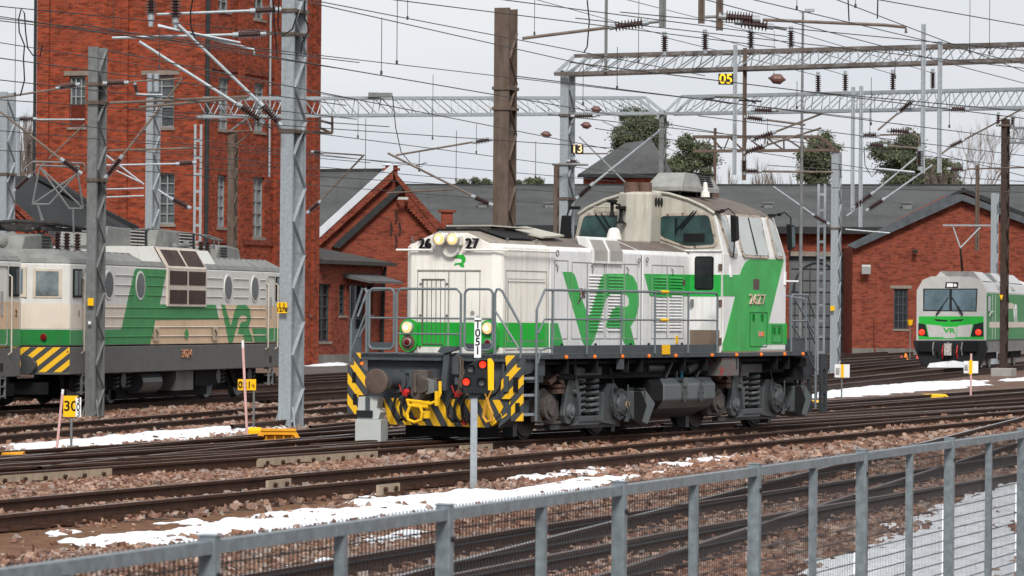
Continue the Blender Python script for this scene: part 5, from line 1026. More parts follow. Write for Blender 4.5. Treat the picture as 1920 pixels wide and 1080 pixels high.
mb = MB(); mb.tube([Q_(1640, 600, -.1), Q_(1640, 660, -.1)], .08, 6); mb.build('downpipe', BRICKD, rg)
# little lantern house with pyramid roof
hp = empty('hip_roofed_house', (0, 292, 0), 0, 'small brick house with grey pyramid roof above the long workshop roof', 'building')
def H_(px, py, dy=0): p = AT(px, py, 292+dy); return Vector((p.x, p.y-292, p.z))
a, b = H_(1096, 326), H_(1246, 326); mb = MB(); mb.bb(a.x, b.x, 0, 5, -.2, a.z+.02); mb.build('wall', BRICKT, hp)
t0, t1 = H_(1172, 268, 2.5), H_(1222, 262, 2.5); e = [H_(1084, 327, -.5), H_(1262, 325, -.5)]; e += [e[1]+Vector((0, 6, 0)), e[0]+Vector((0, 6, 0))]
mb = MB(); mb.add(e+[t0, t1], [(0, 1, 5, 4), (1, 2, 5), (2, 3, 4, 5), (3, 0, 4), (3, 2, 1, 0)]); mb.build('roof', ROOFG, hp); mb = MB(); mb.bb(e[0].x, e[1].x, -.55, -.5, e[0].z-.22, e[0].z+.05); mb.build('eave_board', ROOFD, hp)
# left: dark roofed shed with corbelled brick gable
lsY = 142; ls = empty('dark_roofed_shed', (0, lsY, 0), 0, 'dark felt roof with corbelled brick gable left of the tower behind the electric locomotives', 'building')
def K_(px, py, dy=0): p = AT(px, py, lsY+dy); return Vector((p.x, p.y-lsY, p.z))
mb = MB(); mb.prism([K_(-40, 330, 4), K_(70, 330, 4), K_(235, 438, 0), K_(300, 500, 0), K_(-40, 500, 0)], (0, 9, 0)); mb.build('roof', mat('black_felt_roof', (.032, .034, .037), .9, var=.15, vscale=.5), ls)
mb = MB(); mb.prism([K_(70, 326, 3.6), K_(258, 424, -.4), K_(258, 434, -.4), K_(66, 334, 3.6)], (0, .5, 0)); mb.build('roof_edge', ROOFD, ls)
def K2(px, py): return K_(px, py, -6)
a = [K2(-30, 345), K2(12, 372), K2(100, 452), K2(100, 600), K2(-30, 600)]; mb = MB(); mb.prism(a, (0, 1, 0)); mb.build('wall', BRICKT, ls)
for k, dy_ in ((0, 0), (1, 12), (2, 24)):
    mb = MB(); q = Vector((0, -.12*(3-k)-.003, 0)); mb.prism([K2(-30, 340+dy_)+q, K2(14, 366+dy_)+q, K2(106, 450+dy_)+q, K2(102, 457+dy_)+q, K2(12, 374+dy_)+q, K2(-30, 347+dy_)+q], (0, .12*(3-k), 0)); mb.build('corbel_band', BRICKD, ls)
mb = MB(); p0 = K_(27, 345, 10); mb.cyl((p0.x, p0.y, 3), (p0.x, p0.y, K_(27, 225, 10).z), .20, 14); mb.build('chimney_pipe', GALV, ls)

# ================================================================= TREES
LEAFN = bpy.data.materials.new('pine_needles'); LEAFN.use_nodes = True
def leafmat(m, c0, c1):
    n, l = m.node_tree.nodes, m.node_tree.links; g = n.new('ShaderNodeNewGeometry'); r = n.new('ShaderNodeValToRGB'); l.new(g.outputs['Random Per Island'], r.inputs[0])
    r.color_ramp.elements[0].color = c0; r.color_ramp.elements[1].color = c1; l.new(r.outputs[0], n['Principled BSDF'].inputs['Base Color']); n['Principled BSDF'].inputs['Roughness'].default_value = .8
leafmat(LEAFN, (.035, .052, .028, 1), (.14, .16, .085, 1))
BARK = mat('pine_bark', (.13, .07, .045), .9, var=.3); TWIG = mat('bare_twigs', (.16, .13, .115), .9, var=.2)
def pine(px, ytop, ybot, wpx, Y, label, n=2600, mult=9, group='pines behind the workshop roofs', seed=1, bare=.0):
    rg_ = np.random.default_rng(seed); c = AT(px, ybot, Y); top = AT(px, ytop, Y).z; bz = c.z; hw = wpx/2*Y/F; hc = top-bz
    root = empty('pine_tree', (c.x, c.y, GZ), 0, label, 'tree', group); b = bz-GZ
    mb = MB(); mb.tube([(0, 0, 0), (hw*.05, 0, b*.6), (0, 0, b+hc*.4), (.1, 0, b+hc*.97)], [.3, .24, .16, .03], 7)
    blobs = []
    k = 19
    for i in range(k):
        t = .04+.92*(i+.3)/k; rr = hw*math.sqrt(max(.05, 1-abs(2*t-.85)**2.0*.75)) * (.75+.4*rg_.random()); a = rg_.random()*6.28; q = rr*(.35+.5*rg_.random())
        p = np.array([q*math.cos(a), q*math.sin(a)*.8, b+hc*t]); blobs.append((p, hw*(.22+.42*rg_.random()**1.3), hc*(.06+.09*rg_.random())))
        mb.tube([(0, 0, b+hc*t-hc*.08), tuple(p)], [.08, .03], 5)
    mb.build('trunk', BARK, root)
    V = []; per = int(n*mult)//k
    for p, r_, h_ in blobs:
        d = rg_.normal(size=(per, 3)); d /= np.linalg.norm(d, axis=1)[:, None]; rad = rg_.random(per)**.55*(1+.25*rg_.normal(size=per))
        V.append(p + d*rad[:, None]*np.array([r_*1.15, r_*1.15, h_*1.25]) + rg_.normal(size=(per, 3))*.08)
    V = np.concatenate(V); N = len(V); s = .05+.10*rg_.random(N); u = rg_.normal(size=(N, 3)); u /= np.linalg.norm(u, axis=1)[:, None]; w_ = rg_.normal(size=(N, 3)); v = np.cross(u, w_); v /= np.linalg.norm(v, axis=1)[:, None]
    s = s[:, None]; co = np.stack([V-u*s, V+v*s*.5, V+u*s, V-v*s*.5], 1).reshape(-1, 3)
    o = fast_mesh('crown', co, np.arange(N*4).reshape(-1, 4), [LEAFN]); o.parent = root; return root
pine(1196, 206, 300, 100, 330, 'tall rounded pine rising behind the pyramid roofed house', 3600, seed=3)
pine(1296, 258, 352, 86, 335, 'pine directly right of the pyramid roofed house', 2800, seed=4)
pine(1262, 300, 352, 50, 340, 'small low pine tucked against the pyramid roofed house', 1200, seed=14)
pine(1532, 256, 350, 78, 330, 'narrow pine behind the small grey gantry mast', 2800, seed=5)
pine(1688, 252, 350, 100, 330, 'broad dark pine standing above the engine shed roof', 3800, seed=6)
pine(1752, 300, 352, 90, 332, 'low spreading pine right of the broad dark pine', 2000, seed=7)
for i, (x, y) in enumerate(((868, 340), (893, 337), (910, 339), (968, 341), (990, 337), (1010, 336))):
    pine(x, y-2, 356, 24, 420, 'tiny distant treetop showing over the workshop ridge', 260, group='distant treetops over the ridge', seed=20+i)
def bare_tree(px, ytop, ybot, wpx, Y, label, seed, depth_=5, group='bare trees behind the roofs'):
    r_ = random.Random(seed); c = AT(px, ybot, Y); H = AT(px, ytop, Y).z-GZ; hw = wpx/2*Y/F
    root = empty('birch_tree', (c.x, c.y, GZ), 0, label, 'tree', group); tr = MB(); tw_ = MB()
    def grow(p, d, L, rad, k):
        q = p+d*L; (tr if k > 3 else tw_).tube([p, p.lerp(q, .5)+Vector((r_.uniform(-.04, .04)*L, r_.uniform(-.04, .04)*L, 0)), q], [rad, rad*.8, rad*.6], 5 if k > 3 else 3, cap=False)
        if k == 0: return
        for i in range(3 if k > 1 else 4):
            a = r_.uniform(0, 6.28); sp = r_.uniform(.25, .6); nd = (d+Vector((math.cos(a)*sp*hw/3.4, math.sin(a)*sp*hw/3.4, r_.uniform(-.05, .25)))).normalized(); grow(p.lerp(q, r_.uniform(.55, 1)), nd, L*r_.uniform(.55, .78), rad*.55, k-1)
    grow(Vector((0, 0, 0)), Vector((0, 0, 1)), H*.42, .22, depth_)
    tr.build('trunk', TWIG, root); o = tw_.build('crown', TWIG, root); return root
bare_tree(1822, 195, 350, 130, 320, 'tall bare birch above the engine shed, left of the brown mast', 3, 6)
bare_tree(1368, 312, 352, 60, 345, 'low bare tree right of the pine beside the pyramid roof', 5, 5); bare_tree(1440, 308, 352, 70, 345, 'low bare tree midway between two pines', 6, 5); bare_tree(1480, 318, 352, 50, 345, 'low bare tree next to the narrow pine', 9, 5); bare_tree(1400, 322, 352, 60, 350, 'lowest bare tree between the pines', 8, 5)
bare_tree(40, 195, 335, 60, 200, 'bare tree left of the brick tower', 11, 6)

# ================================================================= ELECTRIC LOCOMOTIVES ON THE LEFT
SF = Frame(-9.506, 86.888, R(13.5))
def make_sr():
    root = empty('electric_locomotive', SF.o, SF.rz, 'weathered white, green and beige electric locomotive numbered 3024 with oval side windows', 'locomotive', 'electric locomotives coupled on the left track')
    P = lambda mb, n, m, par=None, **k: mb.build(n, m, par or root, **k)
    def body(z0, z1, off_=0): return [(-.55+off_, .8), (.1+off_, off_), (16.0-off_, off_), (16.65-off_, .8), (16.65-off_, 2.2), (16.0-off_, 3.0-off_), (.1+off_, 3.0-off_), (-.55+off_, 2.2)]
    mb = MB(); mb.prism([(x, y, 1.36) for x, y in body(0, 0)], (0, 0, 1.78)); P(mb, 'body', SRWH, bevel=.04)
    mb = MB(); mb.prism([(x, y, .74) for x, y in body(0, 0, .0)], (0, 0, .60)); P(mb, 'skirt', SRGREY, bevel=.02)
    mb = MB(); b0 = body(0, 0); b1 = [(min(max(x, .1), 16.0) if 0 else x*.985+.1, .3+(y-1.5)*.62+1.2-.0) for x, y in b0]; n = 8
    mb.add([(x, y, 3.14) for x, y in b0]+[(x, y, 3.24) for x, y in body(0, 0, .06)]+[(x*.98+.15, 1.5+(y-1.5)*.7, 3.44) for x, y in b0], [tuple((i, (i+1) % n, (i+1) % n+n, i+n)) for i in range(n)]+[tuple((i+n, (i+1) % n+n, (i+1) % n+2*n, i+2*n)) for i in range(n)]+[tuple(range(2*n, 3*n))]); P(mb, 'roof', SRROOF)
    # colour bands on the near side
    def pl(poly, m, name='colour_band', y=-.006): mb = MB(); mb.prism([(x, y, z) for x, z in poly], (0, .004, 0)); P(mb, name, m)
    pl([(3.35, 1.36), (3.46, 1.73), (3.94, 2.27), (2.1, 2.27), (2.1, 1.73), (3.3, 1.73)] if 0 else [(.15, 1.73), (3.46, 1.73), (3.94, 2.27), (.15, 2.27)], SRBEIG2, y=-.003)
    pl([(5.52, 1.37), (5.84, 1.93), (10.62, 1.93), (10.8, 2.29), (15.9, 2.29), (15.9, 1.37)], SRBEIGE, y=-.003)
    pl([(.12, 1.70), (3.46, 1.71), (4.31, 3.0), (4.40, 3.06), (4.5, 3.08), (6.63, 3.08), (6.14, 2.28), (10.35, 2.29), (10.62, 1.94), (5.84, 1.92), (5.50, 1.38), (.12, 1.38)], SRGRN, y=-.0075)
    pl([(10.78, 2.3), (11.08, 2.29), (11.57, 1.78), (11.87, 2.15), (12.08, 2.29), (12.8, 2.3), (13.11, 2.18), (13.21, 1.94), (12.99, 1.75), (13.41, 1.4), (12.73, 1.4), (12.55, 1.56), (12.15, 1.59), (12.28, 1.8), (12.45, 1.88), (12.85, 1.9), (12.85, 2.03), (12.45, 2.05), (12.23, 1.99), (11.72, 1.38), (11.41, 1.38)], SRGRN, 'logo_letters', -.008)
    pl([(13.31, 1.72), (15.98, 1.73), (15.98, 1.38), (13.54, 1.38)], SRGRN, y=-.0082)
    # nose colours (front and the two bevelled faces)
    def nose(x0, s):
        for (a, b) in (((x0, .8), (x0+s*.65, 0)), ((x0, 2.2), (x0, .8)), ):
            A = Vector((a[0], a[1], 0)); B = Vector((b[0], b[1], 0)); nn = Vector((-s*abs(A.y-B.y), -abs(A.x-B.x), 0)).normalized()*.006
            for z0, z1, m in ((1.38, 1.71, mat('nose_green', (.012, .17, .035), .4, var=.1, dirt=(.06, .12, .05), damt=.5)), (1.73, 2.27, SRBEIG2)):
                mb = MB(); mb.prism([A+nn+Vector((0, 0, z0)), B+nn+Vector((0, 0, z0)), B+nn+Vector((0, 0, z1)), A+nn+Vector((0, 0, z1))], -nn*.6); P(mb, 'colour_band', m)
            mb = MB(); mb.prism([A+nn+Vector((0, 0, .80)), B+nn+Vector((0, 0, .80)), B+nn+Vector((0, 0, 1.33)), A+nn+Vector((0, 0, 1.33))], -nn*.6); P(mb, 'striped_panel', HAZS)
        fr = MB(); fr.box((x0, 1.5, 2.72), (.04, 1.5, .64)); f_ = P(fr, 'windscreen', mat('cream_frame', (.52, .46, .38), .6)); g = MB(); g.box((x0-s*.02, 1.5, 2.74), (.03, 1.34, .52)); g.build('pane', GLASSV, f_)  # blue-grey pane colour carries the sky's reflection
        c = Vector((x0+s*.33, .40, 2.70)); d = Vector((s*.65, -.8, 0)).normalized(); mb = MB(); mb.bar(c-d*.33, c+d*.33, .04, .62); f_ = P(mb, 'corner_window', mat('cream_frame', (.52, .46, .38), .6)); mb = MB(); nn = Vector((-s*.8, -.65, 0)).normalized(); mb.bar(c-d*.27+nn*.02, c+d*.24+nn*.02, .03, .52); mb.build('pane', mat('nose_glass_sky_tone', (.16, .19, .20), .1, var=.5, vscale=3), f_)  # sky reflection painted into the corner pane's grey
        for y in (.45, 2.55): mb = MB(); mb.lathe((x0-s*.0+(.25*s), y-.0, 1.55), (x0-s*.05+(.25*s), y, 1.55), [(0, .08), (.04, .06)], 12); P(mb, 'tail_lamp', REDL)
        for y in (.62, 2.38): mb = MB(); mb.cyl((x0+s*.1, y, .95), (x0-s*.35, y, .95), .10, 12); mb.cyl((x0-s*.35, y, .95), (x0-s*.40, y, .95), .21, 18); P(mb, 'buffer', UNDERG)
        mb = MB(); mb.box((x0-s*.3, 1.5, .92), (.5, .3, .4)); mb.box((x0+s*.2, 1.5, .45), (.5, 2.2, .25)); mb.tube([(x0-s*.1, 1.1, .8), (x0-s*.25, 1.1, .45), (x0-s*.5, 1.15, .6)], .03, 6); P(mb, 'coupler', DARK)
        mb = MB(); mb.bar((x0-s*.03, .95, 2.15), (x0+s*.15, .65, 2.15), .03); mb.bar((x0+s*.02, .8, 2.15), (x0+s*.45, .30, 1.65), .03); P(mb, 'nose_handrail', SRBEIG2)
    nose(-.55, 1); nose(16.65, -1)
    # cab doors and side windows near each end
    for x0, s in ((.2, 1), (15.9, -1)):
        a, b = sorted((x0+s*.72, x0+s*1.35)); mb = MB(); P_ = rrect(a, b, 1.40, 3.02, .08)
        mb.tube([(x, -.012, z) for x, z in P_+P_[:1]], .012, 5); d = P(mb, 'cab_door', PANEL); mb = MB(); mb.box(((a+b)/2, -.014, 2.25), (.12, .01, .5)); mb.build('door_window', PANEL, d)
        for x in (a-.08, b+.10): mb = MB(); mb.tube([(x, .0, 2.85), (x, -.07, 2.80), (x, -.07, 1.25), (x, 0, 1.20)], .018, 6); P(mb, 'handrail', mat('cream_rail', (.50, .44, .38)))
        a, b = sorted((x0+s*.05, x0+s*.62)); mb = MB(); mb.bb(a, b, -.03, .0, 2.40, 3.02); w_ = P(mb, 'side_window', BLACKR, bevel=.02); mb = MB(); mb.bb(a+.04, (a+b)/2-.02, -.038, -.031, 2.45, 2.98); mb.build('pane', GLASST, w_); mb = MB(); mb.bb((a+b)/2+.02, b-.04, -.038, -.031, 2.45, 2.98); mb.build('pane', GLASSD, w_)
        mb = MB(); mb.box((x0+s*1.0, -.004, .95), (.16, .015, .16)); P(mb, 'step_hole', SEAM)
        mb = MB(); 
        for z in (.35, .55, .72): mb.bb(x0+s*.9-.15, x0+s*.9+.15, .0, .15, z-.015, z+.015)
        mb.bb(x0+s*.9-.17, x0+s*.9-.14, .0, .05, .3, .76); mb.bb(x0+s*.9+.14, x0+s*.9+.17, .0, .05, .3, .76); P(mb, 'steps', GALVD)
    # oval windows
    for x in (2.59, 4.74, 11.31, 13.5):
        E_ = [(x+.32*math.cos(k*PI/14), 2.70+.33*math.sin(k*PI/14)) for k in range(28)]; mb = MB(); mb.prism([(a, -.02, b) for a, b in E_], (0, .02, 0)); w_ = P(mb, 'oval_window', SRWH)
        E_ = [(x+.27*math.cos(k*PI/14), 2.70+.28*math.sin(k*PI/14)) for k in range(28)]; mb = MB(); mb.prism([(a, -.027, b) for a, b in E_], (0, .006, 0)); mb.build('pane', GLASSD, w_)
    # ribs
    GP = [(.12, 1.70), (3.46, 1.71), (4.31, 3.0), (4.40, 3.06), (4.5, 3.08), (6.63, 3.08), (6.14, 2.28), (10.35, 2.29), (10.62, 1.94), (5.84, 1.92), (5.50, 1.38), (.12, 1.38)]
    LPY = [(10.78, 2.3), (11.08, 2.29), (11.57, 1.78), (11.87, 2.15), (12.08, 2.29), (12.8, 2.3), (13.11, 2.18), (13.21, 1.94), (12.99, 1.75), (13.41, 1.4), (12.73, 1.4), (12.55, 1.56), (12.15, 1.59), (12.28, 1.8), (12.45, 1.88), (12.85, 1.9), (12.85, 2.03), (12.45, 2.05), (12.23, 1.99), (11.72, 1.38), (11.41, 1.38)]
    def rib(a, b, z, h, name):
        ev = sorted([(min(max(q, a), b)) for q in spans(GP, z)] + [(min(max(q, a), b)) for q in spans(LPY, z)]); cuts = [a]+ev+[b]; mb = MB()
        for k in range(len(cuts)-1):
            if cuts[k+1]-cuts[k] > .01: mb.prism([(cuts[k], -.009, z-h*1.3), (cuts[k], -.022, z-h*.2), (cuts[k], -.022, z+h*.6), (cuts[k], -.009, z+h*1.3)], (cuts[k+1]-cuts[k], 0, 0), 1 if k % 2 else 0)
        P(mb, name, [SRBEIG2 if z < 2.3 else SRWH, SRGRN])
    for z in (2.20, 1.98, 1.76, 1.55): rib(2.0, 14.4, z, .012, 'body_rib')
    for z in (2.92, 2.70, 2.48):
        for a, b in ((3.0, 4.3), (5.2, 6.55), (9.6, 10.9), (11.75, 13.0), (13.95, 14.4), (1.7, 2.2)): rib(a, b, z, .012, 'short_rib')
    # louvre windows
    mb = MB(); mb.bb(6.60, 9.50, -.05, 0, 2.24, 3.13); mb.prism([(6.60, -.05, 3.13), (6.60, 0, 3.13), (6.60, .28, 3.60), (6.60, .23, 3.60)], (2.9, 0, 0)); lv = P(mb, 'air_intake_frame', mat('intake_frame_cream', (.55, .48, .42), .6, var=.1))
    BRD = mat('brown_louvre', (.055, .035, .028), .6, var=.3, vscale=3)
    for x0, x1 in ((6.72, 8.0), (8.14, 9.40)):
        for z0, z1 in ((2.30, 2.62), (2.74, 3.06)): mb = MB(); mb.bb(x0, x1, -.06, -.051, z0, z1); mb.build('intake_louvre', BRD, lv)
        mb = MB(); mb.prism([(x0, -.02, 3.18), (x0, -.03, 3.18), (x0, .20, 3.55), (x0, .21, 3.55)], (x1-x0, 0, 0)); mb.build('intake_louvre', BRD, lv)
    mb = MB(); mb.prism([(5.2, .02, 3.12), (5.2, .3, 3.60), (5.2, 2.7, 3.60), (5.2, 2.98, 3.12)], (1.38, 0, 0)); mb.prism([(9.55, .02, 3.12), (9.55, .3, 3.58), (9.55, 2.7, 3.58), (9.55, 2.98, 3.12)], (1.1, 0, 0)); mb.prism([(6.6, .3, 3.60), (9.5, .3, 3.60), (9.5, 2.7, 3.60), (6.6, 2.7, 3.60)], (0, 0, .02)); P(mb, 'roof_hood', SRWH)
    # small hatches and number
    for x in (5.85, 10.25): mb = MB(); mb.bb(x-.2, x+.2, -.035, -.031, 1.44, 1.76); a = P(mb, 'hatch', mat('hatch_cream', (.45, .36, .27), .6)); mb = MB(); mb.tube([(x-.05, -.04, 1.70), (x+.06, -.05, 1.62), (x+.02, -.04, 1.52)], .015, 5); mb.build('latch', RUSTM, a)
    mb = MB(); mb.prism([(8.0, -.03, 1.5), (8.2, -.03, 1.5), (8.24, -.03, 1.62), (8.1, -.03, 1.72), (7.96, -.03, 1.62)], (0, .01, 0)); P(mb, 'green_badge', SRGRN)
    text('number', '3024', .27, (8.15, -.012, 1.13), (1, 0, 0), (0, 0, 1), mat('copper_letter', (.42, .20, .12), .5, var=.3, vscale=18), root, .01, 1.35, bold=.004)
    # running gear
    for xc in (3.6, 13.2):
        for dx in (-1.3, 1.25):
            for y in (.70, 2.2): mb = MB(); mb.lathe((xc+dx, y, .56), (xc+dx, y+.14, .56), [(0, .18), (.02, .22), (.03, .42), (.0, .52), (.12, .56), (.14, .58)], 30); P(mb, 'wheel', mat('electric_wheel', (.11, .115, .12), .5, metal=.3, var=.2))
            mb = MB(); mb.cyl((xc+dx, .4, .56), (xc+dx, .62, .56), .18, 14); mb.spring((xc+dx-.4, .5), .1, .03, .35, .75, 4); mb.spring((xc+dx+.4, .5), .1, .03, .35, .75, 4); P(mb, 'axle_box', UNDERG)
        mb = MB(); mb.bb(xc-2.1, xc+2.1, .5, .62, .42, .70); mb.bb(xc-1.9, xc+1.9, .8, 2.2, .2, .6); mb.bar((xc-.4, .45, .75), (xc+.1, .45, .3), .08); mb.tube([(xc, .4, .75), (xc+.2, .38, .5), (xc+.1, .4, .25)], .03, 6); P(mb, 'bogie_frame', DARK)
    mb = MB(); mb.cyl((5.6, .45, .5), (7.0, .45, .5), .26, 16); P(mb, 'air_tank', UNDERG)
    mb = MB(); mb.bb(7.7, 9.0, .1, .5, .28, .74); P(mb, 'battery_box', mat('battery_box_grey', (.10, .095, .09), .6, var=.2, chip=(.3, .06, .04), chipt=.66)); mb = MB(); mb.bb(4.9, 11.6, .6, 2.4, .12, .74); mb.bb(9.6, 11.2, .25, .6, .35, .74); P(mb, 'underframe', DARK)
    # roof equipment
    for x0 in (1.9, 7.0, 10.6):
        if x0 < 2: continue
        mb = MB(); mb.prism([(x0-1.9, 1.0, 3.6), (x0+1.3, 1.0, 3.6), (x0+1.15, 1.0, 4.02), (x0-1.6, 1.0, 4.05)], (0, 1.1, 0)); bx = P(mb, 'resistor_box', SRROOF, bevel=.02)
        mb = MB()
        for i in range(5):
            for k in (0, 1): mb.box((x0+.2+k*.5, .985, 3.68+i*.075), (.42, .03, .028))
        mb.build('resistor_slats', mat('slat_light', (.45, .43, .40), .5), bx)
        mb = MB(); mb.bb(x0+.0, x0+1.15, .985, 1.0, 3.63, 4.02); mb.build('slat_frame', SEAM, bx)
    for x0, s in ((-.2, 1), (15.6, -1)):
        mb = MB(); mb.prism([(x0, 1.0, 3.42), (x0+s*.2, 1.0, 3.72), (x0+s*1.2, 1.0, 3.78), (x0+s*1.9, 1.0, 3.76), (x0+s*2.1, 1.0, 3.42)], (0, 1.1, 0)); a = P(mb, 'roof_cooler', SRROOF, bevel=.04); mb = MB()
        for i in range(4): mb.box((x0+s*1.5, .99, 3.5+i*.07), (.5, .03, .025))
        mb.build('slots', SEAM, a)
        mb = MB(); mb.lathe((x0-s*.1, 1.5, 3.55), (x0+s*.8, 1.5, 3.6), [(0, .06), (.1, .14), (.5, .2), (.85, .22), (.9, .1)], 12); P(mb, 'roof_dome', SRROOF)
    for x in (2.6, 3.2, 3.9, 5.0, 9.4, 12.9, 13.4):
        mb = MB(); insulator(mb, (x, 1.2, 3.45), (x, 1.2, 3.85), .09, 6, .05); P(mb, 'roof_insulator', INSUL)
    mb = MB(); mb.tube([(1.0, 1.2, 3.9), (5.2, 1.2, 3.9), (9.2, 1.25, 4.08), (13.5, 1.2, 4.0), (14.6, 1.2, 3.9)], .025, 6); mb.bb(.2, 15.8, .35, .5, 3.30, 3.36); mb.tube([(12.9, 1.2, 4.0), (13.6, 1.1, 3.9), (13.7, 1.1, 3.5)], .025, 6); mb.tube([(13.2, 1.3, 4.0), (14.0, 1.1, 3.9), (14.05, 1.1, 3.5)], .02, 6)
    for x in np.arange(.6, 15.8, .45): mb.box((x, .42, 3.40), (.16, .06, .06))
    P(mb, 'roof_cables', GALVD)
    mb = MB(); mb.bb(.9, 3.2, .85, .97, 3.86, 3.94); mb.bb(.9, 3.2, 2.0, 2.12, 3.86, 3.94); mb.bb(1.2, 1.5, .85, 2.1, 3.86, 4.0); mb.tube([(3.3, .8, 3.95), (1.2, .8, 4.02), (.8, 1.5, 4.05), (1.2, 2.2, 4.02), (3.3, 2.2, 3.95)], .05, 6); P(mb, 'pantograph_base', mat('sooty_black', (.045, .043, .042), .8, var=.4, vscale=8))
    mb = MB(); mb.lathe((10.2, 1.0, 3.68), (10.9, .95, 3.72), [(0, .03), (.4, .04), (.6, .06), (.7, .12)], 10); P(mb, 'horn', GALVD)
    mb = MB(); mb.lathe((9.9, .9, 3.45), (9.9, .9, 3.75), [(0, .08), (.25, .09), (.3, .03)], 10); P(mb, 'aerial', GALVD)
    mb = MB(); mb.box((1.98, -.012, 2.35), (.12, .02, .10)); P(mb, 'socket', SEAM)
    return root
sr1 = make_sr()
# raised pantograph of the second locomotive's front end
pg = MB()
def Kp(px, py, Y=88.5): p = AT(px, py, Y)-SF.o; return Vector((p.dot(SF.A), p.dot(SF.B), p.z))
def T_(a, b, r=.022, dy=0): pg.tube([Kp(*a), Kp(*b)], r, 6)
for a, b in (((84, 437), (71, 385)), ((138, 437), (137, 392)), ((60, 383), (92, 383)), ((128, 391), (156, 391)), ((61, 383), (73, 318)), ((61, 383), (146, 325)), ((92, 383), (142, 328)), ((130, 391), (76, 316)), ((156, 391), (80, 318)), ((156, 391), (146, 325)), ((62, 303), (155, 306)), ((68, 310), (150, 313)), ((73, 318), (84, 305)), ((146, 325), (146, 308)), ((70, 437), (84, 437)), ((89, 438), (72, 388))): T_(a, b)
for q in (((62, 303), (50, 312), (42, 322)), ((155, 306), (160, 312), (158, 320))): pg.tube([Kp(*a) for a in q], .02, 5)
pg.build('pantograph', GALVD, sr1)
sr2 = copy_tree(sr1); sr2.location = sr1.location - SF.A*18.9
sr2['label'] = 'second electric locomotive cut off by the left edge of the picture, coupled ahead of 3024'
for c in list(sr2.children):
    if c.name.startswith('pantograph') and not c.name.startswith('pantograph_base'): bpy.data.objects.remove(c)
for x, s_ in ((1.75, '1'), ): text('end_number', s_, .2, (1.0-.35, -.012, 2.05), (1, 0, 0), (0, 0, 1), SEAM, sr1, .004)
text('end_number', '2', .2, (15.7, -.012, 2.05), (1, 0, 0), (0, 0, 1), SEAM, sr2, .004)

# ================================================================= MODERN ELECTRIC LOCOMOTIVE AT THE RIGHT
VC = ATZ(1851, 692, 0); VF = Frame(VC.x, VC.y, R(14))
c0 = VF.inv(1846, 650, y=0)
vl = empty('modern_electric_locomotive', VF.o+VF.A*c0[0]-VF.B*.5, VF.rz, 'distant silver, white and green electric locomotive with two red tail lamps and raised pantograph', 'locomotive')
VW = 2.75
def vp(mb, n, m, par=None, **k): return mb.build(n, m, par or vl, **k)
def vpt(px, py, x=0.0):
    f_ = Frame(vl.location.x, vl.location.y, R(14)); return f_.inv(px, py, x=x)
_l0, _r0 = vpt(1722, 600)[1], vpt(1846, 600)[1]
print('vectron width', _l0, _r0, 'z', [round(vpt(1780, y)[2], 2) for y in (516, 540, 586, 592, 605, 630, 638, 665, 692)])
VW = _l0-_r0; VY0 = _r0
def vz(py): return vpt(1785, py)[2]
def yz(px, py, x=-.01): q = vpt(px, py, x); return (q[1], q[2])
zr, zb = vz(524), vz(638)
prof = [(VY0+.0, zb), (VY0+.0, vz(546)), (VY0+.22, vz(528)), (VY0+.55, vz(522)), (VY0+VW-.55, vz(522)), (VY0+VW-.22, vz(528)), (VY0+VW, vz(546)), (VY0+VW, zb)]
mb = MB(); n = 8; mb.add([(0, y, z) for y, z in prof]+[(.55, y, z) for y, z in prof]+[(16.5, y, z) for y, z in prof], [tuple(range(n))]+[(i, (i+1) % n, (i+1) % n+n, i+n) for i in range(n)]+[(i+n, (i+1) % n+n, (i+1) % n+2*n, i+2*n) for i in range(n)]+[tuple(range(3*n-1, 2*n-1, -1))]); vp(mb, 'body', SILV, bevel=.08)
mb = MB(); mb.bb(.35, 16.4, VY0-.01, VY0-.002, zb+.02, vz(549)); vp(mb, 'green_side', SRGRN)
mb = MB(); mb.bb(1.5, 16.4, VY0-.02, VY0-.011, vz(614), vz(603)); mb.bb(5.2, 9.5, VY0-.02, VY0-.011, vz(577), vz(566)); vp(mb, 'beige_band', SRBEIG2)
text('logo_letters', 'VR', 1.15, (10.4, VY0-.02, vz(589)), (1, 0, 0), (0, 0, 1), WSIGN, vl, .004, 1.1, bold=.03)
def fp(pts, m, name, x=-.012, th_=.01, par=None): mb = MB(); mb.prism([(x, *yz(a, b)) for a, b in pts], (th_, 0, 0)); return vp(mb, name, m, par)
fp([(1723, 593), (1844, 593), (1845, 636), (1722, 636)], GREEN, 'green_nose')
fp([(1737, 608), (1765, 611), (1768, 632), (1742, 632)], SILV, 'white_nose_panel', -.02); fp([(1796, 611), (1824, 608), (1819, 632), (1793, 632)], SILV, 'white_nose_panel', -.02)
fp([(1765, 613), (1795, 613), (1791, 634), (1769, 634)], SILV, 'white_nose_panel', -.02)
fp([(1722, 606), (1735, 608), (1740, 631), (1722, 629)], SIGBLK, 'lamp_cluster', -.024); fp([(1826, 608), (1844, 604), (1844, 631), (1820, 631)], SIGBLK, 'lamp_cluster', -.024)
for px in (1728.5, 1834.5): q = yz(px, 623); mb = MB(); mb.lathe((-.06, q[0], q[1]), (-.025, q[0], q[1]), [(0, .08), (.01, .11), (.035, .125)], 16); vp(mb, 'tail_lamp', LAMPR)
fp([(1751, 598), (1777, 600), (1776, 603), (1756, 602)], SEAM, 'nose_slot', -.02); fp([(1782, 600), (1808, 598), (1803, 602), (1782, 603)], SEAM, 'nose_slot', -.02)
q = yz(1780, 620); text('front_emblem', 'VR', .26, (-.03, q[0], q[1]), (0, -1, 0), (0, 0, 1), GREEN, vl, .004, 1.5, bold=.01)
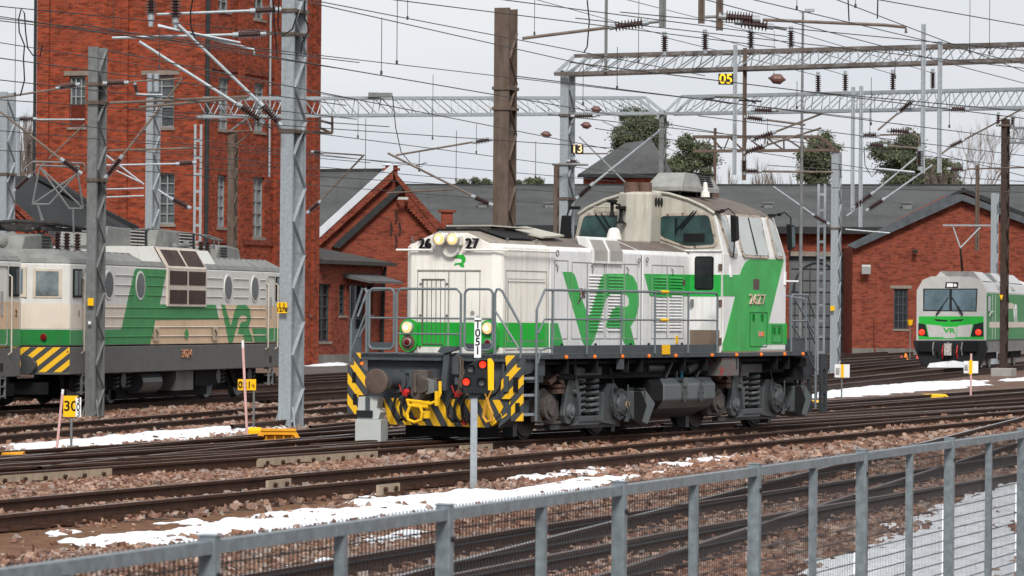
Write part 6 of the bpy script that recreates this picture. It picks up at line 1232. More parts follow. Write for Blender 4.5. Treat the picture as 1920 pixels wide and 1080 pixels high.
fp([(1731, 541), (1833, 541), (1831, 584), (1731, 583)], SIGBLK, 'windscreen_frame', -.012); 
fp([(1734, 543), (1780, 543), (1780, 582), (1733, 581)], GLASSV, 'windscreen', -.025); fp([(1785, 543), (1831, 543), (1829, 583), (1785, 582)], GLASSV, 'windscreen', -.025)
for a, b in (((1778, 558), (1756, 590)), ((1786, 558), (1805, 590))): A, B_ = yz(*a), yz(*b); mb = MB(); mb.bar((-.05, *A), (-.05, *B_), .035); mb.bar((-.06, (A[0]+B_[0])/2, (A[1]+B_[1])/2), (-.06, *B_), .07); vp(mb, 'wiper', SEAM)
fp([(1773, 529), (1797, 529), (1796, 540), (1772, 540)], SIGBLK, 'destination_box', -.012); fp([(1776, 531), (1787, 531), (1787, 538), (1775, 538)], WSIGN, 'top_lamp', -.02)
q = yz(1791, 535); mb = MB(); mb.lathe((-.03, q[0], q[1]), (-.012, q[0], q[1]), [(0, .06), (.018, .07)], 12); vp(mb, 'top_lamp', WSIGN)
mb = MB(); mb.bb(.9, 1.7, VY0-.03, VY0-.011, vz(583), vz(555)); vp(mb, 'cab_side_window', GLASSD); mb = MB(); mb.bb(2.4, 2.45, VY0-.03, VY0-.011, zb+.05, vz(552)); mb.bb(3.4, 3.45, VY0-.03, VY0-.011, zb+.05, vz(552)); mb.tube([(.9, VY0-.08, vz(592)), (1.5, VY0-.08, vz(584)), (2.4, VY0-.08, vz(584))], .03, 6); vp(mb, 'cab_door_edges', SILV)
mb = MB(); mb.prism([(-.25, *yz(1713, 638)), (-.25, *yz(1850, 638)), (-.25, *yz(1852, 652)), (-.25, *yz(1840, 684)), (-.25, *yz(1825, 690)), (-.25, *yz(1742, 690)), (-.25, *yz(1728, 684)), (-.25, *yz(1716, 652))], (.5, 0, 0)); vp(mb, 'bumper', SIGBLK, bevel=.04)
for px in (1738, 1822): q = yz(px, 650); mb = MB(); mb.bb(-.45, -.28, q[0]-.28, q[0]+.28, q[1]-.2, q[1]+.22); vp(mb, 'buffer', DARK)
mb = MB(); q = yz(1780, 655); mb.bb(-.55, -.25, q[0]-.15, q[0]+.15, q[1]-.25, q[1]+.25); vp(mb, 'coupler', mat('coupler_snowy', (.35, .33, .31), .7, var=.5, vscale=9))
for i in range(7): q = yz(1752+i*9, 655+(i % 3)*3); mb = MB(); mb.tube([(-.3, q[0], q[1]+.3), (-.4, q[0]+.03, q[1]), (-.3, q[0], q[1]-.25)], .03, 6); vp(mb, 'air_hose', (mat('hose_grey', (.2, .2, .2)), BLACKR, RED)[i % 3])
mb = MB(); mb.prism([(-.27, *yz(1740, 689)), (-.27, *yz(1745, 681)), (-.27, *yz(1770, 678)), (-.27, *yz(1790, 676)), (-.27, *yz(1815, 680)), (-.27, *yz(1826, 689))], (-.03, 0, 0)); vp(mb, 'plough_snow', SNOW)
mb = MB(); mb.bb(.4, 16.4, VY0+.02, VY0+VW-.05, .70, zb); vp(mb, 'underframe', mat('underframe_silver', (.20, .20, .195), .6, var=.3, vscale=3))
for x in (3.0, 5.7, 12.0, 14.5):
    for y in (VY0+.5, VY0+VW-.6): mb = MB(); mb.lathe((x, y, .5), (x, y+.14, .5), [(0, .3), (.02, .42), (.0, .48), (.13, .5)], 26); vp(mb, 'wheel', mat('pale_wheel', (.35, .34, .33), .5, var=.3))
mb = MB(); mb.bb(2.2, 6.5, VY0+.3, VY0+.4, .4, .72); vp(mb, 'bogie_frame', DARK); mb = MB(); mb.bb(11.2, 15.3, VY0+.3, VY0+.4, .4, .72); vp(mb, 'bogie_frame', DARK)
for x0, x1 in ((1.6, 4.6), (7.0, 9.4), (11.2, 15.5)): mb = MB(); mb.prism([(x0, VY0+.25, vz(526)), (x1, VY0+.25, vz(526)), (x1, VY0+.7, vz(508)), (x0, VY0+.7, vz(508))], (0, VW-1.4, 0)); mb.prism([(x0, VY0+.25, vz(526)-.1), (x0, VY0+.7, vz(508)), (x0, VY0+VW-.7, vz(508)), (x0, VY0+VW-.25, vz(526)-.1)], (x1-x0, 0, 0)); vp(mb, 'roof_hood', SILV)
mb = MB(); 
for x in (4.9, 5.6, 9.7, 10.4): mb.bar((x, VY0+.1, vz(542)), (x+.35, VY0+.62, vz(512)), .3, .05)
vp(mb, 'roof_slats', GALVD)
# pantograph
mb = MB(); zc = vz(512); pc = VY0+VW/2
mb.bb(2.0, 3.6, pc-.42, pc-.34, zc-.02, zc+.06); mb.bb(2.0, 3.6, pc+.34, pc+.42, zc-.02, zc+.06); mb.bb(2.0, 2.15, pc-.6, pc+.6, zc-.02, zc+.09); mb.bb(2.7, 2.8, pc-.34, pc+.34, zc-.02, zc+.06); pb = vp(mb, 'pantograph_base', mat('pantograph_red', (.35, .03, .03), .5, var=.2))
zt_ = vz(463); mb = MB(); mb.tube([(3.4, pc, zc), (1.9, pc-.1, zt_)], .05, 6); vp(mb, 'pantograph_arm', BROWNS)
mb = MB(); tz = vz(420); mb.tube([(1.9, pc-.1, zt_), (2.7, pc+.35, tz)], .03, 6); mb.tube([(1.9, pc-.1, zt_), (2.7, pc-.85, tz-.05)], .03, 6); mb.bb(2.6, 2.7, pc-1.25, pc+.75, tz-.02, tz+.04); mb.bb(2.95, 3.05, pc-1.25, pc+.75, tz-.02, tz+.04); vp(mb, 'pantograph_head', GALV)
for y in (-.6, -.2, .5): mb = MB(); insulator(mb, (2.0, pc+y, zc-.4), (2.0, pc+y, zc+.1), .09, 4, .05); vp(mb, 'roof_insulator', GALV)

# ================================================================= MASTS AND OVERHEAD LINE
def mast(name, label, x0, xs, x1, ytop, ybase=None, Y=None, m=GALV, rot=0, cat='mast', clamps=(), group=None, tilt=0):
    xc = (x0+x1)/2
    if Y is None: Y = G(xc, ybase).y
    p = AT(xs, 590, Y); zt = AT(xs, ytop, Y).z; k = Y/F; th = R(20); a = (xs-x0)*k/math.cos(th); b = (x1-xs)*k/math.sin(th)
    root = empty(name, (p.x, p.y, GZ), PI/2-th, label, cat, group); h = zt-GZ; t = min(.012, a*.06)
    # local x runs back along the track, y to the left; two channels joined by lattice bars on both sides
    fl = min(.07, b*.22)
    for x in (0, b):
        mb = MB(); s = 1 if x == 0 else -1
        mb.bb(x, x+s*t, 0, a, 0, h); mb.bb(x+s*t, x+s*fl, 0, t, 0, h); mb.bb(x+s*t, x+s*fl, a-t, a, 0, h); mb.build('channel', m, root)
    mb = MB(); step = b*.80+.12; z = .15; k_ = 0
    while z+step < h:
        for y in (-.004, a-.008):
            A, B_ = ((fl*.6, y, z), (b-fl*.6, y, z+step)) if k_ % 2 == 0 else ((b-fl*.6, y, z), (fl*.6, y, z+step)); mb.bar(A, B_, .012, max(.03, b*.10), up=(0, 1, 0))
        z += step; k_ += 1
    mb.build('lattice', m, root)
    mb = MB(); mb.bb(-.12, b+.12, -.12, a+.12, -.02, .05)
    for y in (-.10, a+.10): mb.bar((0, y, .0), (.1, max(0, min(a, y)), .45), .03, .03)
    mb.build('foot', m, root)
    for c in clamps:
        zz = AT(xs, c, Y).z-GZ; mb = MB(); mb.bb(-.03, b+.05, -.03, a+.03, zz-.035, zz+.035); mb.build('clamp', BROWNS, root)
    root['_Y'] = Y; return root, Y
def LP(root, p):                                     # world point into a thing's own frame
    return Matrix.Rotation(-root.rotation_euler.z, 3, 'Z') @ (Vector(p)-root.location)
def arm(root, name, m, pts, Y, r=.022, ins=None, insr=.07, Y2=None, ni=9, depth_=None):
    """a tube through survey points at depth Y, with an insulator between two points"""
    if pts:
        n = len(pts); P = [LP(root, AT(q[0], q[1], Y if Y2 is None else Y+(Y2-Y)*i/(n-1))) for i, q in enumerate(pts)]
        mb = MB(); mb.tube(P, r, 7); a = mb.build(name, m, root)
    else: a = root
    if ins:
        A, B_ = LP(root, AT(ins[0][0], ins[0][1], Y)), LP(root, AT(ins[1][0], ins[1][1], Y)); d = (B_-A)
        mb = MB(); insulator(mb, A, B_, insr, ni, insr*.45); mb.build('insulator', INSUL, a)
        mb = MB(); mb.cyl(A-d.normalized()*insr, A+d.normalized()*.02, insr*.55, 10); mb.build('insulator_cap', GALV, a); mb = MB(); mb.cyl(B_-d.normalized()*.02, B_+d.normalized()*insr, insr*.55, 10); mb.build('insulator_cap', GALV, a)
    return a
A_ = 'cantilever_tube'
M1, Y1 = mast('catenary_mast', 'large bright galvanised lattice mast standing over the orange trestle', 523, 546, 568, -60, ybase=806, m=GALV, clamps=(19, 63, 245))
arm(M1, A_, GALV, [(294, 27), (474, 20)], Y1, .028, ((478, 20), (518, 18)), .10); arm(M1, A_, GALV, [(210, 71), (436, 65)], Y1, .028, ((446, 65), (490, 63)), .10)
mb = MB(); mb.tube([LP(M1, AT(492, 63, Y1)), LP(M1, AT(522, 64, Y1))], .02, 6); mb.build('clevis', BROWNS, M1)
arm(M1, A_, GALV, [(261, 78), (443, 194)], Y1-.1, .032, ((452, 200), (488, 226)), .10); arm(M1, 'tie_rod', BROWNS, [(488, 226), (512, 243)], Y1, .015)
arm(M1, A_, GALV, [(334, 46), (484, 190)], Y1-.3, .032, ((492, 198), (522, 230)), .10); arm(M1, A_, GALV, [(296, 47), (476, 93), (477, 103)], Y1-.2, .026); arm(M1, A_, GALV, [(296, 49), (451, 80)], Y1-.25, .022)
arm(M1, A_, TUBEB, [(206, 193), (467, 181)], Y1+1, .028); arm(M1, A_, TUBEB, [(261, 201), (463, 183)], Y1+1, .028)
arm(M1, 'post_insulator_pin', GALV, [(283, 30), (283, 50)], Y1-.2, .05, ((283, 26), (283, -14)), .12, ni=8); arm(M1, 'post_insulator_pin', GALV, [(329, 38), (329, 56)], Y1-.2, .05, ((329, 34), (329, -12)), .12, ni=8)
for q in ([(513, 0), (514, 40), (517, 70), (519, 109)], [(572, 0), (570, 30), (580, 55), (567, 80), (564, 100)], [(523, 0), (521, 50), (530, 67), (548, 55), (560, 20)], [(362, -5), (357, 25), (358, 50), (366, 72), (375, 82)]): arm(M1, 'jumper_cable', BLACKR, q, Y1-.3, .016)
mb = MB(); c = LP(M1, AT(529, 577, Y1-.06)); mb.box(c, (.02, .21, .21)); a = mb.build('number_plate', YELS, M1)
text('number', '1 1\n1278', .115, c+Vector((-.013, 0, .0)), (0, -1, 0), (0, 0, 1), BLKT, M1, .002, bold=.004)
M2, Y2 = mast('catenary_mast', 'dark weathered lattice mast in front of the electric locomotives', 160, 178, 193, 87, Y=85.3, m=GALVD, clamps=(157, 192, 337))
arm(M2, A_, TUBEB, [(0, 183), (107, 167)], Y2, .022, ((112, 164), (143, 159)), .08); arm(M2, A_, TUBEB, [(238, 154), (342, 147)], Y2, .02, ((200, 156), (234, 155)), .08)
arm(M2, A_, TUBEB, [(229, 293), (341, 149)], Y2, .025, ((202, 328), (226, 297)), .085); arm(M2, A_, TUBEB, [(0, 209), (116, 300)], Y2, .025, ((119, 302), (147, 322)), .085)
arm(M2, A_, TUBEB, [(91, 298), (159, 233)], Y2, .018); arm(M2, A_, TUBEB, [(194, 283), (371, 277)], Y2+4, .022); arm(M2, A_, GALV, [(194, 310), (334, 307)], Y2+6, .022, ((336, 307), (362, 305)), .08)
arm(M2, A_, GALV, [(194, 287), (270, 346)], Y2+5, .022); arm(M2, A_, GALV, [(218, 320), (270, 345)], Y2+5, .018); arm(M2, A_, GALV, [(296, 356), (321, 372)], Y2+6, .025, ((324, 374), (352, 388)), .08)
arm(M2, A_, GALV, [(67, 224), (159, 224)], Y2, .018, ((36, 223), (63, 223)), .07); arm(M2, A_, GALV, [(194, 355), (270, 353)], Y2+6, .018); arm(M2, A_, GALV, [(194, 370), (270, 367)], Y2+6, .018); arm(M2, 'tie_rod', GALVD, None and [] or [(194, 335), (202, 328)], Y2, .03)
mb = MB(); c = LP(M2, AT(170, 566, Y2-.06)); mb.box(c, (.02, .13, .16)); mb.build('yellow_plate', YELS, M2); mb = MB(); c = LP(M2, AT(168, 605, Y2-.06)); mb.box(c, (.02, .06, .06)); mb.build('small_plate', WSIGN, M2)
M3, Y3 = mast('catenary_mast', 'tall rust brown lattice mast behind the hood of the shunting locomotive', 922, 950, 966, 14, Y=88, m=BROWNS, clamps=(165, 203))
arm(M3, A_, TUBEB, [(742, 291), (889, 266)], Y3, .022, ((892, 266), (917, 262)), .07); arm(M3, A_, TUBEB, [(727, 287), (888, 368)], Y3, .025, ((890, 370), (917, 382)), .085)
arm(M3, 'spacer_rod', BROWNS, [(724, 362), (853, 355)], Y3, .02)
M4, Y4 = mast('gantry_mast', 'grey lattice gantry mast carrying the small sign 13', 1047, 1062, 1076, 132, Y=105, m=GALV, clamps=(216, 308, 372))
arm(M4, A_, GALV, [(1112, 345), (1240, 243)], Y4, .035, ((1086, 368), (1108, 348)), .10); arm(M4, A_, TUBEB, [(1115, 217), (1125, 217)], Y4, .02, ((1076, 218), (1112, 217)), .08)
arm(M4, A_, GALV, [(1086, 256), (1180, 350)], Y4+3, .022); arm(M4, 'bracket', GALVD, [(1035, 308), (1103, 309)], Y4-.3, .03); arm(M4, A_, TUBEB, [(1080, 288), (1140, 288)], Y4, .02, ((1068, 302), (1082, 303)), .07, ni=4)
for q in ([(1101, 0), (1105, 40), (1101, 88), (1095, 98)],): arm(M4, 'jumper_cable', BLACKR, q, 80, .014)
M4b, _ = mast('short_brown_mast', 'short rust brown mast standing left of the mast with sign 13', 1036, 1043, 1047, 308, Y=112, m=BROWNS)
M5, Y5 = mast('catenary_mast', 'grey lattice mast at the left edge of the picture', -8, 9, 22, 172, Y=115, m=GALV, clamps=(326,))
arm(M5, A_, TUBEB, None, Y5, .02, ((30, 355), (54, 332)), .09); arm(M5, A_, TUBEB, [(54, 332), (68, 318)], Y5, .02)
M6, Y6 = mast('catenary_mast', 'slim mast with two pole transformers in front of the tower', 270, 283, 295, 178, Y=140, m=GALV)
mb = MB(); 
for px in (281, 293): c = LP(M6, AT(px, 172, Y6)); mb.cyl(c, LP(M6, AT(px, 138, Y6)), .10, 12)
mb.build('transformer', GALV, M6); arm(M6, 'crossarm', GALV, [(256, 177), (305, 178)], Y6, .04); arm(M6, 'crossarm', GALV, None, Y6, .04, ((253, 158), (257, 174)), .10, ni=4)
M7, Y7 = mast('catenary_mast', 'slim half grey half brown mast with diagonal brackets in front of the tower', 424, 436, 443, 248, Y=146, m=BROWNS)
arm(M7, 'bracket', BROWNS, [(424, 247), (474, 246), (438, 275)], Y7, .05); arm(M7, 'bracket', GALVD, [(430, 247), (463, 222), (472, 246)], Y7, .04)
M8, Y8 = mast('gantry_mast', 'light grey mast right of the rear stairs with an orange tag', 1557, 1570, 1578, 284, ybase=708, m=GALV, clamps=(428,))
mb = MB(); c = LP(M8, AT(1561, 578, Y8-.1)); mb.box(c, (.02, .16, .18)); mb.build('orange_tag', YELS, M8)
arm(M8, A_, GALV, [(1450, 350), (1524, 402)], Y8, .035, ((1526, 404), (1550, 418)), .11); arm(M8, A_, GALV, [(1585, 430), (1668, 437)], Y8, .03)
M9, Y9 = mast('catenary_mast', 'slim dark brown mast on a concrete footing beside the distant locomotive', 1875, 1885, 1894, 222, ybase=705, m=DKBR, clamps=(235,))
mb = MB(); p = G(1880, 708); c = LP(M9, (AT(1880, 690, Y9).x, Y9-.3, .0)); mb.bb(c.x-.5, c.x+.5, c.y-.42, c.y+.42, -.3, .32); mb.build('footing', CONC, M9, bevel=.03)
arm(M9, A_, BROWNS, [(1806, 263), (1917, 204)], Y9, .035, ((1781, 275), (1804, 264)), .11); arm(M9, A_, BROWNS, None, Y9, .03, ((1871, 232), (1872, 215)), .10, ni=4); arm(M9, A_, BROWNS, None, Y9, .03, ((1898, 234), (1899, 220)), .10, ni=4); arm(M9, 'crossarm', BROWNS, [(1868, 235), (1902, 236)], Y9, .05)
mb = MB(); a, b, c = [LP(M9, AT(*q, Y9-.15)) for q in ((1874, 553), (1881, 553), (1877.5, 563))]; mb.prism([a, b, c], Vector((.02, 0, 0))); mb.build('yellow_triangle', YELS, M9)
M10, Y10 = mast('gantry_mast', 'far grey gantry mast where two lattice beams meet', 1233, 1241, 1248, 206, Y=128, m=GALVD)
M11, _ = mast('far_mast', 'pale grey mast standing right behind the distant locomotive', 1857, 1867, 1873, 362, Y=205, m=GALV)
def ladder(name, label, x0, x1, y0, y1, Y):
    p = AT((x0+x1)/2, 590, Y); root = empty(name, (p.x, p.y, GZ), 0, label, 'ladder mast'); k = Y/F; w_ = (x1-x0)*k; h = AT(x0, y0, Y).z-GZ; zb_ = AT(x0, y1, Y).z-GZ; zb_ = max(0, zb_)
    for s in (-1, 1): mb = MB(); mb.bb(s*w_/2-.045, s*w_/2+.045, -.04, .04, 0, h); mb.build('stile', GALV, root)
    z = zb_+.2
    while z < h: mb = MB(); mb.bb(-w_/2+.046, w_/2-.046, -.03, .03, z-.05, z+.05); mb.build('rung', GALV, root); z += .62
ladder('ladder_mast', 'narrow ladder-like steel mast in front of the grey shed door', 1533, 1545, 345, 700, 159); ladder('ladder_mast', 'narrow ladder-like steel mast in front of the tower', 363, 374, 233, 560, 148)

def truss(label, B0, B1, T0, T1, Y0, Y1_, dpt=.5, m=GALV, end0=None, end1=None, r=.045, nb=None, m2=None):
    """lattice gantry beam: survey points of lower and upper chord ends at depths Y0, Y1_"""
    b0, b1, t0, t1 = AT(*B0, Y0), AT(*B1, Y1_), AT(*T0, Y0), AT(*T1, Y1_); o = Vector((b0.x, b0.y, 0)); root = empty('gantry_beam', o, 0, label, 'gantry')
    b0, b1, t0, t1 = [v-o for v in (b0, b1, t0, t1)]; d = (b1-b0); d.z = 0; bk = Vector((-d.y, d.x, 0)).normalized()*dpt; bk = bk if bk.y > 0 else -bk
    for q in (Vector(), bk):
        for a, b in ((b0, b1), (t0, t1)): mb = MB(); mb.bar(a+q, b+q, r*2, r*2); mb.build('chord', m2 or m, root)
    nb = nb or max(4, int((t1-t0).length/(abs(t0.z-b0.z)*1.15))); mb = MB()
    for q in (Vector(), bk):
        for i in range(nb):
            u0, u1, um = t0.lerp(t1, i/nb)+q, t0.lerp(t1, (i+1)/nb)+q, b0.lerp(b1, (i+.5)/nb)+q; f = (u0.x-b0.x)/(b1.x-b0.x); mb.tube([u0, um], .018, 5); mb.tube([um, u1], .018, 5)
    for i in range(nb): mb.tube([b0.lerp(b1, i/nb), b0.lerp(b1, (i+.5)/nb)+bk], .014, 4); mb.tube([t0.lerp(t1, (i+.5)/nb), t0.lerp(t1, (i+1)/nb)+bk], .014, 4)
    mb.build('lattice', m, root)
    for e, t_, Y in ((end0, t0, Y0), (end1, t1, Y1_)):
        if e:
            mb = MB(); c = AT(*e, Y)-o
            for q in (Vector(), bk): mb.bar(t_+q, c+q, r*2, r*2)
            mb.bar(c, c+bk, r*2); mb.build('end_strut', m, root)
    return root
GT1 = truss('long brown-grey gantry beam in front, starting at the mast with sign 13', (1041, 139), (1990, 109), (1078, 105), (1990, 80), 105, 97, .6, GALV, end0=(1041, 138), m2=mat('gantry_brown_grey', (.12, .10, .09), .55, var=.4, vscale=.7, dirt=(.3, .32, .34), damt=.8, streak=False))
GT2 = truss('grey gantry beam crossing between the tower and the centre', (380, 218), (1243, 212), (380, 184), (1210, 183), 122, 128, .55, GALV, end1=(1246, 212))
GT3 = truss('farther grey gantry beam behind the front beam at right', (1246, 213), (1990, 200), (1278, 181), (1990, 165), 128, 119, .55, GALV, end0=(1246, 212))
GT4 = truss('small rusty gantry beam above the long workshop roof', (1300, 283), (1566, 281), (1300, 256), (1538, 256), Y8, Y8, .5, BROWNS, end1=(1572, 284), r=.05)
GT5 = truss('distant thin gantry beam at the right edge', (1890, 268), (1990, 266), (1885, 240), (1990, 238), 170, 166, .5, GALV)
for g_, lst, Yg in ((GT1, ((1246, 96, 67), (1322, 93, 63), (1408, 90, 59), (1483, 88, 57)), 102), (GT3, ((1534, 172, 141), (1585, 170, 139), (1674, 168, 137), (1749, 165, 135)), 124)):
    for px, y0, y1 in lst: arm(g_, 'crossarm', GALV, None, Yg, .03, ((px, y0), (px, y1)), .10, ni=8)
def hpost(label, px, y0, y1, Y, wd, m, arms=()):
    p = AT(px, y0, Y); q = AT(px, y1, Y); root = empty('hanging_post', (p.x, p.y, q.z), 0, label, 'hanging post', 'posts hanging from the gantry beams')
    k = wd*Y/F; h = p.z-q.z; mb = MB(); mb.bb(-k/2, -k/2+k*.28, -k/2, k/2, 0, h); mb.bb(k/2-k*.28, k/2, -k/2, k/2, 0, h); mb.bb(-k/2+k*.28, k/2-k*.28, -.015, .015, 0, h); mb.build('post_profile', m, root); return root
P1 = hpost('grey post hanging left of the rust brown one, near sign 05', 1379, 84, 328, 101, 7.5, GALV); P2 = hpost('rust brown post hanging right of the sign 05', 1397, 90, 338, 102, 7.5, BROWNS)
P3 = hpost('left of the two grey posts hanging from the farther beam', 1600, 163, 395, 122, 7, GALV); P4 = hpost('right of the two grey posts hanging from the farther beam', 1615, 161, 426, 122, 7, GALV)
P5 = hpost('tall grey post hanging from the front beam at right, topmost in the sky', 1732, 45, 325, 98, 8, GALV); P6 = hpost('grey post hanging from the front beam, second from the right edge', 1763, 77, 324, 98, 8, GALV)
P7 = hpost('thin grey tube rising from the front beam beside the hanging jumper wire', 1137, -10, 135, 104, 6, GALVD); P8 = hpost('thin rusty post of the small gantry above the cab', 1341, 240, 350, Y8, 5.5, BROWNS)
P9 = hpost('short grey post hanging down at top centre', 1243, -60, 51, 78, 13, GALVD); P10 = hpost('left short brown post hanging at the top edge', 1316, -60, 44, 78, 12, BROWNS); P11 = hpost('right short brown post hanging at the top edge beside the big insulators', 1350, -60, 57, 78, 13, BROWNS)
P12 = hpost('thin brown post standing before the engine shed gable', 1833, 310, 470, 190, 7, BROWNS)
arm(P9, A_, TUBEB, [(979, 72), (1145, 51)], 78, .032, ((1152, 50), (1206, 43)), .105, ni=9); arm(P9, 'clevis', GALVD, [(1208, 43), (1240, 40)], 78, .03)
arm(P11, A_, TUBEB, [(1430, 37), (1660, 47), (1698, 51), (1699, 62)], 78, .032, ((1360, 31), (1412, 35)), .13, ni=10); arm(P11, 'clevis', GALVD, [(1446, 50), (1475, 55)], 78, .03, ((1388, 42), (1440, 49)), .11, ni=8); arm(P11, 'crossarm', GALVD, [(1322, 32), (1345, 31)], 78, .03)
for i_, pts in ((((1414, 206), (1448, 207)), [(1448, 207), (1460, 208)]), (((1401, 220), (1430, 224)), [(1430, 224), (1510, 234)]), (((1413, 261), (1449, 249)), [(1452, 248), (1541, 213)]), (((1397, 286), (1431, 274)), [(1434, 273), (1540, 240)]), (((1399, 321), (1422, 321)), [(1425, 321), (1562, 323)])): arm(P2, A_, TUBEB, pts, 102, .028, i_, .085, ni=8)
arm(P2, A_, TUBEB, None, 102, .03, ((1395, 300), (1395, 322)), .09, ni=6)
for i_, pts in ((((1618, 254), (1643, 253)), [(1645, 253), (1700, 252)]), (((1630, 271), (1657, 273)), [(1660, 273), (1723, 278)]), (((1669, 245), (1705, 247)), [(1708, 248), (1722, 258), (1724, 290)]), (((1687, 209), (1709, 191)), [(1646, 244), (1685, 211)])): arm(P4, A_, TUBEB, pts, 122, .03, i_, .10, ni=8)
arm(P3, A_, GALV, [(1637, 362), (1718, 295)], 122, .03, ((1603, 387), (1634, 364)), .10, ni=9); arm(P4, A_, GALV, [(1657, 374), (1749, 309)], 122, .03, ((1629, 392), (1655, 375)), .10, ni=8); arm(P3, A_, GALV, [(1588, 405), (1600, 396)], 122, .03)
arm(P3, A_, GALV, [(1643, 316), (1715, 323)], 122, .035)
arm(P5, 'crossarm', GALVD, None, 98, .03, ((1724, 282), (1724, 312)), .09, ni=7); arm(P6, A_, TUBEB, [(1763, 290), (1783, 275)], 98, .025); arm(P6, A_, BROWNS, None, 98, .03, ((1783, 204), (1810, 205)), .09, ni=7); arm(P6, A_, BROWNS, [(1808, 317), (1990, 312)], 98, .02, ((1782, 317), (1806, 317)), .08, ni=7)
arm(GT2, A_, TUBEB, [(600, 377), (683, 290)], 126, .03, ((580, 396), (598, 380)), .10, ni=6); arm(GT2, A_, TUBEB, [(604, 286), (679, 291)], 126, .025, ((588, 285), (602, 286)), .08, ni=4)
mb = MB()
for a, b in (((600, 214), (600, 240)), ((623, 214), (623, 250)), ((600, 240), (623, 250)), ((600, 226), (623, 232)), ((585, 247), (623, 250))): mb.tube([LP(GT2, AT(*a, 124)), LP(GT2, AT(*b, 124))], .04, 5)
mb.build('hanging_bracket', BROWNS, GT2)
mb = MB(); mb.box(LP(GT2, AT(700, 178, 124)), (.3, .3, .14)); mb.box(LP(GT2, AT(722, 178, 124)), (.45, .3, .12)); mb.build('switch_box', GALVD, GT2)
# strain insulators hung in the wires (large ribbed brown-grey bodies)
for px, py, Y, r, s in ((1457, 148, 98, .12, 'red-brown spindle shaped weight hanging on a wire below the front beam'), (1024, 252, 110, .085, 'small spindle insulator on a wire left of the mast with sign 13'), (1118, 205, 110, .09, 'upper spindle insulator on a wire right of the mast with sign 13'), (1099, 235, 110, .09, 'lower spindle insulator on a wire right of the mast with sign 13')):
    c = AT(px, py, Y); mb = MB(); L = 17*Y/F if r > .1 else 11*Y/F; mb.lathe(c-Vector((L, 0, -.02)), c+Vector((L, 0, -.02)), [(0, .01), (L*.25, r*.35), (L*.6, r), (L*1.4, r*1.05), (L*1.75, r*.4), (L*2, .01)], 16); tag(mb.build('line_insulator', mat('line_insulator', (.12, .055, .045), .4, var=.3)), s, 'insulator')
# signs on the overhead structures
def board(name, label, px0, px1, py0, py1, Y, m, txt, col, size, cat='sign', pole=None, sx=1.0, vertical=False):
    a, b = AT(px0, py0, Y), AT(px1, py1, Y); c = (a+b)/2; root = empty(name, c, 0, label, cat)
    mb = MB(); mb.box((0, 0, 0), (b.x-a.x, .03, a.z-b.z)); mb.build('board', m, root, bevel=.005)
    if txt: text('lettering', txt, size, (0, -.018, 0), (1, 0, 0), (0, 0, 1), col, root, .003, sx, bold=size*.02)
    if pole: 
        mb = MB(); pt = pole; mb.bar(Vector((pt*Y/F, .05, 0)), Vector((pt*Y/F, .05, GZ-c.z)), .035); mb.build('post', GALVD, root)
    return root
LITY = mat('sign_letter_yellow', (.95, .60, .03), .5, var=0, emit=(1, .6, .03), estr=.25)
board('track_sign', 'black sign with yellow 05 hanging under the front gantry beam', 1347, 1375, 138, 159, 100, SIGBLK, '05', LITY, .33); b13 = board('track_sign', 'small black sign with 13 on the grey gantry mast', 1070, 1094, 271, 288, 104, SIGBLK, '13', mat('sign_letter_pale', (.9, .65, .35), .5, emit=(1, .7, .35), estr=.2), .29)
# section insulator (horizontal device hanging over the cab)
root = empty('section_insulator', AT(1370, 186, 100), 0, 'dark horizontal section insulator with runners hanging below sign 05', 'insulator'); o_ = root.location
for a, b, r, m in (((1316, 186), (1340, 184), .02, SEAM), ((1340, 180), (1392, 182), .05, GALVD), ((1325, 186), (1372, 194), .025, SEAM), ((1385, 188), (1428, 190), .025, SEAM), ((1395, 184), (1418, 194), .018, SEAM)): mb = MB(); mb.tube([AT(*a, 100)-o_, AT(*b, 100)-o_], r, 6); mb.build('runner', m, root)
# light column
p = AT(1500, 590, 140); root = empty('light_column', (p.x, p.y, GZ), 0, 'very tall thin grey floodlight column behind the gantry beams', 'street lamp'); h = AT(1502, 22, 140).z-GZ; mb = MB(); mb.tube([(0, 0, 0), (.02, 0, h)], [.07, .04], 8); mb.build('pole', GALVD, root)
mb = MB(); mb.box((.25, 0, h+.05), (.32, .2, .10)); mb.bar((-.1, 0, h-.02), (.3, 0, h), .04); mb.build('lamp_head', GALV, root)

# ----- wires
def wire(p1, p2, z1, z2=None, r=.010, ext=.0, drop=None, sag=0, name='overhead_wire', Y=None):
    z2 = z1 if z2 is None else z2
    a = ATZ(*p1, z1) if Y is None else AT(*p1, Y[0]); b = ATZ(*p2, z2) if Y is None else AT(*p2, Y[1]); d = b-a; a2, b2 = a-d*ext, b+d*ext
    if a2.y < 25: a2 = a2.lerp(b2, (25-a2.y)/(b2.y-a2.y)) if b2.y > a2.y else a2
    n = 10; P = []
    for i in range(n+1):
        t = i/n; q = a2.lerp(b2, t); q.z -= sag*4*t*(1-t); P.append(q)
    o = a2.copy(); rr = max(r*.85, min(a2.y, b2.y)*.0001)
    mb = MB(); mb.tube([q-o for q in P], rr, 5); w_ = mb.build(name, WIREM); w_.location = o
    tag(w_, 'thin dark overhead wire running across the sky above the yard', 'wire', 'overhead wires over the tracks'); return w_
def dropper(px, y0, y1, z):
    p = ATZ(px, y1, z); q = AT(px, y0, p.y); mb = MB(); mb.tube([(0, 0, 0), (0, 0, q.z-p.z)], .0055, 4); mb.box((0, 0, .03), (.035, .035, .06)); o = mb.build('dropper_wire', WIREM); o.location = p
    tag(o, 'thin vertical dropper wire hanging between two overhead wires', 'wire', 'dropper wires')
W = wire; C1, C2 = 5.7, 7.0
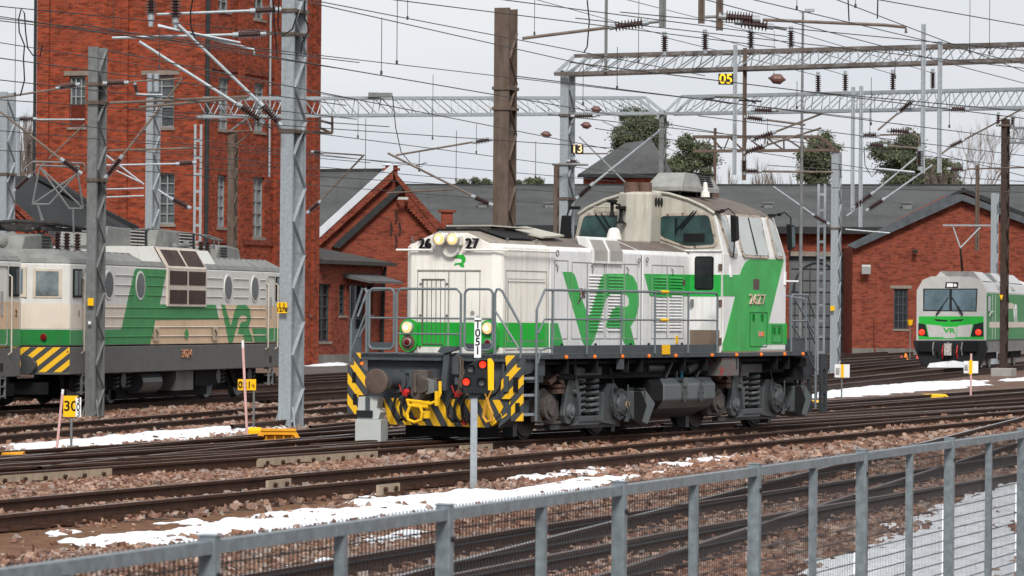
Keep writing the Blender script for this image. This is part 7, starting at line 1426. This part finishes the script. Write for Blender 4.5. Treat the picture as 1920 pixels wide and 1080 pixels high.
for p1, p2, z, ex in (((600, 3), (1093, 98), C2, .6), ((600, 9), (924, 82), C2-.3, .9), ((742, 0), (1240, 62), C2, .5), ((947, 0), (1240, 38), C2, .9), ((600, 104), (1240, 178), C2, .8), ((600, 122), (1124, 211), C1, .6),
    ((600, 173), (920, 236), C1, .9), ((600, 240), (920, 262), C1, .9), ((600, 251), (1038, 308), C1, .6), ((600, 313), (1035, 351), C1, .8), ((600, 292), (900, 318), C1, 1.0),
    ((1415, 0), (1920, 120), C2, .2), ((1570, 0), (1920, 134), C2, .2), ((1325, 0), (1920, 156), C2, .1), ((1240, 138), (1920, 222), C1, .2), ((1240, 177), (1920, 262), C1, .3), ((1240, 30), (1920, 95), C2, .1), ((1240, 52), (1920, 128), C2, .2), ((1430, 232), (1920, 292), C1, .2), ((1240, 238), (1800, 300), C1, .3), ((1260, 262), (1640, 318), C1, .3),
    ((0, 31), (620, 126), C2, .1), ((0, 39), (620, 111), C2-.3, .1), ((0, 80), (620, 179), C2, .1), ((0, 109), (520, 180), C1, .3), ((0, 187), (620, 230), C1, .2), ((0, 12), (420, 52), C2, .4), ((194, 241), (620, 292), C1, .5), ((0, 245), (520, 290), C1, .4), ((0, 282), (500, 312), C1, .4), ((0, 150), (500, 205), C1, .4), ((380, 330), (900, 372), C1, .3), ((560, 328), (900, 350), C1, .5), ((1560, 176), (1990, 215), C1, .1), ((1650, 0), (1990, 60), C2, .2)):
    W(p1, p2, z, ext=ex)
W((1650, 260), (1920, 330), 0, Y=(140, 120)); W((1560, 352), (1990, 362), 0, Y=(150, 150), r=.015); W((1440, 310), (1990, 345), 0, Y=(150, 150)); W((1130, 228), (1320, 306), 0, Y=(105, 160)); W((1246, 70), (1534, 142), 0, Y=(102, 124)); W((1322, 65), (1585, 141), 0, Y=(102, 124)); W((1408, 61), (1674, 139), 0, Y=(102, 124)); W((1483, 58), (1749, 137), 0, Y=(102, 124)); W((900, -30), (1246, 66), 0, Y=(85, 102)); W((1060, -30), (1408, 59), 0, Y=(85, 102))
for px, a, b, z in ((715, 33, 140, C1), (744, -5, 121, C1), (764, -5, 37, C2), (811, 140, 262, C1), (671, 190, 259, C1), (893, 232, 288, C1), (1002, -5, 66, C2), (1093, 116, 198, C1), (1157, 88, 168, C1), (1197, 0, 118, C2), (739, 145, 0, C1), (685, 222, 322, 4.6), (855, 245, 340, 4.6), (786, 285, 322, 4.6), (1004, 265, 335, 4.6),
    (28, 14, 180, C1), (95, 10, 50, C2), (213, 0, 60, C2), (299, 52, 130, C1), (1494, -5, 18, C2), (1604, -5, 15, C2), (1818, -5, 100, C2), (1855, -5, 102, C2), (1451, 58, 142, 8.3), (1494, 152, 205, C1), (1633, 145, 235, C1), (1678, 108, 148, C1), (1780, 175, 240, C1), (1439, 222, 270, C1), (1631, 195, 255, 5.2)):
    if b <= a: continue
    dropper(px, a, b, z)
for label, q, Y in (('loose loop of black cable hanging near the top left corner', [(38, 180), (46, 150), (44, 110), (46, 85), (36, 60), (35, 35), (40, 16), (46, 25), (48, 60), (52, 90), (62, 104), (75, 105), (80, 84)], 75), ('curved black jumper cable hanging in the middle sky', [(736, 180), (742, 240), (752, 285), (775, 312), (800, 305)], 110), ('thin curved jumper cable left of the distant pine', [(1620, 275), (1622, 310), (1635, 332), (1650, 315), (1655, 280)], 122), ('short black jumper cable at top right', [(1590, -5), (1592, 40)], 78), ('second short black jumper cable at top right', [(1646, -5), (1645, 35)], 78)):
    o = AT(*q[0], Y); mb = MB(); mb.tube([AT(a, b, Y)-o for a, b in q], .014, 6); c = mb.build('jumper_cable', BLACKR); c.location = o; tag(c, label, 'cable')

# ================================================================= YARD SIGNS AND SMALL THINGS
def stake(label, top, bot, w_=5):
    b = G(*bot); t = AT(top[0], top[1], b.y); root = empty('snow_stake', b, 0, label, 'stake'); k = w_*b.y/F; d = t-b
    mb = MB(); mb.tube([(0, 0, 0), d*.93], k/2, 8); mb.build('pole', PINK, root); mb = MB(); mb.tube([d*.93, d], k/2, 8); mb.build('pole_tip', WSIGN, root)
stake('leaning pink stake left of the yellow 303 board', (118, 730), (105, 856)); stake('tall pink stake beside the yellow 021 board', (455, 638), (464, 831))
def sign_post(label, px0, px1, py0, py1, bot, m, txt, size, extra=None):
    b = G(*bot); Y = b.y; a, c = AT(px0, py0, Y), AT(px1, py1, Y); root = empty('track_sign', (b.x, b.y, GZ), 0, label, 'sign'); o = root.location; mid_ = (a+c)/2-o
    mb = MB(); mb.box(mid_, (c.x-a.x, .02, a.z-c.z)); bd = mb.build('board', m, root, bevel=.004); text('lettering', txt, size, mid_+Vector((0, -.014, 0)), (1, 0, 0), (0, 0, 1), BLKT, bd, .002, bold=size*.012) if txt else None
    mb = MB(); mb.tube([(0, .03, 0), (0, .03, a.z-o.z-.05)], .02, 8); mb.build('post', GALVD, root); return root, Y
r_, Y = sign_post('yellow board reading 303 with a narrow white side plate', 119, 146, 742, 782, (133, 853), YELS, '30', .23)
a, c = AT(142, 745, Y-.03)-r_.location, AT(152, 782, Y-.03)-r_.location; mb = MB(); mb.box((a+c)/2, (c.x-a.x, .02, a.z-c.z)); mb.build('side_plate', WSIGN, r_); text('lettering', '3\n0\n3', .145, (a+c)/2+Vector((0, -.014, .0)), (1, 0, 0), (0, 0, 1), BLKT, r_, .002)
r_, Y = sign_post('small yellow board reading 021 on a thin grey post', 446, 480, 711, 732, (475, 828), YELS, '', .15); text('lettering', '021', .16, AT(459, 721.5, Y-.03)-r_.location, (1, 0, 0), (0, 0, 1), BLKT, r_, .002, bold=.002); text('lettering', '%', .08, AT(475, 723, Y-.03)-r_.location, (1, 0, 0), (0, 0, 1), BLKT, r_, .002)
r_, Y = sign_post('white board with a yellow stripe right of the locomotive rear stairs', 1565, 1593, 683, 708, (1578, 762), WSIGN, '', .1); a, c = AT(1577, 683, Y-.03)-r_.location, AT(1582, 708, Y-.03)-r_.location; mb = MB(); mb.box((a+c)/2, (c.x-a.x, .02, a.z-c.z)); mb.build('stripe', YELS, r_); text('lettering', '302', .13, AT(1571, 696, Y-.04)-r_.location, (0, 0, 1), (-1, 0, 0), BLKT, r_, .002)
r_, Y = sign_post('white board with a yellow stripe in front of the distant locomotive', 1807, 1834, 677, 700, (1820, 748), WSIGN, '', .1); a, c = AT(1817, 675, Y-.03)-r_.location, AT(1823, 702, Y-.03)-r_.location; mb = MB(); mb.box((a+c)/2, (c.x-a.x, .02, a.z-c.z)); mb.build('stripe', YELS, r_); text('lettering', '301', .14, AT(1812, 689, Y-.04)-r_.location, (0, 0, 1), (-1, 0, 0), BLKT, r_, .002)
mb = MB(); q = AT(1821, 663, Y); mb.tube([q-r_.location, AT(1820, 748, Y)-r_.location], .03, 6); mb.build('stake', PINK, r_)
# orange trestle cover at the foot of the big mast
ORG = mat('orange_trestle', (.72, .32, .02), .5, var=.12, dirt=(.35, .15, .03), damt=.5)
def trestle(label, xa, xb, ytop, ybot, m, Y=None, name='switch_cover'):
    Y = Y or G((xa+xb)/2, ybot+7).y; a, b = AT(xa, ybot, Y), AT(xb, ybot, Y); zt = AT(xa, ytop, Y).z; h = zt-a.z; L = b.x-a.x; root = empty(name, (a.x, a.y, a.z), R(4), label, 'switch cover')
    for y in (0, .55): mb = MB(); mb.prism([(0, y, 0), (L*.07, y, 0), (L*.23, y, h*.72), (L*.78, y, h*.72), (L*.93, y, 0), (L, y, 0), (L*.84, y, h), (L*.16, y, h)], (0, .03, 0)); mb.build('side_frame', m, root)
    mb = MB(); mb.bb(L*.16, L*.84, -.02, .6, h, h+.03); mb.bb(L*.2, L*.8, .1, .5, 0, h*.7); mb.build('cover_top', m, root)
    for i in range(4): mb = MB(); mb.bb(L*(.25+.17*i), L*(.27+.17*i), .03, .1, 0, h*.72); mb.build('brace', m, root)
trestle('orange steel trestle cover at the foot of the big galvanised mast', 474, 570, 808, 832, ORG); trestle('orange cover cut off at the left edge of the picture', -40, 58, 852, 864, ORG)
b = G(478, 830); mb = MB(); mb.bb(-.13, .13, 0, .3, 0, .22); mb.prism([(-.13, 0, .22), (.13, 0, .22), (.10, .05, .27), (-.10, .05, .27)], (0, .2, 0)); root = empty('switch_box', b-Vector((0, .1, 0)), 0, 'small yellow box with warning triangle left of the orange trestle', 'box'); mb.build('housing', YELS, root); mb = MB(); mb.prism([(-.08, -.006, .10), (.0, -.006, .10), (-.04, -.006, .17)], (0, .004, 0)); mb.build('warning_triangle', SEAM, root)
mb = MB(); b = G(450, 835); mb.bb(-.35, .35, 0, .5, 0, .1); mb.bb(-.2, .3, .1, .4, .1, .13); o = mb.build('concrete_pad', CONC); o.location = b; tag(o, 'small flat concrete pad beside the orange trestle', 'concrete pad')
def ycover(label, x0, x1, y0, y1):
    Y = G((x0+x1)/2, y1).y; a, b = AT(x0, y1, Y), AT(x1, y1, Y); h = AT(x0, y0, Y).z-a.z; L = b.x-a.x; root = empty('yellow_cover', a, R(6), label, 'switch cover'); mb = MB(); mb.prism([(0, 0, 0), (L, 0, 0), (L*.93, 0, h*.7), (L*.85, 0, h), (L*.12, 0, h), (L*.04, 0, h*.7)], (0, .7, 0)); mb.build('cover', YEL, root, bevel=.04); mb = MB(); mb.bb(L*.1, L*.2, -.02, -.003, h*.2, h*.7); mb.bb(L*.75, L*.85, -.02, -.003, h*.2, h*.7); mb.build('handle', SEAM, root)
ycover('bright yellow moulded cover between the rails at right', 1731, 1783, 739, 753); ycover('yellow moulded cover half hidden behind the locomotive rear stairs', 1488, 1562, 751, 767)
# grey trackside cabinet
p = AT(696, 800, 67.6); root = empty('trackside_cabinet', (p.x, p.y, GZ), R(-14), 'light grey notched trackside cabinet with a black window left of the plough', 'cabinet'); k = p.y/F
zt = AT(696, 744, p.y).z-GZ; zm = AT(696, 786, p.y).z-GZ; w2 = 50*k/2; mb = MB()
mb.bb(-w2, w2, -.2, .25, 0, zm); mb.build('base', LGREY, root, bevel=.008)
mb = MB(); mb.prism([(-w2+.02, -.15, zm+.005), (w2-.06, -.15, zm+.005), (w2-.02, -.15, zm+.12), (w2-.09, -.15, zm+.19), (w2-.06, -.15, zt), (-w2+.04, -.15, zt)], (0, .35, 0)); mb.build('head', LGREY, root, bevel=.006)
mb = MB(); mb.bb(-w2+.01, .07, -.17, -.152, zm+.03, zm+.15); mb.build('black_window', SIGBLK, root); mb = MB(); mb.bb(-.06, .02, -.16, -.151, zm+.15, zt); mb.build('front_groove', FRAMEG, root)
# ground signal with T051 board
b = G(888, 921); Y = b.y; root = empty('ground_signal', (b.x, b.y, GZ), 0, 'thin signal post with four-lamp black shunting signal, two red lamps lit, and white T051 board', 'signal'); o = root.location
def lp(px, py, d=0): return AT(px, py, Y+d)-o
mb = MB(); a = lp(889, 745); mb.bb(a.x-.045, a.x+.045, -.045, .045, -.1, a.z); mb.build('post', GALV, root, bevel=.006)
mb = MB(); mb.bb(a.x-.07, a.x+.07, -.07, .07, a.z, a.z+.06); mb.bb(a.x-.18, a.x+.2, -.03, .05, a.z+.06, a.z+.13); mb.build('bracket', SIGBLK, root)
SP = [lp(*q, -.1) for q in ((869, 738), (866, 720), (869, 702), (877, 687), (890, 677), (903, 673), (917, 673), (918, 738))]; mb = MB(); mb.prism(SP, Vector((0, .14, 0))); hd = mb.build('signal_head', SIGBLK, root, bevel=.01)
mb = MB(); q = [lp(*q, -.13) for q in ((914, 673), (921, 672), (926, 680), (926, 732), (915, 732))]; mb.prism(q, Vector((0, .2, 0))); mb.build('yellow_side_plate', YELS, hd, bevel=.006)
for px, py, m in ((905, 683.5, LAMPR), (874, 716, LAMPR), (882, 692, LAMPD), (903, 717, LAMPD)):
    c = lp(px, py, -.1); mb = MB(); mb.lathe(c+Vector((0, -.01, 0)), c+Vector((0, .01, 0)), [(0, .058), (.02, .062)], 18); ln = mb.build('lamp', SIGBLK, hd); mb = MB(); mb.lathe(c+Vector((0, -.022, 0)), c+Vector((0, -.008, 0)), [(0, .02), (.006, .04), (.014, .047)], 16); mb.build('lens', m, ln)
    mb = MB(); pts = [c+Vector((.062*math.cos(t), 0, .062*math.sin(t))) for t in [k_*PI/10 for k_ in range(11)]]
    for A, B_ in zip(pts[:-1], pts[1:]): mb.quad(A, B_, B_+Vector((0, -.10, 0)), A+Vector((0, -.10, 0)))
    mb.build('lamp_hood', SIGBLK, ln)
a, c = lp(889.5, 596, -.06), lp(902, 671, -.06); mb = MB(); mb.box((a+c)/2, (c.x-a.x, .015, a.z-c.z)); bd = mb.build('name_board', WSIGN, root, bevel=.004); mb = MB(); m_ = (a+c)/2; mb.bb(m_.x-.02, m_.x+.02, .02, .05, m_.z-.36, a.z+.03); mb.build('board_bracket', GALV, root)
for i, ch in enumerate('T051'): text('lettering', ch, .145, (m_.x, m_.y-.012, a.z-.085-i*.115), (1, 0, 0), (0, 0, 1), BLKT, bd, .002, bold=.002)
# people sized yard details near the sheds
for label, px, y0, y1, m in (('small orange traffic cone by the shed wall', 1698, 662, 674, mat('cone_orange', (.8, .25, .04))), ('small red and white marker left of the distant locomotive', 1690, 667, 674, mat('marker_red', (.6, .1, .08))), ('red and white marker next to the distant locomotive bumper', 1721, 663, 675, mat('marker_red', (.6, .1, .08)))):
    b = G(px, y1+3); h = AT(px, y0, b.y).z-GZ; mb = MB(); mb.lathe((0, 0, 0), (0, 0, h), [(0, .22), (.05, .2), (.06, .15), (h*.5, .1), (h, .04)], 12); o = mb.build('marker_cone', m); o.location = b; tag(o, label, 'cone')
b = G(1706, 678); root = empty('yellow_lamp_post', b, 0, 'thin post with small yellow bucket lamp before the shed wall', 'marker lamp'); h = AT(1706, 610, b.y).z-GZ; mb = MB(); mb.tube([(0, 0, 0), (0, 0, h)], .03, 6); mb.build('post', GALVD, root); mb = MB(); mb.lathe((0, 0, h), (0, 0, h+.3), [(0, .1), (.3, .17)], 12); mb.build('lamp', YELS, root)

# ================================================================= FOREGROUND FENCE
FT = 17.7; ux, uy = math.sin(R(FT)), math.cos(R(FT))
GALVF = mat('fence_galvanised', (.195, .235, .26), .42, metal=.25, var=.28, vscale=22, dirt=(.12, .14, .15), damt=.7)
fence = empty('platform_fence', (-1.02, 13.78, GZ), PI/2-R(FT), 'galvanised mesh panel fence running along the bottom of the picture', 'fence')
def fence_top(s): return 1.335+(s/30.)*.0
SP_, n0, n1 = 2.5, -2, 9
for i in range(n0, n1):
    s = i*SP_; mb = MB(); mb.bb(s-.03, s+.03, -.03, .03, -1.0, fence_top(s)-GZ+.015); mb.bb(s-.034, s+.034, -.034, .034, fence_top(s)-GZ+.015, fence_top(s)-GZ+.021); o = mb.build('post', GALVF, fence, bevel=.004)
    mb = MB(); mb.cyl((s-.0, -.04, fence_top(s)-GZ-.12), (s, -.03, fence_top(s)-GZ-.12), .012, 6); mb.build('bolt', SEAM, o)
    s2 = s+SP_*.52; mb = MB(); mb.bb(s2-.02, s2+.02, -.02, .02, -1.0, fence_top(s)-GZ-.046); mb.build('middle_post', GALVF, fence)
    mb = MB(); mb.bb(s+.031, s+SP_-.031, -.022, .022, fence_top(s)-GZ-.045, fence_top(s)-GZ); mb.build('top_rail', GALVF, fence)
    if s+SP_ < -6 or s > 26: continue
    mb = MB(); top = fence_top(s)-GZ-.015; k = int(SP_/.043)
    for j in range(1, k):
        x = s+j*.043; mb.bb(x-.0022, x+.0022, .0364, .0404, .2, top+.022)
    z = top-.075
    while z > .1: mb.bb(s-.02, s+SP_-.03, .031, .036, z-.0028, z+.0028); z -= .068
    mb.build('mesh_panel', mat('mesh_steel', (.055, .06, .066), .5, metal=.2, var=.1), fence)
